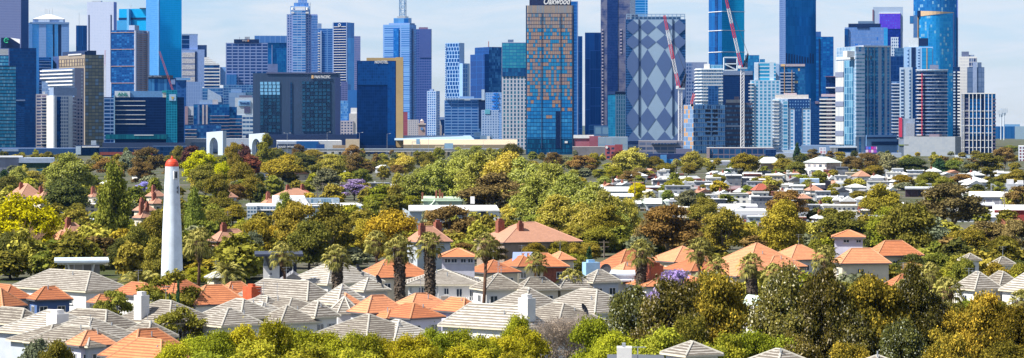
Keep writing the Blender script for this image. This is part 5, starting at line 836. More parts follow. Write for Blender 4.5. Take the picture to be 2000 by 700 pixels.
def crown(name, seed, shape, n, leaf, mat, tip=0.0, up=.35, fluff=.42, per=16, mixb=.0):
    rs = np.random.RandomState(seed); L = lobes_for(shape, rs); A = np.array([(l[0], l[1], l[2]) for l in L]); Rr = np.array([l[3] for l in L]); Fl = np.array([l[4] for l in L])
    nc = n // per; w_ = Rr ** 2 / (Rr ** 2).sum(); li = rs.choice(len(L), nc * 2, p=w_)
    d = rs.normal(size=(nc * 2, 3)); d /= np.linalg.norm(d, axis=1)[:, None]; d[:, 2] = np.where(d[:, 2] < -.2, -d[:, 2] * .8, d[:, 2])
    rad = (.62 + .45 * rs.rand(nc * 2))[:, None]
    c = A[li] + d * np.stack([Rr[li], Rr[li], Rr[li] * Fl[li]], 1) * rad
    keep = np.ones(len(c), bool)
    for k in range(len(L)):
        q = (c - A[k]) / np.array([Rr[k], Rr[k], Rr[k] * Fl[k]]); keep &= ~((np.linalg.norm(q, axis=1) < .6) & (li != k))
    c, d, li = c[keep][:nc], d[keep][:nc], li[keep][:nc]; nc = len(c)
    cm = rs.rand(nc); lobem = rs.rand(len(L)); cm = .62 * cm + .38 * lobem[li]
    ct = (rs.rand(nc) < tip * 1.8) * (c[:, 2] > 3) * (d[:, 2] > -.1)
    C = np.repeat(c, per, 0) + rs.normal(size=(nc * per, 3)) * fluff * np.array([1, 1, .75]) ; D = np.repeat(d, per, 0)
    Nn = D * .9 + rs.normal(size=C.shape) * .6 + np.array([0, 0, up]); Nn /= np.linalg.norm(Nn, axis=1)[:, None]
    mx = np.clip(np.repeat(cm, per) * .7 + rs.rand(len(C)) * .4 + mixb - .05, 0, 1); tp = np.repeat(ct, per) * (rs.rand(len(C)) < .42)
    k = C[:, 2] > .15
    return leafmesh(name, C[k], Nn[k], leaf * (.6 + .8 * rs.rand(k.sum())), mx[k], tp[k], mat, rs), L
def trunk_mesh(name, L, mat, seed, r0=.34, limbs=7, split=3.2):
    rs = random.Random(seed); mb = MB()
    top = Vector((rs.uniform(-.3, .3), rs.uniform(-.3, .3), split)); mb.tube([(0, 0, -.3), (top.x * .3, top.y * .3, split * .5), top], [r0, r0 * .82, r0 * .7], 7)
    for l in sorted(L, key=lambda _: rs.random())[:limbs]:
        e = Vector(l[:3]) + Vector((0, 0, .3)); m = top.lerp(e, .5) + Vector((rs.uniform(-.4, .4), rs.uniform(-.4, .4), .3))
        if e.z > 1.5: mb.tube([top - Vector((0, 0, rs.uniform(0, .8))), m, e], [r0 * .5, r0 * .33, r0 * .12], 5)
    return mb.mesh(name, [mat], True)
BARK = flat((.12, .09, .07), .9, 0, .4, 1.5); BARKP = flat((.3, .24, .2), .9, 0, .4, 1.2); BARKR = flat((.16, .08, .05), .9, 0, .4, 1.2)
LM = {
 'olive': leafmat('olive_leaves', (.05, .052, .009), (.2, .16, .026)), 'gold': leafmat('golden_leaves', (.07, .06, .008), (.26, .2, .022)),
 'dark': leafmat('dark_leaves', (.028, .036, .01), (.09, .085, .02)), 'plane': leafmat('plane_leaves', (.11, .11, .014), (.3, .27, .05), (.42, .38, .12)),
 'elm': leafmat('yellow_leaves', (.24, .24, .006), (.5, .45, .008)), 'green': leafmat('green_leaves', (.06, .075, .012), (.17, .165, .026)),
 'rust': leafmat('rust_leaves', (.05, .036, .014), (.19, .125, .04)), 'red': leafmat('plum_leaves', (.055, .022, .018), (.14, .055, .035)),
 'grey': leafmat('grey_leaves', (.06, .07, .04), (.15, .155, .085)), 'jac': leafmat('purple_blossom', (.12, .12, .13), (.3, .25, .52), (.3, .24, .55)),
 'conifer': leafmat('needle_leaves', (.012, .03, .014), (.04, .075, .03), transl=.1), 'hedge': leafmat('hedge_leaves', (.08, .09, .007), (.27, .25, .016), (.32, .26, .04)),
 'gum': leafmat('gum_leaves', (.014, .022, .006), (.15, .125, .028), (.5, .46, .3)), 'gumgold': leafmat('gum_leaves_gold', (.02, .028, .006), (.2, .15, .02), (.42, .31, .04)),
 'twig': leafmat('dry_twigs', (.16, .12, .09), (.32, .26, .2)), 'bright': leafmat('bright_leaves', (.09, .11, .01), (.24, .22, .022)),
}
KIND = {  # shape, leaves, leaf size, tip share, near?, label stem
 'olive': ('round', 20000, .27, 0, 'olive green gum tree'), 'gold': ('round', 20000, .27, 0, 'golden olive tree'), 'dark': ('round', 20000, .27, 0, 'dark green spreading tree'),
 'plane': ('plane', 20000, .29, .16, 'pale green plane tree'), 'elm': ('plane', 20000, .3, 0, 'bright yellow green elm'), 'green': ('tall', 15000, .32, 0, 'mid green leafy tree'),
 'rust': ('open', 16000, .28, 0, 'rust brown gum tree'), 'red': ('round', 7000, .45, 0, 'plum red leaved tree'), 'grey': ('round', 7000, .45, 0, 'grey green tree'),
 'jac': ('open', 5000, .4, .5, 'purple flowering jacaranda'), 'conifer': ('cone', 7000, .4, 0, 'dark conifer'), 'hedge': ('bush', 34000, .2, .03, 'bushy yellow green tree'),
 'gum': ('broad', 42000, .2, .13, 'cream flecked gum'), 'gumgold': ('broad', 42000, .2, .16, 'orange tipped gum'), 'poplar': ('column', 20000, .3, 0, 'tall leafy poplar'),
 'pencil': ('pencil', 3000, .8, 0, 'pencil thin cypress'), 'bright': ('bush', 20000, .26, 0, 'fresh green bushy tree'), 'openolive': ('open', 15000, .26, 0, 'open crowned olive gum'), 'sparse': ('open', 6500, .3, .0, 'sparse feathery tree'),
}
matof = {'poplar': 'green', 'pencil': 'conifer', 'openolive': 'olive', 'sparse': 'olive'}
PROTO = {}
def proto(kind):
    if kind in PROTO: return PROTO[kind]
    sh, n, lf, tip, _ = KIND[kind]; out = []
    for v in range(4 if kind in ('gum', 'gumgold', 'hedge', 'plane', 'olive', 'gold') else 3):
        cm, L = crown('crown', 101 * len(PROTO) + v * 7 + 5, sh, n, lf, LM[matof.get(kind, kind)], tip, fluff=.34 if kind in ('pencil', 'sparse') else .42)
        bark = BARKP if kind in ('rust', 'openolive', 'gum') else BARKR if kind == 'elm' else BARK
        out.append((cm, trunk_mesh('trunk', L, bark, v + 3, r0=.26 if sh in ('open', 'tall') else .34, limbs=9, split=1.2 if sh in ('bush', 'column', 'cone', 'pencil') else 2.6)))
    PROTO[kind] = out; return out
tn = 0; TREES = []
def tree(px, yt, w, yg, kind, label=None, col=None, cat='tree', group=None):
    """crown centre column px, top row yt, width w, ground row yg (all photo pixels)"""
    global tn
    D = dep(yg); q = D / F; P = proto(kind); cm, tm = P[tn % len(P)]; tn += 1; r = rng
    h = (yg - yt) * q; e = bpy.data.objects.new({'hedge': 'bushy_tree', 'jac': 'jacaranda', 'pencil': 'cypress', 'conifer': 'conifer', 'elm': 'elm_tree', 'plane': 'plane_tree', 'poplar': 'poplar', 'gum': 'gum_tree', 'gumgold': 'gum_tree', 'rust': 'gum_tree', 'openolive': 'gum_tree', 'olive': 'gum_tree', 'gold': 'wattle_tree', 'dark': 'fig_tree', 'red': 'plum_tree', 'sparse': 'pepper_tree'}.get(kind, 'leafy_tree'), None)
    COL.objects.link(e); e.location = (wx(px, D), D, 0); e.rotation_euler.z = r.uniform(0, 6.28); w2 = w * (1.18 if KIND[kind][0] == 'open' else 1.0); e.scale = (w2 * q / 9.6, w2 * q / 9.6, h / 9.9); e.empty_display_size = .5
    c = link('crown', cm, e); v = r.uniform(.72, 1.22) ; hs = r.uniform(-.16, .14); v *= .68 if kind in ('gum', 'gumgold') and tn % 3 == 1 else 1.12 if kind == 'gumgold' else 1; k = col or (1, 1, 1)
    c.color = (v * (1 + hs) * k[0], v * k[1], v * (1 - hs) * k[2], 1); link('trunk', tm, e)
    stem = KIND[kind][4]
    if label: tag(e, label, cat, group)
    else:
        sz = 'small ' if w < 30 else 'broad ' if w > 85 else ''
        if D > 1500: sz = 'distant '
        tag(e, sz + stem, cat, group or stem.replace('tree', 'trees') + (' far off' if D > 1500 else ''), at=(px, (yt + yg) / 2))
    TREES.append((px, yt, w, yg)); return e
LAND += [(337, 420, 'the white lighthouse'), (1280, 160, 'the diamond patterned tower'), (1074, 160, 'the copper and blue tower'), (742, 200, 'the Novotel tower'), (580, 210, 'the Pan Pacific hotel'), (280, 240, 'the ANL building'),
  (1820, 290, 'the blank concrete box'), (1910, 240, 'the white finned tower'), (1503, 322, 'the smaller brick flats'), (1606, 322, 'the larger brick flats'), (880, 425, 'the long white warehouse'), (900, 370, 'the little steeple'),
  (160, 550, 'the big grey roofed house'), (215, 420, 'the tall poplar'), (50, 450, 'the big yellow elm'), (870, 570, 'the white terrace house'), (897, 510, 'the orange roofed lookout'), (1658, 475, 'the orange roofed tower house'), (720, 560, 'the small pyramid roof'),
  (673, 600, 'the octagonal turret'), (435, 580, 'the red brick chimney'), (1178, 540, 'the blue chimney'), (1303, 540, 'the red chimney'), (1740, 330, 'the pink cottage roof'), (1900, 345, 'the cottage with round vent'), (1650, 395, 'the yellow gabled shop'),
  (1950, 410, 'the maroon brick warehouse'), (1455, 325, 'the lone round tree'), (1040, 460, 'the long old red roof'), (560, 405, 'the white school hall'), (50, 320, 'the grey block at far left'), (690, 400, 'the flat blue roofs'), (1450, 410, 'the long white flat roof'),
  (1350, 690, 'the white pavilion with satellite dish'), (1950, 545, 'the grey roofs at far right'), (1470, 490, 'the big orange roof cluster'), (600, 370, 'the red roofs by the school'), (1110, 670, 'the bare twiggy shrub'), (420, 285, 'the white arch sculpture'), (895, 290, 'the sand coloured hall'),
  (1300, 320, 'the blue shed'), (1440, 300, 'the brown car park'), (1100, 310, 'the long plane tree avenue'), (250, 690, 'the front orange roof'), (1240, 340, 'the power pole cluster'), (200, 320, 'the pale plane tree'), (90, 400, 'the far left palm')]
trees_hand = '''
11 296 14 309 olive|70 300 24 314 olive|97 302 22 316 olive|135 304 92 396 plane|128 348 105 425 dark|178 311 24 331 grey|208 309 48 345 rust|250 298 36 335 grey|292 290 58 352 rust|275 316 46 368 rust|350 284 30 330 olive
374 286 42 335 red|392 299 72 362 elm|434 320 40 376 elm|400 322 60 398 openolive|457 281 34 352 openolive|492 303 52 352 red|520 264 38 342 green|478 284 28 330 red|552 303 84 362 gold|470 316 62 386 olive|590 300 60 334 dark|545 290 32 325 dark
582 283 24 321 rust|610 292 44 325 olive|650 304 52 352 plane|622 320 40 352 openolive|637 330 62 386 grey|692 302 40 350 rust|716 317 32 350 rust|690 283 38 318 rust|706 330 38 362 green|790 302 42 345 plane|822 297 32 330 openolive|857 288 27 330 green|835 300 36 334 olive|692 352 54 392 jac|775 322 28 346 rust|1000 278 46 336 dark|745 300 30 325 green|900 290 40 325 plane|930 287 40 325 plane|960 292 36 325 plane
815 333 74 402 plane|852 318 80 402 plane|897 312 92 402 plane|942 305 92 404 plane|987 302 92 406 plane|1030 315 92 412 plane|1075 325 92 442 plane|1112 345 92 456 plane|1152 362 92 470 plane|1190 378 82 480 plane|1226 392 62 476 plane|1050 352 92 450 plane|1090 385 92 482 plane|1145 402 82 492 plane|1020 395 80 440 plane|1060 415 80 465 green|1205 410 60 490 plane
966 338 124 434 rust|1023 362 32 428 dark|1053 377 30 428 dark|1040 405 70 450 grey|50 387 132 522 elm|222 334 84 514 poplar|380 372 48 486 poplar|15 343 64 402 dark|36 328 44 372 plane|62 336 54 368 plane|92 370 32 406 jac|286 355 34 386 jac|476 340 36 376 jac|8 330 40 372 conifer
150 396 36 432 olive|150 414 64 456 bright|20 452 90 545 dark|85 470 80 535 dark|135 480 74 522 grey|300 418 66 525 olive|268 440 64 545 olive|240 470 70 545 dark|310 462 60 565 olive|424 340 50 424 openolive|436 386 62 432 olive|460 360 42 408 rust|490 345 62 402 olive|455 400 60 442 gold|485 425 56 500 gold|418 410 70 480 olive|500 432 76 525 gold
478 478 84 545 bright|448 470 60 540 olive|396 482 56 548 dark|386 520 50 556 bright|555 378 38 458 green|576 398 82 525 openolive|642 396 84 525 openolive|604 430 90 532 olive|540 430 62 512 gold|692 426 62 502 olive|762 406 112 522 gold|716 430 72 512 gold|806 442 40 512 green|882 405 104 502 rust|735 378 60 416 bright|790 380 72 420 bright|1186 402 88 494 gold|1166 440 76 502 gold|1115 446 56 500 olive|1016 442 54 502 rust
1080 466 38 502 grey|1152 474 52 515 olive|1306 404 106 514 rust|1264 430 54 506 rust|1376 386 58 452 openolive|1412 408 74 512 openolive|1340 372 56 422 grey|1530 395 94 514 gold|1536 374 74 442 rust|1456 298 60 347 gold|1646 412 112 492 olive|1745 408 104 502 bright|1722 360 84 442 gold|1772 396 112 525 olive|1860 362 112 466 rust|1932 432 84 504 rust|1986 430 66 512 rust|1890 448 92 512 gumgold|1990 364 52 412 rust
1812 428 92 506 grey|1530 308 42 346 olive|1556 316 42 350 olive|1557 277 18 312 conifer|1588 292 26 320 rust|1598 333 38 366 green|1662 305 32 342 rust|1690 300 44 346 rust|1736 300 52 346 grey|1705 322 50 352 olive|1782 306 66 346 dark|1835 308 42 346 conifer|1862 312 42 346 green|1893 315 44 350 grey|1926 301 62 352 openolive|1962 288 42 332 rust|1985 330 52 368 olive|1972 284 34 302 green|1815 335 54 376 green|1764 340 44 372 gold|1842 345 44 380 green
1080 298 34 336 rust|1102 305 28 332 grey|1136 304 54 346 rust|1160 300 30 334 gold|1210 295 38 330 red|1232 292 70 342 plane|1172 330 32 352 green|1200 328 38 356 bright|1232 334 44 366 rust|1280 305 28 342 openolive|1300 318 38 346 gold|1352 298 44 337 plane|1342 347 42 366 plane|1244 358 34 392 elm|1250 328 40 352 rust|1345 320 34 344 olive|1180 345 30 366 plane|1315 352 46 378 bright|1400 340 34 362 olive|1475 348 26 372 green|1460 362 30 392 green
1580 355 40 380 olive|1625 368 30 392 green|1660 350 30 372 gold|1680 372 44 396 olive|1910 372 40 395 olive|1950 355 30 380 green|1560 340 36 362 bright|1420 330 30 350 conifer|1510 352 34 378 openolive|1378 358 26 380 openolive|1305 372 28 396 green|1800 345 40 372 olive|1880 340 50 366 rust|1960 340 46 366 olive|1520 330 30 350 green
1680 504 64 562 green|1722 508 74 566 green|1782 500 84 562 dark|1832 494 74 556 green|1880 500 84 562 green|1930 505 74 562 green|1982 508 66 566 dark|1592 470 52 546 green|1540 455 40 500 olive|1100 492 70 548 bright|1130 500 60 548 green|1151 480 22 540 conifer|1710 440 60 500 dark|1850 470 60 520 dark|1960 462 70 520 gumgold|1805 540 60 600 dark
'''
for ln in trees_hand.strip().splitlines():
    for it in ln.split('|'):
        a = it.split(); tree(float(a[0]), float(a[1]), float(a[2]), float(a[3]), a[4])
# foreground
fg = '''
960 472 54 530 rust|1000 474 50 526 olive|1045 474 50 528 olive|1090 472 50 526 gold|1125 472 40 526 olive|1880 503 56 600 green|1945 512 64 600 olive|1988 515 56 600 green|1900 580 70 660 bright|1950 588 60 660 gumgold|1990 590 60 670 olive|1868 590 60 670 olive|1640 545 80 640 olive|1700 545 80 640 green|1570 560 70 650 gumgold|905 476 46 515 rust|1590 500 50 560 olive
345 672 70 765 hedge|385 655 70 750 hedge|430 645 74 745 hedge|478 640 74 745 hedge|530 627 70 740 hedge|578 636 74 745 hedge|628 648 74 750 hedge|672 650 74 755 hedge|715 645 72 750 hedge|760 652 74 755 hedge|806 655 74 758 hedge|850 645 72 745 hedge|892 640 70 742 hedge|935 652 72 750 hedge|978 655 72 752 hedge|1030 640 72 748 hedge|1160 625 80 745 hedge|1200 640 80 750 hedge|1010 620 60 735 hedge
500 672 90 785 bright|600 674 90 785 bright|700 678 90 790 bright|820 680 90 790 hedge|920 678 90 790 hedge|1010 674 90 785 bright|1190 670 90 785 hedge|400 682 80 790 bright
962 594 70 705 sparse|66 664 60 760 grey|112 668 50 760 olive|228 562 62 674 sparse|188 590 40 676 sparse|332 540 100 670 sparse|300 562 64 672 sparse|356 602 90 715 sparse|348 556 13 676 pencil|332 582 10 676 pencil|204 612 10 692 pencil|1318 532 76 650 jac|470 605 40 690 sparse
1236 556 112 745 gum|1312 545 118 748 gum|1400 526 104 745 gumgold|1542 532 128 748 gum|1610 520 124 750 gum|1500 640 80 745 gum|1706 528 150 752 gumgold|1790 532 92 742 gum|1838 590 90 748 gumgold|1922 556 112 740 gumgold|1975 590 90 745 gumgold|1655 600 90 760 gum|1760 610 100 765 gum|1345 610 90 760 gumgold|1560 640 90 775 gum|1850 640 90 770 gumgold|1960 655 90 775 gumgold
1230 646 90 765 hedge|1290 650 90 770 bright|1420 655 80 770 bright|1470 640 80 765 hedge|1660 660 100 790 gumgold|1540 655 60 775 bright|1380 665 60 775 bright
'''
for ln in fg.strip().splitlines():
    for it in ln.split('|'):
        a = it.split(); fx = float(a[3]) > 720; tree(float(a[0]), float(a[1]) + (rng.uniform(-6, 8) + (13 if a[4][:3] == 'gum' else 0)) * fx, float(a[2]) * ((1.2 if a[4][:3] == 'gum' else 1.4) if fx else 1.1) * rng.uniform(.85, 1.15), float(a[3]) + 45 * fx + rng.uniform(-12, 12) * fx, a[4], col=(.95, 1.1, 1.1) if a[4] == 'sparse' else None)
# bare twiggy shrub
rs = random.Random(11); mb = MB()
def twig(mb, p, d, L, r, depth):
    q = p + d * L; mb.tube([p, q], [r, r * .7], 4)
    if depth:
        for _ in range(4 if depth > 1 else 5):
            nd = (d + Vector((rs.uniform(-.7, .7), rs.uniform(-.7, .7), rs.uniform(-.2, .5)))).normalized(); twig(mb, p + d * L * rs.uniform(.5, 1), nd, L * rs.uniform(.6, .85), r * .6, depth - 1)
D = dep(735); q = D / F; e = bpy.data.objects.new('bare_shrub', None); COL.objects.link(e); e.location = (wx(1108, D), D, 0)
for k in range(14): twig(mb, Vector((rs.uniform(-4.4, 4.4), rs.uniform(-1, 1), 0)), Vector((rs.uniform(-.35, .35), rs.uniform(-.3, .3), 1)).normalized(), 3.2, .07, 4)
mb.build('branches', flat((.36, .3, .25), .9, 0, .3, 1), e); c = crown('dry_twig_haze', 77, 'bush', 5000, .16, LM['twig'])[0]; o = link('fine_twigs', c, e); o.scale = (1.05, .7, .78)
tag(e, 'bare twiggy pinkish grey shrub among the green bushes at bottom centre', 'shrub')
# bare limbs of the yellow elm
D = dep(535); mb = MB(); e = bpy.data.objects.new('dead_tree', None); COL.objects.link(e); e.location = (wx(42, D), D, 0)
for k in range(4): twig(mb, Vector((rs.uniform(-.3, .3), 0, 0)), Vector((rs.uniform(-.5, .5), rs.uniform(-.3, .3), 1)).normalized(), 4.4, .17, 3)
mb.build('branches', flat((.3, .17, .12), .9, 0, .3, 1), e); tag(e, 'bare reddish branching tree in front of the big yellow elm', 'tree')
# ------------------------------------------------------------------ palms
def palm_meshes():
    rs = np.random.RandomState(4); r = random.Random(4); out = {}
    for typ in ('fan', 'fan2', 'date'):
        V, Cc, Nn, Sz = [], [], [], []; mb = MB(); nf = 44 if typ != 'date' else 34
        for k in range(nf):
            a = 2.4 * k + r.uniform(-.3, .3); el = math.pi / 2 * (1 - 1.5 * (k / nf) ** 1.15) if typ != 'date' else R(75) * (1 - 1.2 * k / nf)
            d = Vector((math.cos(a) * math.cos(el), math.sin(a) * math.cos(el), math.sin(el)))
            if typ != 'date':
                L = r.uniform(1.1, 1.5); p = d * L + Vector((0, 0, -.15 * L)); side = d.cross(Vector((0, 0, 1))); side = side.normalized() if side.length > .01 else Vector((1, 0, 0)); upv = side.cross(d).normalized()
                for j in range(-5, 6):
                    b = j * .28; q1 = (d * math.cos(b) + side * math.sin(b)).normalized(); tip = p + q1 * r.uniform(.9, 1.2) * (1 - .04 * abs(j)) + Vector((0, 0, -.45 - .12 * abs(j))); mid = p + q1 * .62 + Vector((0, 0, -.04))
                    w = side * .085 * math.cos(b) + upv * .05
                    mb.face([p, mid - w, mid + w]); mb.face([mid - w, tip, mid + w])
                mb.tube([(0, 0, 0), p], .025, 3)
            else:
                pts = [d * (t * 3.0) + Vector((0, 0, -.9 * t * t * 1.6)) for t in (0, .25, .5, .75, 1)]; mb.tube(pts, .03, 3)
                for t in range(1, 15):
                    f = t / 14; i = min(3, int(f * 4)); p = pts[i].lerp(pts[i + 1], f * 4 - i); dd = (pts[i + 1] - pts[i]).normalized(); side = dd.cross(Vector((0, 0, 1))).normalized()
                    for sg in (-1, 1):
                        tip = p + side * sg * .75 * (1.1 - .5 * f) + dd * .3 + Vector((0, 0, -.25)); mb.face([p - dd * .09, tip, p + dd * .09])
        out[typ] = mb.mesh('fronds', [None])
    return out
PMAT = leafmat('palm_leaves', (.04, .045, .011), (.25, .22, .06), transl=.15); DEADF = flat((.16, .1, .05), .9, 0, .4, 3); SKIRT = flat((.1, .075, .055), .95, 0, .5, 2.5); PT = flat((.13, .07, .045), .9, 0, .4, 3)
PM = palm_meshes()
for k, me in PM.items():
    me.materials.clear(); me.materials.append(PMAT); n = len(me.polygons); rr = np.random.RandomState(1)
    for nm, v in (('leafmix', rr.rand(n)), ('tip', np.zeros(n))):
        a = me.attributes.new(nm, 'FLOAT', 'FACE'); a.data.foreach_set('value', v.astype(np.float32))
def shag(h, r0, r1, seed):
    rs = np.random.RandomState(seed); n = 900; z = rs.rand(n) * h; a = rs.rand(n) * 6.283; r = (r0 + (r1 - r0) * z / h) * (.85 + .25 * rs.rand(n))
    C = np.stack([r * np.cos(a), r * np.sin(a), z], 1); Nn = np.stack([np.cos(a), np.sin(a), .35 + 0 * a], 1) + rs.normal(size=(n, 3)) * .25; Nn /= np.linalg.norm(Nn, axis=1)[:, None]
    me = leafmesh('shaggy_skirt', C, Nn, .28 + .2 * rs.rand(n), rs.rand(n), np.zeros(n), SKIRT, rs, 2.2)
    m2 = MB().rev([(r0 * .8, 0), (r1 * .85, h)], 10); i0 = None
    return me, m2
def palm(px, yt, w, yg, typ='fan', thick=False, label=''):
    if yg > 555: yg += 10 if px < 500 else 30
    D = dep(yg); q = D / F; h = (yg - yt) * q; cw = w * q / 3.9; hc = h - 1.7 * cw
    e = bpy.data.objects.new('palm_tree', None); COL.objects.link(e); e.location = (wx(px, D), D, 0); e.rotation_euler = (rng.uniform(-.05, .05), rng.uniform(-.05, .05), px)
    o = link('fronds', PM[typ], e); o.scale = (cw,) * 3; o.location.z = hc; v = rng.uniform(.85, 1.15); o.color = (v, v, v, 1)
    if thick:
        me, m2 = shag(hc * .74, .7, .88, int(px)); s_ = link('shaggy_skirt', me, e); s_.location.z = hc * .26; m2.rev([(.42, 0), (.42, .1)], 8)
        MB().rev([(.45, 0), (.42, hc * .3)] + [(.6, hc * .32), (.76, hc * .95), (.5, hc)], 12).build('trunk', SKIRT, e, True)
    else: MB().tube([(0, 0, -.2), (.06, 0, hc * .5), (0, 0, hc)], [.36, .27, .24], 8).build('trunk', PT, e, True)
    if typ != 'date':
        rs = np.random.RandomState(int(px)); n = 260; z = -rs.rand(n) ** .8 * 2.3 * cw; a = rs.rand(n) * 6.283; r = (1.0 + z / (3.2 * cw)) * .8 * cw * (.6 + .5 * rs.rand(n)); C = np.stack([r * np.cos(a), r * np.sin(a), z], 1)
        Nn = np.stack([np.cos(a), np.sin(a), .3 + 0 * a], 1); Nn /= np.linalg.norm(Nn, axis=1)[:, None]; o = link('dead_frond_skirt', leafmesh('dead_frond_skirt', C, Nn, .3 * cw + .2 * rs.rand(n), rs.rand(n), np.zeros(n), DEADF, rs, 2.2), e); o.location.z = hc
    tag(e, label, 'palm', 'tall palms among the roofs'); return e
for a in ((560, 472, 54, 600, 'fan', 0, 'slim palm in front of the white modern house with black roof'), (660, 477, 56, 614, 'fan2', 1, 'shaggy trunked palm rising before the large grey roof left of the pyramid roof'), (737, 450, 48, 568, 'fan', 0, 'thin trunked palm left of the two thick shaggy palms'),
          (780, 458, 62, 628, 'fan', 1, 'thickest shaggy palm, left of the white terrace house'), (841, 453, 56, 622, 'fan2', 1, 'tall shaggy palm before the white terrace house, beside the lookout'), (942, 455, 54, 622, 'fan', 0, 'tall thin dark trunked palm at the right end of the white terrace house'),
          (1048, 492, 46, 608, 'fan2', 0, 'short palm beside the roof with solar panels'), (1120, 524, 62, 606, 'fan', 0, 'low spreading palm left of the blue chimney roof'), (1250, 468, 56, 598, 'fan', 1, 'shaggy palm before the orange roofs, right of the blue chimney'),
          (1366, 463, 56, 598, 'fan2', 0, 'palm with ragged crown above the purple blossom'), (1396, 500, 46, 590, 'fan', 0, 'smaller palm crown touching the ragged palm, on its right'), (1473, 494, 52, 622, 'fan', 1, 'thick shaggy palm above the pale green vaulted roof'),
          (1512, 514, 48, 628, 'fan2', 0, 'palm half hidden by the blossoming gums right of the vaulted roof'), (1614, 478, 56, 566, 'fan2', 0, 'ragged palm beside the fresh green tree left of the tower house'), (1855, 540, 66, 650, 'fan', 0, 'drooping palm between the gums at right'),
          (1992, 565, 54, 650, 'fan2', 0, 'palm crown at the right edge of the photo'), (388, 444, 62, 562, 'fan', 0, 'brown skirted palm right of the white lighthouse'), (444, 508, 54, 572, 'date', 0, 'low feathery palm right of the lighthouse'), (275, 523, 80, 572, 'date', 0, 'spreading feathery palm left of the lighthouse foot'),
          (68, 358, 28, 408, 'fan', 0, 'far palm among pink roofs at left'), (1321, 310, 18, 342, 'fan', 0, 'far palm before the blue shed'), (1268, 372, 22, 398, 'date', 0, 'far feathery palm among white shops'), (1364, 382, 14, 400, 'date', 0, 'tiny far palm left of the cream shop'), (1383, 382, 16, 402, 'fan2', 0, 'tiny far palm right of the cream shop'),
          (1525, 352, 20, 376, 'fan', 0, 'tiny palm below the smaller brick flats'), (1760, 545, 50, 640, 'fan2', 0, 'palm crown poking out between the orange tipped gums'), (1820, 512, 50, 600, 'fan2', 0, 'palm in the green hedge of trees at right')):
    palm(*a[:6], label=a[6])

# ------------------------------------------------------------------ the small garden greenery nobody could count: one object
FILL = []
def filler(px, yt, w, yg, kind): FILL.append((px, yt, w, yg, kind))
def build_fill():
    ks = sorted(set(f[4] for f in FILL)); lib = {}; co, mi, mx = [], [], []
    def arr(me):
        v = np.empty(len(me.vertices) * 3, dtype=np.float32); me.vertices.foreach_get('co', v); x = np.empty(len(me.polygons), dtype=np.float32); me.attributes['leafmix'].data.foreach_get('value', x); return v.reshape(-1, 3), x
    for k in ks:
        sh = KIND[k][0]; lib[k] = [arr(crown('tmp', 900 + i + 10 * len(lib), sh, 2600, .74, LM[matof.get(k, k)], fluff=.5, per=10)[0]) for i in range(2)]
    for i, (px, yt, w, yg, k) in enumerate(FILL):
        D = dep(yg); q = D / F; v, x = lib[k][i % 2]; a = px * 1.7; c, s = math.cos(a), math.sin(a); r = np.stack([v[:, 0] * c - v[:, 1] * s, v[:, 0] * s + v[:, 1] * c, v[:, 2]], 1)
        r *= np.array([w * q / 9.6, w * q / 9.6, (yg - yt) * q / 9.9]); r += np.array([wx(px, D), D, 0]); co.append(r); mi.append(np.full(len(x), ks.index(k))); mx.append(np.clip(x + rng.uniform(-.3, .3), 0, 1))
    co = np.concatenate(co).astype(np.float32); mi = np.concatenate(mi).astype(np.int32); mx = np.concatenate(mx).astype(np.float32); n = len(mi)
    me = bpy.data.meshes.new('garden_greenery'); me.vertices.add(n * 4); me.vertices.foreach_set('co', co.ravel()); me.loops.add(n * 4); me.loops.foreach_set('vertex_index', np.arange(n * 4, dtype=np.int32)); me.polygons.add(n)
    me.polygons.foreach_set('loop_start', np.arange(n, dtype=np.int32) * 4); me.polygons.foreach_set('loop_total', np.full(n, 4, dtype=np.int32)); me.polygons.foreach_set('material_index', mi)
    a = me.attributes.new('leafmix', 'FLOAT', 'FACE'); a.data.foreach_set('value', mx); a = me.attributes.new('tip', 'FLOAT', 'FACE'); a.data.foreach_set('value', np.zeros(n, dtype=np.float32))
    for k in ks: me.materials.append(LM[matof.get(k, k)])
    me.update(calc_edges=True); o = link('garden_greenery', me); tag(o, 'small garden trees and shrubs filling the yards between houses', 'greenery', kind='stuff')
# ------------------------------------------------------------------ houses
TG = tiles((.34, .32, .29), (.085, .07, .055), .5, 1.0); TO = tiles((.5, .19, .085), (.24, .085, .045), .45, .6); TP = tiles((.4, .21, .14), (.26, .14, .1), .42, .6); TSL = tiles((.2, .2, .22), (.1, .1, .11), .4, .4)
TG2 = tiles((.42, .405, .37), (.12, .1, .08), .5, .9); TG3 = tiles((.3, .28, .24), (.075, .06, .05), .5, 1.1); TO2 = tiles((.56, .24, .12), (.3, .12, .07), .45, .5); TO3 = tiles((.42, .15, .065), (.2, .07, .04), .45, .8)
TM = tiles((.62, .64, .64), (.4, .41, .42), 1.2, .25); TGN = tiles((.4, .5, .4), (.28, .36, .28), 1.0, .3); TRD = tiles((.4, .11, .07), (.2, .06, .05), .4, .5)
CAPS = {TG2: flat((.45, .43, .39), .8, 0, .1), TG3: flat((.36, .34, .3), .8, 0, .1), TO2: flat((.55, .28, .16), .8, 0, .1), TO3: flat((.45, .2, .1), .8, 0, .1), TG: flat((.4, .38, .335), .8, 0, .1), TO: flat((.5, .24, .13), .8, 0, .1), TP: flat((.5, .28, .2), .8, 0, .1), TSL: flat((.25, .25, .26), .8), TM: flat((.6, .62, .62), .6), TGN: flat((.42, .52, .42)), TRD: flat((.4, .14, .1))}
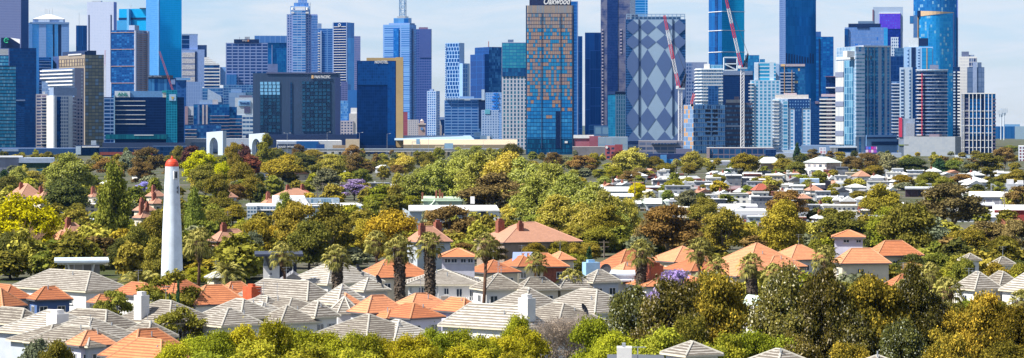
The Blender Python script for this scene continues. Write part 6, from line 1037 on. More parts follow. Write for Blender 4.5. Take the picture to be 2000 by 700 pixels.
WW = flat((.66, .65, .64), .85, 0, .08, .4); WC = flat((.6, .54, .42), .85, 0, .1, .4); WB = flat((.07, .13, .3), .8, 0, .1, .4); WL = flat((.55, .55, .68), .85, 0, .08, .4); WG = flat((.4, .44, .5), .85, 0, .1, .4); WTAN = flat((.3, .24, .2), .9, 0, .15, 1.2); WBK = flat((.26, .09, .06), .9, 0, .3, 2); FR = flat((.6, .6, .6), .5); GUT = flat((.1, .1, .11), .5)
def hip(mb, X0, X1, Y0, Y1, z, rise, m=0, gable=None):
    w, d = X1 - X0, Y1 - Y0; h = min(w, d) / 2
    def f(pts, o, ud):
        sl = []; vd = Vector(ud[1])
        for p in pts: v = Vector(p) - Vector(o); sl.append((v.dot(Vector(ud[0])), v.dot(vd)))
        mb.face(pts, m, sl)
    if w >= d: a, b = (X0 + h, (Y0+Y1)/2, z + rise), (X1 - h, (Y0+Y1)/2, z + rise)
    else: a, b = ((X0+X1)/2, Y0 + h, z + rise), ((X0+X1)/2, Y1 - h, z + rise)
    if gable == 'x': a, b = (X0, (Y0+Y1)/2, z + rise), (X1, (Y0+Y1)/2, z + rise)
    if gable == 'y': a, b = ((X0+X1)/2, Y0, z + rise), ((X0+X1)/2, Y1, z + rise)
    c = [(X0, Y0, z), (X1, Y0, z), (X1, Y1, z), (X0, Y1, z)]
    up = lambda hx, hy, run: Vector((hx * run, hy * run, rise)).normalized()
    if (w >= d and gable != 'y') or gable == 'x':
        r1, r2 = d / 2, (h if gable != 'x' else 0)
        f([c[0], c[1], b, a], c[0], ((1, 0, 0), up(0, 1, r1))); f([c[2], c[3], a, b], c[2], ((-1, 0, 0), up(0, -1, r1)))
        f([c[3], c[0], a], c[0], ((0, 1, 0), up(1, 0, r2))); f([c[1], c[2], b], c[1], ((0, 1, 0), up(-1, 0, r2)))
        hips = [(c[0], a), (c[3], a), (c[1], b), (c[2], b), (a, b)]
    else:
        r1, r2 = w / 2, (h if gable != 'y' else 0)
        f([c[3], c[0], a, b], c[0], ((0, 1, 0), up(1, 0, r1))); f([c[1], c[2], b, a], c[1], ((0, 1, 0), up(-1, 0, r1)))
        f([c[0], c[1], a], c[0], ((1, 0, 0), up(0, 1, r2))); f([c[2], c[3], b], c[2], ((1, 0, 0), up(0, -1, r2)))
        hips = [(c[0], a), (c[1], a), (c[2], b), (c[3], b), (a, b)]
    if gable: hips = hips[4:]
    return [h_ for h_ in hips if (Vector(h_[0]) - Vector(h_[1])).length > .3], a, b
WM = {}
def window(s, face, t, z0, w, h, par=None):
    """casement on face 'S' (y=0) or 'W' (x=0), t metres along"""
    k = (round(w, 2), round(h, 2))
    if k not in WM:
        mb = MB(); g = .09
        for (x0, x1, a, b) in ((-w/2, w/2, 0, g), (-w/2, w/2, h-g, h), (-w/2, -w/2+g, g, h-g), (w/2-g, w/2, g, h-g), (-g/2, g/2, g, h-g)): mb.box(x0, x1, -.1, 0, a, b)
        mb.box(-w/2-.1, w/2+.1, -.2, 0, -.1, 0); WM[k] = (mb.mesh('window', [FR]), MB().box(-w/2+g, w/2-g, -.05, .02, g, h-g).mesh('pane', [PANE]))
    o = link('window', WM[k][0], par or s.root); q = link('pane', WM[k][1], o)
    if face == 'S': o.location = (t, 0, z0)
    else: o.location = (0, t, z0); o.rotation_euler.z = R(-90)
    return o
def house(label, x0, xs, x1, ye, yr, th=35, roof=TG, wall=WW, eh=6.0, nS=2, nW=2, ov=.45, gable=None, cat='house', a=None, b=None, chim=None, vents=1, group=None, at=None, name='house', wz_=None, win=(1.3, 1.2), name2=None):
    D = F * (H - eh) / (ye - HY); s = Site(name, label, cat, x0, x1, D, xs, th, 10, group, at=at)
    if a: s.a = a
    if b: s.b = b
    s.eh = eh; ym = s.a / 2 if s.b > s.a or True else 0
    dm = D + (s.a / 2) * s.c + (s.b / 2) * s.sn; zr = H - (yr - HY) * dm / F; rise = max(zr - eh, min(s.a, s.b) * .14); rise = min(rise, min(s.a, s.b) * .55)
    mb = MB(); hips, A, B = hip(mb, -ov, s.b + ov, -ov, s.a + ov, eh, rise, 0, gable)
    if gable:
        for P in (((0, 0), (s.b, 0)), ((0, s.a), (s.b, s.a))) if gable == 'y' else (((0, 0), (0, s.a)), ((s.b, 0), (s.b, s.a))):
            (p, q) = P; m_ = ((p[0]+q[0])/2, (p[1]+q[1])/2); mb.face([(p[0], p[1], eh), (q[0], q[1], eh), (m_[0], m_[1], eh + rise * .93)], 1)
    s.roof = mb.build('roof', [roof, wall], s.root); s.rise = rise; s.A, s.B = A, B
    cp = MB()
    for p, q in hips: cp.tube([p, q], .12, 5)
    if hips: cp.build('ridge_cap', CAPS[roof], s.roof)
    MB().box(-ov - .05, s.b + ov + .05, -ov - .05, s.a + ov + .05, eh - .22, eh - .01).build('gutter', GUT if roof not in (TG, TG2, TG3) else WC, s.root)
    MB().box(0, s.b, 0, s.a, 0, eh - .22).build('walls', wall, s.root)
    for z in ([eh - 2.2] if eh < 4.5 else [eh - 2.2, eh - 5.0]):
        for k in range(nS): window(s, 'S', s.b * (k + .5 + .1 * ((k * 7) % 3 - 1)) / nS, z, *win)
        for k in range(nW): window(s, 'W', s.a * (k + .5) / nW, z, *win)
    if chim:
        for (cx, cy, w, h, m_) in chim: MB().box(s.b * cx - w/2, s.b * cx + w/2, s.a * cy - w/2, s.a * cy + w/2, eh, eh + rise * .5 + h).box(s.b * cx - w*.3, s.b * cx + w*.3, s.a * cy - w*.3, s.a * cy + w*.3, eh + rise * .5 + h, eh + rise * .5 + h + .5).build('chimney', m_, s.roof)
    r = random.Random(int(x0 * 13 + ye))
    for k in range(vents):
        fx, fy = r.uniform(.25, .75), r.uniform(.2, .4); zz = eh + rise * min(fx, 1 - fx, fy, 1 - fy) * 2 * .9
        MB().tube([(s.b * fx, s.a * fy, zz - .3), (s.b * fx, s.a * fy, zz + .9)], .09, 6).build('vent_pipe', STEEL, s.roof)
    if far_ok(ye) and int(x0) % 3 == 0:
        tx, ty, tz = s.b * .5, s.a * .5, eh + rise
        MB().bar((tx, ty, tz - .3), (tx, ty, tz + 2), .07).bar((tx - .8, ty, tz + 1.9), (tx + .8, ty, tz + 1.9), .05).bar((tx - .5, ty, tz + 1.5), (tx + .5, ty, tz + 1.5), .05).build('aerial', STEEL, s.roof)
    return s
def far_ok(y): return y > 500
# big grey roof cluster at left
h = house('big grey tiled roof house with white walls at left, flat roofed deck behind it', 22, 168, 250, 569, 528, 38, nW=0, nS=1, a=None)
window(h, 'S', 3, 4.2, 1.6, 1); window(h, 'W', h.Y(133), 3.8, 2.4, 1.1)
hs = [
 ('small orange pyramid roof on a deep blue walled house at left', 58, 72, 136, 586, 560, 18, TO, WB, 6), ('orange tiled roof cut by the left edge', -90, 5, 46, 600, 549, 50, TO, WW, 6), ('low orange roof at the left edge behind the feathery tree', -40, 10, 60, 585, 556, 30, TO, WW, 6),
 ('grey hipped roof at the left edge above a pale blue wall', -30, 40, 78, 630, 601, 35, TG, WG, 6), ('long grey roof carrying a white box chimney at lower left', 3, 108, 205, 650, 606, 40, TG, WG, 6), ('grey roof running right from the box chimney roof', 95, 205, 262, 640, 604, 42, TG, WW, 6.3),
 ('lit grey roof with bright left slope below the box chimney', 28, 90, 192, 665, 634, 36, TG, WG, 5.5), ('grey roof crest with long hips in the lower left cluster', 75, 165, 262, 661, 620, 36, TG, WW, 5.8), ('second lit grey slope left of the front orange roof', 60, 172, 240, 672, 637, 40, TG, WG, 5.5),
 ('front orange roof over lilac walls at bottom left', 132, 158, 222, 676, 646, 28, TO, WL, 5.5), ('large orange roof crossing the bottom edge right of the front orange roof', 200, 262, 378, 700, 643, 38, TO, WL, 5.5), ('orange roof wing at the bottom edge with bright left face', 205, 312, 380, 716, 662, 42, TO, WL, 5.2),
 ('grey roof end between the front orange roof and the white chimney', 245, 290, 330, 655, 628, 40, TG, WW, 5.5),
 ('orange hipped roof over white walls left of the lighthouse foot', 222, 278, 318, 578, 552, 36, TO, WW, 6), ('orange roof under the lighthouse foot', 268, 345, 410, 580, 539, 40, TO, WW, 6.2), ('tiny orange roof over a grey wall left of the lighthouse', 176, 188, 232, 592, 574, 25, TO, WG, 5.5),
 ('wide orange roof right of the feathery tree near the lighthouse', 355, 382, 482, 596, 557, 22, TO, WW, 5.8), ('orange roof behind the red brick chimney', 410, 440, 512, 586, 542, 30, TO, WW, 6),
 ('grey roof with tall square white chimney right of the lighthouse foot', 236, 330, 410, 628, 587, 42, TG, WW, 5.8), ('grey hip roof over white walls right of the pencil cypresses', 394, 434, 502, 633, 603, 34, TG, WW, 5.6), ('grey roof rising behind the grey hip right of the cypresses', 400, 470, 535, 618, 584, 40, TG, WW, 6),
 ('bright grey roof slope left of the middle roof cluster', 476, 518, 552, 605, 578, 38, TG, WW, 6), ('wide grey gabled looking roof of the left middle cluster', 470, 600, 645, 584, 547, 42, TG, WW, 6.4), ('grey roof with lit left face below the slim palm', 630, 660, 706, 590, 552, 35, TG, WW, 6.2),
 ('large grey roof beside the white modern house', 570, 640, 737, 551, 510, 40, TG, WW, 6.4), ('small grey pyramid roof on white walls', 684, 712, 757, 568, 543, 34, TG, WW, 7), ('long dark streaked grey roof in the middle cluster', 440, 560, 640, 610, 580, 38, TG, WW, 5.9),
 ('grey front roof over white garage walls in the middle cluster', 510, 549, 610, 627, 597, 34, TG, WW, 5.4), ('grey roof at the left end of the middle cluster', 458, 505, 560, 618, 590, 36, TG, WW, 5.6), ('bright grey roof left of the octagonal turret', 586, 616, 648, 615, 585, 36, TG, WW, 6),
 ('long bright grey roof along the hedge below the turret', 598, 715, 838, 668, 614, 42, TG, WW, 5), ('grey roof end right of the long bright roof', 700, 770, 850, 664, 625, 38, TG, WW, 5),
 ('orange roof peeking behind the octagonal turret', 640, 672, 700, 594, 571, 36, TO, WW, 6.2), ('orange roof right of the octagonal turret', 685, 718, 790, 612, 577, 34, TO, WW, 5.8), ('orange roof with red vent in front of the thick shaggy palm', 762, 802, 882, 604, 573, 34, TO, WL, 6), ('orange front roof over lilac walls before the white terrace house', 742, 802, 863, 622, 592, 38, TO, WL, 5.4),
 ('small low orange roof at the left of the lilac walls', 728, 756, 798, 622, 604, 36, TO, WL, 5.2), ('orange roof end below the tall thin palm', 848, 905, 940, 610, 581, 40, TO, WL, 5.8),
 ('large grey roof with white chimney pillar below the gabled wing', 868, 1020, 1060, 640, 592, 50, TG, WW, 5), ('grey roof right of the gabled wing', 945, 1020, 1112, 613, 562, 36, TG, WW, 5.8), ('dark streaked grey roof below the short palm', 1000, 1090, 1180, 632, 592, 38, TG, WW, 5.3), ('bright grey roof with tall hip below the blue chimney', 1058, 1162, 1240, 608, 565, 42, TG, WW, 5.8),
 ('grey roof over a cream wall behind the short palm', 1008, 1022, 1090, 566, 538, 20, TG, WC, 6.2), ('grey roof over a cream wall left of the blue chimney', 1080, 1095, 1160, 564, 539, 20, TG, WC, 6.2), ('small grey pavilion roof on a pale wall beside the blue chimney', 1135, 1160, 1208, 551, 527, 32, TG, WG, 7.2),
 ('grey roof strip seen right of the white terrace house', 932, 950, 1012, 562, 534, 20, TG, WW, 6.2), ('orange roof behind the slim thin palm', 696, 735, 842, 543, 507, 28, TO, WC, 6.4), ('orange roof right of the lookout', 915, 950, 1012, 533, 508, 30, TO, WC, 6.4), ('orange roof patch at the right of the lookout roofs', 978, 1012, 1060, 521, 500, 30, TO, WC, 6.4),
 ('orange roof left of the dark conifer', 1068, 1090, 1120, 508, 492, 30, TO, WC, 6.4), ('orange hip roof right of the dark conifer', 1160, 1208, 1298, 528, 487, 32, TO, WC, 6.4), ('lower orange hip in front of the conifer side roof', 1172, 1212, 1290, 545, 512, 34, TO, WC, 6.2), ('orange roof over a tan wall in the right cluster', 1268, 1318, 1398, 512, 481, 32, TO, WC, 6.8), ('orange hip roof before the ragged palm', 1296, 1350, 1420, 530, 504, 34, TO, WC, 6.4),
 ('long orange roof with red chimney above the purple blossom', 1222, 1262, 1400, 560, 532, 20, TO, WW, 6), ('biggest orange roof of the right cluster', 1385, 1462, 1572, 524, 475, 36, TO, WC, 6.8), ('orange roof in front of the biggest orange roof', 1378, 1440, 1535, 540, 500, 34, TO, WC, 6.3), ('orange roof above a pale wall right of the thick palm', 1500, 1545, 1620, 508, 478, 34, TO, WG, 6.8), ('orange gable end roof left of the fresh green tree', 1478, 1500, 1556, 527, 500, 26, TO, WC, 6.4),
 ('big orange roof below the tower house', 1628, 1645, 1736, 515, 485, 18, TO, WC, 6.4), ('orange roof behind the dark gum right of the tower house', 1690, 1715, 1800, 500, 470, 26, TO, WC, 6.4), ('orange roof piece between the gums below the tower house', 1728, 1745, 1800, 560, 536, 20, TO, WC, 5.8), ('narrow orange roof in front of the far right grey roofs', 1860, 1878, 1925, 566, 547, 22, TO, WC, 5.8),
 ('leftmost of the far right grey roofs', 1872, 1905, 1945, 562, 529, 34, TG, WW, 6), ('grey roof with lit ridge at far right', 1918, 1952, 1990, 560, 527, 34, TG, WW, 6), ('grey roof cut by the right edge', 1965, 2005, 2050, 566, 531, 36, TG, WW, 6), ('tiny grey pyramid roof among the trees at far right', 1876, 1890, 1912, 508, 495, 30, TG, WW, 6.4), ('small grey roofs behind the far right greenery', 1935, 1950, 1982, 518, 502, 30, TG, WW, 6.4), 
 ('small grey gabled roof left of the fresh green tree', 1530, 1545, 1570, 548, 529, 30, TG, WW, 6), ('long old red tiled roof in the middle distance', 930, 985, 1135, 474, 434, 24, TP, WTAN, 6.2), ('old red roof hidden by the big rust tree', 795, 815, 880, 473, 434, 22, TP, WG, 6.2), ('old pink red roof right of the slim palm and brown palm', 408, 425, 492, 472, 435, 24, TP, WBK, 6), ('mottled old tiled roof beside the big yellow elm', 108, 128, 178, 463, 433, 24, TP, WC, 6.2), ('low orange roof joining the mottled tiled roof', 92, 112, 150, 473, 452, 30, TO, WC, 6),
 ('small roof behind the mottled tiled roof', 262, 278, 302, 412, 391, 28, TP, WC, 6), ('pink roof with tall chimneys left of the lighthouse', 262, 276, 300, 426, 402, 30, TP, WC, 6), ('pink roof slope right behind the lighthouse top left', 286, 300, 322, 384, 364, 30, TP, WC, 6), ('pale pink roof among trees right of the lighthouse', 424, 436, 462, 386, 364, 30, TP, WG, 6), ('far pink roof row at left', 15, 40, 85, 385, 359, 20, TP, WC, 6), ('second far pink roof at left', 60, 80, 112, 390, 370, 25, TP, WC, 6), ('pink roof fragment left of the tall poplar', 172, 180, 198, 385, 368, 25, TP, WC, 6),
 ('low pink roof between tree tops below the lighthouse middle', 288, 300, 322, 398, 386, 25, TP, WC, 6), ('red roof with gables by the school', 536, 552, 612, 384, 368, 20, TP, WG, 6), ('lower red roof by the school with brick chimney', 512, 520, 545, 398, 380, 20, TP, WBK, 6), ('little red roof beside the pink school roofs', 580, 590, 608, 380, 370, 25, TRD, WG, 6),
]
for t_ in hs:
    lb, x0, xs, x1, ye, yr, th, rf, wl, eh = t_; far = ye < 520
    if rf is TG and 540 < ye and 'small' not in lb and 'over a cream' not in lb: x0 -= 8; x1 += 10; ye += 4
    ch = None
    if 'tall chimneys' in lb: ch = [(.2, .4, .9, 3, WBK), (.7, .4, .9, 3, WBK), (.45, .7, .9, 3.4, WBK)]
    elif 'box chimney at' in lb: ch = [(.2, .15, 2, 1.2, WW)]
    elif 'square white chimney' in lb: ch = [(.08, .6, 1.5, 2.2, WW)]
    elif 'white chimney pillar' in lb: ch = [(.5, .1, 1.7, 2.6, WW)]
    elif 'red chimney' in lb: ch = [(.27, .5, 2.2, 2.2, flat((.5, .14, .07)))]
    elif 'behind the red brick chimney' in lb: ch = None
    elif 'long old red' in lb: ch = [(.2, .7, 1.6, 2.4, WBK), (.32, .3, 1.2, 2, WBK)]
    elif 'hidden by the big rust' in lb: ch = [(.8, .6, 1.5, 2.6, WBK), (.2, .2, 1.3, 2, WBK)]
    elif rf in (TP, TRD): ch = [(.3, .5, 1.2, 2.4, WBK)]
    rv = {TG: (TG, TG2, TG3), TO: (TO, TO2, TO3)}.get(rf, (rf,)); grp = rf; rf = rv[int(x0 * 7 + ye) % len(rv)]
    h = house(lb, x0, xs, x1, ye, yr, th, rf, wl, eh, nS=1 if far else 2, nW=1, chim=ch, group='grey tiled roofs' if grp is TG else 'orange tiled roofs' if grp is TO else 'old red roofs', vents=0 if far else 1)
    if 'behind the red brick chimney' in lb: MB().box(h.X(452), h.X(472), -6, -3.4, 3, h.Z(558)).box(h.X(458), h.X(464), -5.4, -4, h.Z(558), h.Z(553)).build('chimney', flat((.5, .1, .04), .9, 0, .2, 1.5), h.roof)
    if 'dark streaked grey roof below' in lb or 'pyramid roof on white' in lb or 'large grey roof beside' in lb:
        q = MB().rev([(0, 0), (.5, .05), (.8, .25)], 12).build('satellite_dish', flat((.05, .05, .06)), h.roof); q.location = (h.b * .7, h.a * .2, h.eh + h.rise * .4 + .8); q.rotation_euler = (R(60), 0, R(30))
# chimney with blue paint
s = house('pale roof block carrying the square pale blue chimney', 1150, 1165, 1215, 545, 532, 20, TG, WG, 6); MB().box(-1.2, 1.4, 2, 4, 6, s.Z(514)).box(-.6, .6, 2.5, 3.5, s.Z(514), s.Z(509)).build('chimney', flat((.25, .42, .6)), s.roof)
s = Site('flat_roofed_house', 'low flat white roofs with a dark satellite dish right of the blue chimney', 'house', 1180, 1240, 490, dd=12); s.bx('walls', 1182, 1239, 538, None, 0, 12, WW); s.bx('roof_slab', 1180, 1241, 534.5, 538, -.5, 12.5, flat((.55, .6, .66))); s.bx('lower_roof', 1190, 1238, 545, 548, -3, 0, flat((.5, .52, .62)))
q = MB().rev([(0, 0), (.6, .06), (1, .3)], 14).build('satellite_dish', flat((.03, .03, .04)), s.root); q.location = (s.X(1184), -1, s.Z(527)); q.rotation_euler = (R(70), 0, R(-20)); s.bx('dish_mast', 1183.4, 1184.4, 529, 536, -1, -.8, STEEL)
# solar panels house
s = house('orange roof with three tilted blue solar panels', 985, 1000, 1108, 522, 495, 14, TO, WBK, 6.2, nS=3)
for k in range(3):
    q = MB().box(0, 1.7, 0, 3.2, 0, .08).build('solar_panel', facade((.02, .06, .3), (.03, .09, .36), (.2, .26, .45), 4, 4, .08, .08, .5, .4), s.roof); q.location = (s.X(1003 + k * 10.5), 1.2, s.eh + .6); q.rotation_euler = (R(38), 0, R(-18))
# lighthouse
D = 505; q = D / F; X = wx(336, D); e = bpy.data.objects.new('lighthouse', None); COL.objects.link(e); e.location = (X, D, 0); z = lambda py: wz(py, D)
rb, rt = 21.8 * q, 13.0 * q; prof = [(rb * 1.12, 0), (21.6 * q, z(545)), (18.6 * q, z(450)), (16.2 * q, z(400)), (14.2 * q, z(352)), (13.2 * q, z(327)), (13.2 * q, z(325.5))]
LW = flat((.62, .7, .8), .75, 0, .16, .35)
MB().rev(prof, 40).build('tower_shaft', LW, e, True)
RD = flat((.62, .06, .025), .5, 0, .15, 1.5)
MB().rev([(13.0 * q, z(326)), (13.4 * q, z(325)), (13.0 * q, z(321)), (11.6 * q, z(316.5)), (8.4 * q, z(312.5)), (4 * q, z(310.8)), (2 * q, z(310.4)), (1.9 * q, z(308.8))], 32).build('dome', RD, e, True); MB().rev([(1.7 * q, z(310.6)), (2.3 * q, z(309.6)), (2.5 * q, z(308.2)), (1.6 * q, z(306.8)), (1.1 * q, z(306)), (1.2 * q, z(305)), (0, z(304.2))], 14).build('finial', RD, e, True)
def lwin(nm, px, yt, yb, w, rim=True):
    ang = math.asin(max(-.95, min(.95, (px - 336) / ((13.2 + (yb - 327) * .036))))); r_ = (13.2 + max(0, yb - 327) * .036) * q
    o = bpy.data.objects.new(nm, None); 
    mb = MB(); hh = (yb - yt) * q; ww = w * q
    if rim: mb.box(-ww/2 - .25, ww/2 + .25, -.12, .4, -.2, hh + .2)
    fr = (mb if rim else MB().box(-ww/2, ww/2, -.08, .4, 0, hh)).build(nm, FR if rim else DARK, e); fr.location = (r_ * math.sin(ang), -r_ * math.cos(ang), z(yb)); fr.rotation_euler.z = ang
    if rim: MB().box(-ww/2, ww/2, -.16, .2, 0, hh).build('pane', PANE, fr)
lwin('window', 344.6, 336, 348, 4.6)
for y in (365, 372.5): lwin('window_slit', 347, y, y + 5, 1.3, False); lwin('window_slit', 349.3 - .6, y - 1.5, y + 6, .8, False)
MB().box(15.5 * q, 16.9 * q, -.3, .3, z(441), z(419)).build('cable_box', DARK, e); MB().box(15 * q, 20 * q, -.1, .1, z(420), z(419)).build('bracket', STEEL, e); tag(e, 'tall tapering white lighthouse with a red dome', 'lighthouse')
# lookouts and modern houses
def lookout(label, x0, x1, yap, yev, ywb, D, wall, rails=True):
    s = Site('lookout_house', label, 'house', x0, x1, D, dd=(x1 - x0) * D / F * .9); o = .6
    mb = MB(); hips, A, B = hip(mb, -o, s.b + o, -o, s.a + o, s.Z(yev), s.Z(yap) - s.Z(yev)); rf = mb.build('roof', TO, s.root); cp = MB(); [cp.tube([p, q_], .15, 5) for p, q_ in hips]; cp.build('ridge_cap', CAPS[TO], rf)
    MB().box(0, s.b, 0, s.a, 0, s.Z(yev) - .2).build('walls', wall, s.root); MB().box(-o, s.b + o, -o, s.a + o, s.Z(yev) - .3, s.Z(yev) - .02).build('gutter', GUT, s.root)
    return s
s = lookout('square orange roofed lookout with wide windows above the grey terrace roof', 863, 927, 487, 502, 527, 505, flat((.5, .5, .58)))
for p, w_ in ((874, 12), (887, 12), (905, 11), (919, 11)): window(s, 'S', s.X(p), s.Z(514), w_ * s.hm, 8.5 * s.mpp)
s = lookout('tower house with orange pyramid roof and lilac walls at right', 1630, 1685, 451, 463, 487, 562, flat((.52, .52, .64)))
for p in (1653, 1677): window(s, 'S', s.X(p), s.Z(474.5), 12 * s.hm * (1 if p < 1660 else .85), 6.5 * s.mpp)
s = Site('modern_house', 'white modern house with thin black roof slab and dark strut behind the slim palm', 'house', 514, 553, 500, dd=12); s.bx('walls', 514, 546, 520, None, 0, 10, WW); s.bx('glazed_storey', 515, 556, 501, 520, .6, 10, facade((.12, .16, .2), (.3, .34, .36), (.4, .42, .44), 12, 30, .06, .04, .9, .2)); s.bx('roof_slab', 497, 592, 496, 500.5, -2, 11, flat((.03, .035, .06), .5)); s.bx('dark_wing', 546, 580, 500.5, None, 4, 11, flat((.03, .04, .08)))
MB().bar((s.X(520), -1.6, s.Z(500)), (s.X(529), -.1, s.Z(527)), .45).build('strut', DARK, s.root); s.bx('garage_door', 522, 538, 549, None, -.08, 0, flat((.4, .42, .44))); window(s, 'S', s.X(529), s.Z(539), .5, .6)
s = house('white gable fronted wing with dark blue roof beside the modern house', 552, 572, 592, 549, 531, 0, TSL, WW, 6.6, gable='y', a=9, nS=0, nW=0)
s = Site('roof_pavilion', 'flat white roofed glass pavilion behind the big grey roof at left', 'pavilion', 127, 195, 530, dd=9); s.bx('walls', 127, 195, 516, None, 0, 9, facade((.16, .15, .14), (.3, .28, .26), (.5, .5, .52), 17, 60, .1, .02, .9, .1)); 
MB().box(s.X(106), s.X(213), -2, 11, s.Z(512.5), s.Z(508.5)).build('roof_slab', [flat((.42, .5, .58)), ], s.root); MB().box(s.X(112), s.X(207), -1, 10, s.Z(516.5), s.Z(512.6)).build('roof_soffit', WHITE, s.root)
for p, d_ in ((133, 1), (184, -1)): MB().bar((s.X(p), -.5, s.Z(516)), (s.X(p + 4 * d_), -.3, s.Z(534)), .3).build('strut', WHITE, s.root)
# white terrace house
s = house('long white two storey terrace house with grey roof, french windows and balcony', 797, 800, 938, 556, 526, 0, TG, WW, 6.1, a=12, nS=0, nW=0, vents=2)
for p, yb, w_, h_ in ((802, 574, 5, 13), (823, 576, 10, 15), (872, 576, 10, 13), (897, 587, 12, 23), (922, 588, 10, 22)): window(s, 'S', s.X(p), s.Z(yb), w_ * s.hm, h_ * s.mpp)
MB().box(s.X(853), s.X(937), -2, 0, s.Z(592), s.Z(589.5)).build('balcony_floor', WW, s.root); mb = MB()
for k in range(22): x = s.X(854 + k * 3.9); mb.box(x - .05, x + .05, -2, -1.9, s.Z(589.5), s.Z(579))
mb.box(s.X(853), s.X(937), -2.02, -1.88, s.Z(579.5), s.Z(578.5)); mb.build('balcony_rail', FR, s.root); s.bx('balcony_box', 861, 875, 577, 590, -3, -2.1, flat((.3, .25, .22)))
for p in (856, 931): MB().tube([(s.X(p), -.12, .2), (s.X(p), -.12, 5.9)], .09, 6).build('downpipe', FR, s.root)
s = house('white wing with a pointed gable right of the terrace house', 957, 958, 1001, 567, 545, 0, TG, WW, 5.9, gable='y', a=12, nS=0, nW=0, vents=0); window(s, 'S', s.b / 2, s.Z(578), 12 * s.hm, 9 * s.mpp)
mb = MB(); 
for a_, b_ in (((-.5, -.5, 5.85), (s.b / 2, -.5, 6 + s.rise)), ((s.b + .5, -.5, 5.85), (s.b / 2, -.5, 6 + s.rise))): mb.bar(a_, b_, .4)
mb.build('bargeboard', WHITE, s.root)
# octagonal turret
D = 425; s = Site('turret_house', 'white turret with a steep eight sided grey roof in the middle cluster', 'house', 640, 706, D, dd=8); c = (s.b / 2, s.b / 2)
oc = [(c[0] + s.b * .5 * math.cos(R(22.5 + 45 * k)), c[1] + s.b * .5 * math.sin(R(22.5 + 45 * k))) for k in range(8)]; oc2 = [(c[0] + s.b * .56 * math.cos(R(22.5 + 45 * k)), c[1] + s.b * .56 * math.sin(R(22.5 + 45 * k))) for k in range(8)]
MB().prism(oc, 0, s.Z(613)).build('walls', WW, s.root); ap = (c[0], c[1], s.Z(581)); mb = MB(); cp = MB()
for k in range(8):
    a_, b_ = oc2[k], oc2[(k+1) % 8]; L_ = math.dist(a_, b_); A_ = (*a_, s.Z(612.5)); B_ = (*b_, s.Z(612.5)); sl = (Vector(ap) - (Vector(A_) + Vector(B_)) / 2).length
    mb.face([A_, B_, ap], 0, [(0, 0), (L_, 0), (L_/2, sl)]); cp.tube([A_, ap], .15, 5)
rf = mb.build('roof', TG, s.root); cp.build('ridge_cap', CAPS[TG], rf); MB().prism(oc2, s.Z(614), s.Z(612.7)).build('gutter', WC, s.root)
s = Site('vaulted_house', 'white house with a pale green vaulted roof between the blossoming gums', 'house', 1450, 1500, 440, 1478, 30); s.body(None, None, WW, WW, WW, 'walls', z1=s.Z(598)); mb = MB(); n = 8
for k in range(n):
    t0, t1 = k / n, (k + 1) / n; f = lambda t: (s.b * t, s.Z(598) + 1.5 * math.sin(math.pi * t)); (xa, za), (xb, zb) = f(t0), f(t1); mb.face([(xa, -.4, za), (xb, -.4, zb), (xb, s.a, zb), (xa, s.a, za)]); mb.face([(xa, -.2, s.Z(599)), (xb, -.2, s.Z(599)), (xb, -.2, zb), (xa, -.2, za)], 1)
mb.build('vaulted_roof', [flat((.45, .55, .48)), WW], s.root)
# bottom edge
s = house('white pavilion with pale pyramid roof and satellite dish at the bottom edge', 1300, 1342, 1402, 694, 667, 32, TG, WW, 8.5, nS=1, nW=1, vents=0); q = MB().rev([(0, 0), (.5, .05), (.75, .25)], 14).build('satellite_dish', flat((.04, .04, .05)), s.roof); q.location = (1, s.Y(1329), 6.2); q.rotation_euler = (R(65), 0, R(-20))
s = Site('flat_roofed_house', 'dark flat roof with white chimney box and aerial at the bottom edge', 'house', 1186, 1300, 302, dd=14); s.bx('walls', 1190, 1298, 719, None, 0, 14, WW); s.bx('roof_slab', 1186, 1301, 714, 719, -.5, 14.5, flat((.08, .09, .11))); s.bx('chimney', 1205, 1234, 681, 714, 1, 3.5, WW); s.bx('chimney_cap', 1215, 1222, 673, 680, 1.5, 2.5, STEEL)
MB().bar((s.X(1246), 2, s.Z(714)), (s.X(1246), 2, s.Z(680)), .1).bar((s.X(1233), 2, s.Z(681)), (s.X(1262), 2, s.Z(681)), .1).build('aerial', STEEL, s.root)
house('pale grey roof tip at the bottom edge right of the pavilion', 1462, 1520, 1580, 712, 682, 38, TG, WW, 8.5, vents=1); house('second pale roof tip at the bottom edge near the gums', 1675, 1710, 1755, 716, 694, 36, TG, WW, 8.5)
s = house('cream garden shed with a white roof right of the lighthouse', 405, 418, 438, 543, 529, 25, TM, WC, 3.6, nS=1, nW=0, vents=0)
# ------------------------------------------------------------------ middle distance
def gblock(label, x0, x1, yt, yg, m, dd=14, name='building', cat='building', mt=None, at=None, group=None, **k): return T(name, label, x0, x1, yt, dep(yg), m, cat=cat, dd=dd, mt=mt or WHITE, at=at, group=group, **k)
def lowroof(s, yt, yr, m, px0=None, px1=None, over=.6, name='roof', dd=None):
    z0, dd = s.Z(yt), dd or s.a; zr = H - (yr - HY) * (s.D + dd) / F; x0 = -over if px0 is None else s.X(px0); x1 = s.b + over if px1 is None else s.X(px1)
    return MB().face([(x0, -over, z0), (x1, -over, z0), (x1, dd, zr), (x0, dd, zr)], 0, [(0, 0), (x1-x0, 0), (x1-x0, dd), (0, dd)]).face([(x0, dd, zr), (x1, dd, zr), (x1, dd, z0), (x0, dd, z0)]).build(name, m, s.root)
RIB = facade((.36, .42, .48), (.4, .46, .52), (.3, .36, .42), 3, 60, .25, 0, .6, 0, .5)
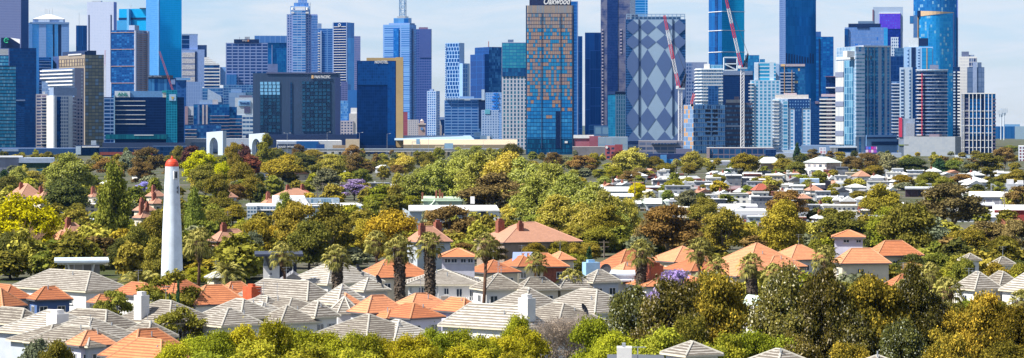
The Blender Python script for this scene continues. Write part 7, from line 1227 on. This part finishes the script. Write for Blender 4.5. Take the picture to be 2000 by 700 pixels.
s = gblock('long white warehouse with ribbed grey wall and tall dark door', 800, 975, 412, 452, RIB, dd=55, mt=WHITE); lowroof(s, 411.5, 401, WHITE, 798, 976, dd=34); s.bx('roof_edge', 798, 976, 410.5, 413, -.8, 0, WHITE); s.bx('dark_door', 939, 950, 412, 449, -.4, .1, DARK); s.bx('pale_wall', 950.5, 975.5, 412, 452, -.3, .1, flat((.6, .64, .68))); MB().face([(s.X(800), 0, 0), (s.X(800), 0, s.Z(413)), (s.X(786), 34, s.Z(413)), (s.X(786), 34, 0)]).build('end_wall', RIB, s.root); s.bx('roof_unit', 922, 930, 388, 402, 20, 23, FR)
s = gblock('green roofed old church with gabled porch and dark red chimneys', 826, 902, 388, 405, TGN, dd=18, name='church', cat='church', mt=TGN); lowroof(s, 393, 381, TGN); MB().face([(s.X(843), -3, s.Z(401)), (s.X(858), -3, s.Z(401)), (s.X(850.5), -3, s.Z(391))]).face([(s.X(842), -3.2, s.Z(401)), (s.X(850.5), -3.2, s.Z(390.5)), (s.X(846), 6, s.Z(388)), (s.X(830), 6, s.Z(399))]).build('porch_gable', [TGN], s.root)
for p, y in ((825, 377), (852, 373), (859, 371), (864, 377), (876, 392)): s.bx('chimney', p - 1.8, p + 1.8, y, 392, 4, 6, WBK)
s = Site('steeple', 'slender white steeple with an open lantern behind the long warehouse', 'steeple', 896, 903, dep(402), dd=5); c = (s.b / 2, 2.5); s.bx('tower_body', 895.5, 903.5, 374, None, 0, 5, flat((.5, .56, .64))); MB().rev([(4.3 * s.mpp, s.Z(374)), (4.3 * s.mpp, s.Z(373)), (2.8 * s.mpp, s.Z(372)), (2.8 * s.mpp, s.Z(368.5))], 8, c=c).build('lantern', flat((.3, .36, .42)), s.root); MB().rev([(3.8 * s.mpp, s.Z(368)), (2.2 * s.mpp, s.Z(356)), (.6 * s.mpp, s.Z(342)), (0, s.Z(340))], 8, c=c).build('spire', flat((.62, .68, .74)), s.root)
s = gblock('white factory shed behind the church chimneys', 763, 814, 364, 380, flat((.5, .55, .62)), dd=20); s.bx('roof_edge', 762, 815, 361.5, 364.5, -1, 20, WHITE); s.bx('dark_annex', 814, 823, 362, 380, 2, 14, flat((.12, .1, .12)))
gb = facade((.05, .12, .22), (.2, .34, .46), (.56, .62, .68), 6, 7, .25, .45, .8, .2)
s = gblock('white school hall with raised central block behind the olive gums', 484, 706, 402, 438, gb, dd=30, cat='school'); lowroof(s, 402, 399, WHITE, dd=20); s.bx('raised_block', 533, 597, 386, 402, 6, 24, WHITE); MB().face([(s.X(597), 6, s.Z(402)), (s.X(606), 6, s.Z(402)), (s.X(597), 6, s.Z(387))]).build('sloping_end', WHITE, s.root); s.bx('plant_screen', 598, 665, 390, 399, 8, 20, facade((.1, .2, .3), (.45, .5, .54), (.2, .28, .36), 5, 9, .2, .1, 1, .1)); s.bx('front_eave', 482, 545, 409, 411.5, -3, 0, WHITE)
s = gblock('pale blue low school wing with glass strip', 655, 714, 416, 440, flat((.34, .48, .6)), dd=20); s.bx('window_band', 680, 707, 421, 428, -.3, .1, facade((.05, .14, .24), (.16, .3, .4), (.6, .64, .7), 8, 20, .1, 0)); s.bx('roof_slab', 650, 716, 412.5, 416.3, -1.5, 20, flat((.5, .6, .68)))
s = gblock('white office house with big panes at the edge of the olive trees', 482, 502, 402, 440, gb, dd=12)
s = gblock('grey concrete block with green glass wing at far left', -30, 38, 308, 338, facade((.2, .22, .3), (.24, .26, .34), (.18, .2, .28), 20, 60, .02, 0, .8, 0, .8), dd=40, mt=LILAC); s.bx('parapet', -30, 45, 306, 308.5, -1, 40, flat((.5, .52, .56))); s.bx('glass_wing', 38, 102, 318, 328.5, -2, 20, facade((.01, .05, .03), (.03, .1, .06), (.01, .03, .02), 3, 40, .2, 0)); s.bx('wing_roof', 37, 107, 309, 318.5, -4, 22, flat((.36, .44, .58))); s.bx('brick_wall', 25, 51, 331, 345, -3, -1, flat((.3, .22, .2), .9, 0, .3, 1)); s.bx('teal_door', 72, 84, 330, 344, -2.5, -1, flat((.03, .2, .26)))
s = gblock('lilac roofed garage left of the tall poplar', 150, 190, 430, 455, flat((.3, .32, .4)), dd=10, mt=flat((.32, .36, .5))); lowroof(s, 450, 427, flat((.34, .38, .52)), 160, 188, dd=6)
def flats(label, x0, xs, x1, yt, ye, yb, yg, th=40):
    D = dep(yg); s = Site('apartment_block', label, 'flats', x0, x1, D, xs, th); s.body(None, None, WTAN, facade((.06, .08, .12), (.3, .3, .34), (.55, .5, .46), 11, 9, .5, .45, .9, .1), CONC, 'walls', z1=s.Z(ye)); mb = MB(); hips, A, B = hip(mb, -.9, s.b + .9, -.9, s.a + .9, s.Z(ye), s.Z(yt) - s.Z(ye)); mb.build('roof', flat((.5, .56, .55), .7, 0, .1), s.root); s.bx('white_edge', x1 - 1.5, x1, ye, None, -.3, .4, WHITE); s.bx('floor_line', xs, x1, (ye + yb) / 2, (ye + yb) / 2 + 1, -.2, 0, WHITE); return s
s = flats('larger brick flats with pale hipped roof and white balcony bays', 1572, 1614, 1642, 307, 318, 343, 347); s.wbx('balcony_bay', 1574, 1612, 330, 343, -1.6, 0, facade((.1, .12, .16), (.3, .3, .34), (.66, .66, .66), 7, 13, .4, .35)); flats('smaller brick flats with pale roof left of the larger flats', 1478, 1486, 1527, 307, 319, 342, 346, 20)
s = gblock('maroon brick warehouse with pale ribbed roof at the right', 1942, 2030, 410, 432, flat((.27, .04, .04), .9, 0, .15, .5), dd=26, mt=TM); lowroof(s, 411, 400, TM, dd=24); s = gblock('dark long brick shed left of the maroon warehouse', 1908, 1942, 402, 428, flat((.07, .05, .07)), dd=30); s.bx('roof_edge', 1908, 1943, 400, 402.5, -1, 30, flat((.45, .47, .52)))
s = gblock('white corrugated shed roofs below the big rust gum', 1868, 1960, 418, 434, flat((.6, .62, .66)), dd=26); lowroof(s, 424, 409, WHITE); gblock('orange brick wall building below the maroon warehouse', 1955, 1992, 428, 446, flat((.4, .16, .09), .9, 0, .15, .6), dd=10, mt=flat((.36, .18, .12)))
s = gblock('pale workshop with wide ribbed roof and dark openings', 1895, 1972, 384, 402, facade((.2, .2, .26), (.4, .4, .44), (.42, .42, .46), 14, 20, .2, .3, .8, 0), dd=24); lowroof(s, 385, 374, TM)
s = Site('cottage', 'white cottage with pyramid metal roof and round roof vent', 'house', 1876, 1932, dep(368), dd=16); s.bx('walls', 1877, 1931, 356, None, 0, 16, flat((.4, .44, .5))); mb = MB(); hip(mb, -1, s.b + 1, -1, 17, s.Z(356), s.Z(346) - s.Z(356)); mb.build('roof', TM, s.root); MB().rev([(2 * s.mpp, s.Z(349)), (2 * s.mpp, s.Z(341)), (3 * s.mpp, s.Z(340)), (2 * s.mpp, s.Z(338)), (0, s.Z(336))], 12, c=(s.X(1902), 8)).build('roof_vent', flat((.5, .54, .56)), s.root)
s = gblock('low dark shop row with rooftop white units at right', 1935, 2010, 360, 380, facade((.03, .03, .07), (.3, .32, .36), (.42, .44, .46), 30, 60, .05, .02), dd=18, mt=PLANT); s.bx('roof_unit', 1966, 1980, 351, 360, 3, 8, FR); s.bx('roof_unit', 1987, 1999, 353, 360, 3, 8, FR); s.bx('pale_wall', 1942, 1990, 362, 373, -.4, 0, flat((.42, .45, .5)))
s = gblock('dark verandah hotel row with curved white roof edge at right', 1768, 1844, 369, 385, facade((.03, .02, .04), (.1, .06, .08), (.06, .04, .06), 12, 30, .1, .02), dd=20, mt=CONC); s.bx('roof_edge', 1767, 1845, 366.5, 369.5, -1.5, 20, flat((.45, .48, .52))); s = gblock('white parapet shop front with three windows below the verandah row', 1804, 1832, 374, 392, facade((.2, .18, .2), (.4, .4, .42), (.7, .7, .7), 7, 14, .45, .5), dd=10)
s = gblock('grey blue painted shop with dark windows', 1634, 1682, 398, 420, facade((.04, .05, .08), (.06, .07, .1), (.16, .2, .3), 13, 14, .62, .5, .6, .1), dd=14, mt=flat((.3, .34, .42))); s = house('pale yellow gabled shop with a round vent', 1642, 1645, 1671, 394, 384, 0, TM, flat((.6, .42, .2)), 5.5, gable='y', a=14, nS=0, nW=0, vents=0); q = MB().rev([(0, 0), (.7, 0), (.7, .1), (0, .1)], 12).build('round_vent', DARK, s.root); q.rotation_euler.x = R(90); q.location = (s.b / 2, -.1, 5.9)
s = house('white gabled shed left of the yellow gabled shop', 1628, 1631, 1644, 392, 381, 0, TM, flat((.55, .58, .64)), 5.5, gable='y', a=14, nS=0, nW=0, vents=0)
s = gblock('black painted low shops with black skillion roof', 1575, 1650, 368, 386, facade((.01, .01, .03), (.03, .03, .07), (.015, .015, .04), 14, 60, .05, .02), dd=18, mt=flat((.02, .02, .03))); s.bx('black_upper_box', 1612, 1623, 354, 368, 4, 10, flat((.015, .015, .03))); MB().face([(s.X(1597), 2, s.Z(374)), (s.X(1632), 2, s.Z(374)), (s.X(1612), 6, s.Z(362)), (s.X(1604), 6, s.Z(362))]).build('black_gable_roof', flat((.02, .02, .035)), s.root)
s = gblock('dark fascia shop with an orange brick upper wall', 1545, 1573, 345, 358, flat((.3, .09, .05)), dd=12, mt=PLANT); s.bx('dark_fascia', 1545, 1572, 345, 348.5, -.6, .1, flat((.02, .04, .1))); gblock('blue metal warehouse behind the dark fascia shop', 1562, 1600, 350, 368, flat((.24, .34, .5)), dd=18, mt=flat((.4, .5, .62))); s = gblock('white framed box building right of the black shops', 1632, 1664, 355, 372, flat((.62, .64, .68)), dd=12); s.bx('grey_face', 1634, 1662, 358, 366, -.3, .1, flat((.42, .46, .5)))
s = gblock('tan brick box building right of the pink cottage', 1702, 1733, 347, 360, flat((.3, .27, .26)), dd=14, mt=CONC); s = house('cottage with pink hip roof and pale front gable', 1664, 1676, 1700, 345, 334, 20, TP, WW, 5, nS=1, nW=0, vents=0, name='cottage')
s = gblock('small blue white gabled cottage row at right', 1778, 1802, 356, 370, flat((.42, .54, .66)), dd=10); lowroof(s, 356, 350, flat((.5, .52, .56)), dd=8)
s = gblock('cream walled shop between palms', 1389, 1407, 381, 396, flat((.55, .44, .28)), dd=10, mt=CONC); s = gblock('pale sage corner shop left of the big grey tree', 1286, 1312, 374, 392, facade((.06, .14, .12), (.4, .46, .42), (.5, .54, .48), 10, 12, .3, .3, .9, .1), dd=12)
s = gblock('long red brick workshop row with white roof edge', 1262, 1334, 367, 382, flat((.2, .07, .06), .9, 0, .2, .5), dd=14, mt=WHITE); s.bx('roof_edge', 1261, 1335, 364.5, 367, -1, 14, flat((.5, .54, .6))); s = gblock('low dark brick row right of the long brick workshop', 1358, 1445, 369, 380, flat((.22, .08, .08), .9, 0, .2, .5), dd=20, mt=flat((.25, .16, .16))); lowroof(s, 371, 363, flat((.2, .14, .15)))
for k, p in enumerate((1338, 1358, 1384, 1418)):
    s = gblock('grey saw tooth gable of the workshop', p - 8, p + 9, 362, 372, CONC, dd=16, group='saw tooth gables', at=(p, 358)); MB().face([(0, -.3, s.Z(362)), (s.b, -.3, s.Z(362)), (s.b / 2, -.3, s.Z(353))]).face([(s.b, -.3, s.Z(362)), (s.b, 16, s.Z(362)), (s.b / 2, 16, s.Z(353)), (s.b / 2, -.3, s.Z(353))]).face([(0, 16, s.Z(362)), (0, -.3, s.Z(362)), (s.b / 2, -.3, s.Z(353)), (s.b / 2, 16, s.Z(353))]).build('gable_roof', flat((.34, .36, .4)), s.root)
s = gblock('white parapeted long store with little battlements', 1288, 1340, 346, 360, flat((.62, .62, .64)), dd=20); s.fins('battlement', [1299 + 2.6 * k for k in range(15)], 1.2, 343.5, 346.5, .3, flat((.5, .6, .55)))
s = gblock('dark slate terrace row with two tall red chimneys', 1440, 1494, 446, 464, facade((.05, .05, .07), (.12, .1, .12), (.4, .4, .42), 10, 12, .3, .4), dd=12, mt=TSL); lowroof(s, 447, 435, TSL)
for p in (1445, 1484, 1455): s.bx('chimney', p - 2.5, p + 2.5, 437 if p != 1455 else 431, 456, -.5 if p != 1455 else 8, 1.5 if p != 1455 else 10, WBK)
s.bx('white_gable', 1458, 1480, 443, 458, -1, -.3, WHITE)
s = gblock('long flat white roofed building with dark clerestory', 1436, 1502, 412, 440, facade((.2, .24, .32), (.5, .52, .55), (.6, .62, .66), 22, 30, .3, .5), dd=26); s.bx('clerestory', 1448, 1495, 419, 425, -.6, .1, facade((.1, .12, .2), (.6, .6, .6), (.4, .42, .5), 9, 10, .2, .2)); s.bx('grey_lower_wall', 1446, 1500, 428, None, -1, 0, flat((.3, .3, .4)))
s = gblock('broad white flat roof with a grey front below the cream shop', 1396, 1480, 403, 424, flat((.42, .42, .48)), dd=30, mt=WHITE); s = gblock('white stepped apartment house right of the power pole', 1462, 1490, 390, 412, facade((.3, .32, .38), (.5, .5, .54), (.66, .66, .66), 12, 12, .5, .5), dd=14); s.bx('upper_box', 1463, 1484, 383, 391, 3, 10, WHITE)
s = house('pink red roofed shop left of the smaller brick flats row', 1468, 1476, 1505, 372, 359, 20, TRD, WW, 5.5, nS=1, nW=0, vents=0, name='shop')
for k, (p0, p1, y0, y1, g) in enumerate(((1141, 1175, 361, 366, 392), (1170, 1232, 365, 374, 385), (1180, 1235, 378, 384, 400), (1262, 1290, 388, 398, 412), (1215, 1250, 392, 398, 412))):
    s = gblock('white low pitched metal roof building', p0, p1, y1, g, facade((.06, .06, .1), (.3, .32, .36), (.5, .52, .56), 14, 12, .3, .4), dd=18, group='white metal roofs', at=((p0 + p1) / 2, y1)); lowroof(s, y1, y0, TM)
s = Site('rotunda', 'pale green round topped rotunda pair left of the grey leafy tree', 'building', 1255, 1285, dep(410), dd=10)
for p, w_, y in ((1270, 15, 387), (1303, 10, 389), (1262, 13, 393)): MB().rev([(w_ * s.mpp, s.Z(y + 12)), (w_ * s.mpp, s.Z(y + 5)), (w_ * 1.1 * s.mpp, s.Z(y + 5)), (0, s.Z(y))], 10, c=(s.X(p), 6)).build('pavilion_roof', flat((.5, .58, .54)), s.root)
# rows of small shops and cottages in between
r = random.Random(21); WCOL = [(.66, .66, .66), (.6, .62, .66), (.7, .68, .64), (.5, .54, .6), (.36, .38, .42), (.52, .46, .36), (.25, .1, .08), (.14, .15, .18), (.62, .6, .56), (.7, .7, .72)]
CN = ['white', 'pale blue grey', 'cream white', 'light grey', 'mid grey', 'sandy', 'brick red', 'charcoal', 'off white', 'bright white']
def small(px, w, ytop, yg):
    k = r.randrange(10); c = WCOL[k]; typ = r.choice(['shop', 'shop', 'hip', 'gable', 'shed']); D = dep(yg)
    lb = '%s %s' % (CN[k], {'shop': 'parapet shop', 'hip': 'hip roofed cottage', 'gable': 'gabled cottage', 'shed': 'low pitched shed'}[typ])
    nm = {'shop': 'shop', 'hip': 'cottage', 'gable': 'cottage', 'shed': 'shed'}[typ]
    if typ in ('hip', 'gable'):
        rf = r.choice([TM, TM, TM, TSL, TP]); eh = (yg - ytop) * D / F * .62
        s = house(lb, px - w / 2, px - w / 2 + w * .3, px + w / 2, HY + F * (H - eh) / D, ytop, r.choice([15, 25, 62]), rf, flat(c), eh, nS=2, nW=1, gable=None if typ == 'hip' else 'y', at=(px, ytop), group='small houses of the inner suburb', vents=0, chim=[(.3, .5, 1, 1.4, WBK)] if r.random() < .4 else None, name='cottage', win=(1.0, 1.1), cat='cottage')
    else:
        s = Site(nm, lb, nm, px - w / 2, px + w / 2, D, dd=r.uniform(9, 20), group='small shops and sheds of the inner suburb', at=(px, ytop)); 
        s.body(ytop, None, facade((.04, .05, .09), (.25, .28, .33), c, r.choice([7, 9, 12]), r.choice([7, 9]), .5, .5, .8, .1), flat(c), r.choice([WHITE, WHITE, CONC, flat((.5, .52, .56)), flat((.2, .2, .22))]), 'walls')
        s.bx('parapet', px - w / 2, px + w / 2, ytop - 1.2, ytop + .5, -.5, .3, flat(tuple(min(.75, x * 1.2) for x in c)))
        if r.random() < .6: s.bx('roof_unit', px - w * .2, px - w * .2 + 3.5, ytop - 3, ytop, 3, 5, FR)
        if r.random() < .4: s.bx('awning', px - w * .4, px + w * .4, ytop + (yg - ytop) * .6, ytop + (yg - ytop) * .66, -2.5, 0, flat(c))
        if typ == 'shed': lowroof(s, ytop, ytop - 3, TM)
for yg, x0, x1 in ((347, 1250, 1990), (356, 1180, 1990), (366, 1170, 1990), (377, 1160, 1990), (389, 1250, 1800), (402, 1262, 1760), (418, 1290, 1740), (436, 1300, 1720), (456, 1380, 1700), (478, 1470, 1640)):
    px = x0 + r.uniform(0, 20); sc_ = (yg - HY) / 33
    while px < x1:
        w = r.uniform(6, 12) * sc_; hh = r.uniform(3.6, 6.2) * sc_
        if r.random() < (.88 if x0 > 1200 else .7): small(px + w / 2, w, yg - hh, yg)
        px += w * r.uniform(1.0, 1.35)
for yg, x0, x1 in ((351.5, 1240, 1990), (361, 1180, 1990), (371.5, 1180, 1990), (383, 1240, 1990), (395.5, 1290, 1780), (410, 1290, 1760), (427, 1300, 1720), (446, 1380, 1720)):
    px = x0 + r.uniform(0, 20); sc_ = (yg - HY) / 33
    while px < x1:
        w = r.uniform(5, 9) * sc_; hh = r.uniform(3.2, 5.2) * sc_
        if r.random() < .55: small(px + w / 2, w, yg - hh, yg)
        px += w * r.uniform(1.1, 1.9)
for yg, x0, x1 in ((352, 240, 700), (372, 100, 330), (380, 620, 760), (400, 400, 480), (362, 640, 780), (338, 500, 780), (420, 60, 180)):
    px = x0 + r.uniform(0, 30); sc_ = (yg - HY) / 33
    while px < x1:
        w = r.uniform(8, 14) * sc_; hh = r.uniform(3.6, 5.6) * sc_
        if r.random() < .55: small(px + w / 2, w, yg - hh, yg)
        px += w * r.uniform(1.2, 2.2)
# power poles
def pole(px, yt, yg, col=(.16, .13, .11), lamp=False, label='timber power pole with crossarms'):
    D = dep(yg); q = D / F; h = (yg - yt) * q; e = bpy.data.objects.new('power_pole', None); COL.objects.link(e); e.location = (wx(px, D), D, 0)
    MB().tube([(0, 0, -.1), (0, 0, h)], [.2, .13], 7).build('pole', flat(col), e)
    for k in range(2): MB().box(-1.2, 1.2, -.07, .07, h - .5 - k * 1.1, h - .35 - k * 1.1).build('crossarm', flat(col), e)
    tag(e, label, 'power pole', 'power poles', at=(px, yt + 6))
for a in ((630, 357, 388), (638, 359, 390), (748, 346, 402), (620, 365, 392), (1099, 422, 452), (1123, 435, 470), (1091, 472, 520), (1240, 347, 398), (1152, 346, 372), (1427, 362, 402), (1415, 392, 410), (1584, 350, 398), (1628, 392, 416), (1671, 388, 422), (1962, 372, 430), (1149, 314, 345), (1105, 316, 342), (445, 412, 445), (1195, 344, 368), (1393, 340, 362), (1547, 355, 375), (1731, 355, 380), (1180, 470, 505), (1820, 340, 362)):
    pole(*a)
# low shrubs and garden trees filling the yards
r = random.Random(33); zones = [(545, 0, 180, 8), (520, 0, 260, 12), (495, 0, 260, 12), (314, 0, 2000, 60), (320, 0, 2000, 70), (324, 150, 900, 30), (330, 0, 2000, 46), (337, 0, 1250, 40), (345, 0, 2000, 46), (362, 0, 1160, 30), (362, 1240, 2000, 12), (384, 0, 800, 24), (380, 1250, 2000, 11), (410, 0, 800, 22), (408, 1290, 2000, 9), (440, 100, 900, 20), (440, 1300, 2000, 9), (475, 100, 960, 20), (470, 1250, 2000, 18), (505, 100, 1000, 24), (525, 100, 700, 16), (490, 900, 1700, 26), (505, 1050, 1500, 8), (545, 230, 520, 9), (535, 1560, 2000, 16), (575, 1180, 2000, 16), (620, 1250, 2000, 16)]
for yg, x0, x1, n in zones:
    for k in range(n):
        px = x0 + (x1 - x0) * (k + r.random()) / n; g = yg + r.uniform(-8, 8); s_ = (g - HY) / 33; w = r.uniform(5, 10.5) * s_; hh = r.uniform(4.2, 8.5) * s_ * (1.15 if px < 1000 else .95)
        if any(abs(px - a) < b / 2 + w / 2 and abs(g - c) < 7 for a, b, c in ((336, 30, 560), (880, 190, 452), (600, 220, 438))): continue
        filler(px, g - hh, w, g, r.choice(['olive', 'olive', 'gold', 'green', 'green', 'grey', 'openolive', 'dark', 'bright', 'plane', 'olive', 'rust']))
build_fill()
print('TREES', len(TREES))
finish_labels()
for o in sc.objects:
    if o.get('label') and len(o['label'].replace(',', '').split()) > 16: print('LONG', o['label'])
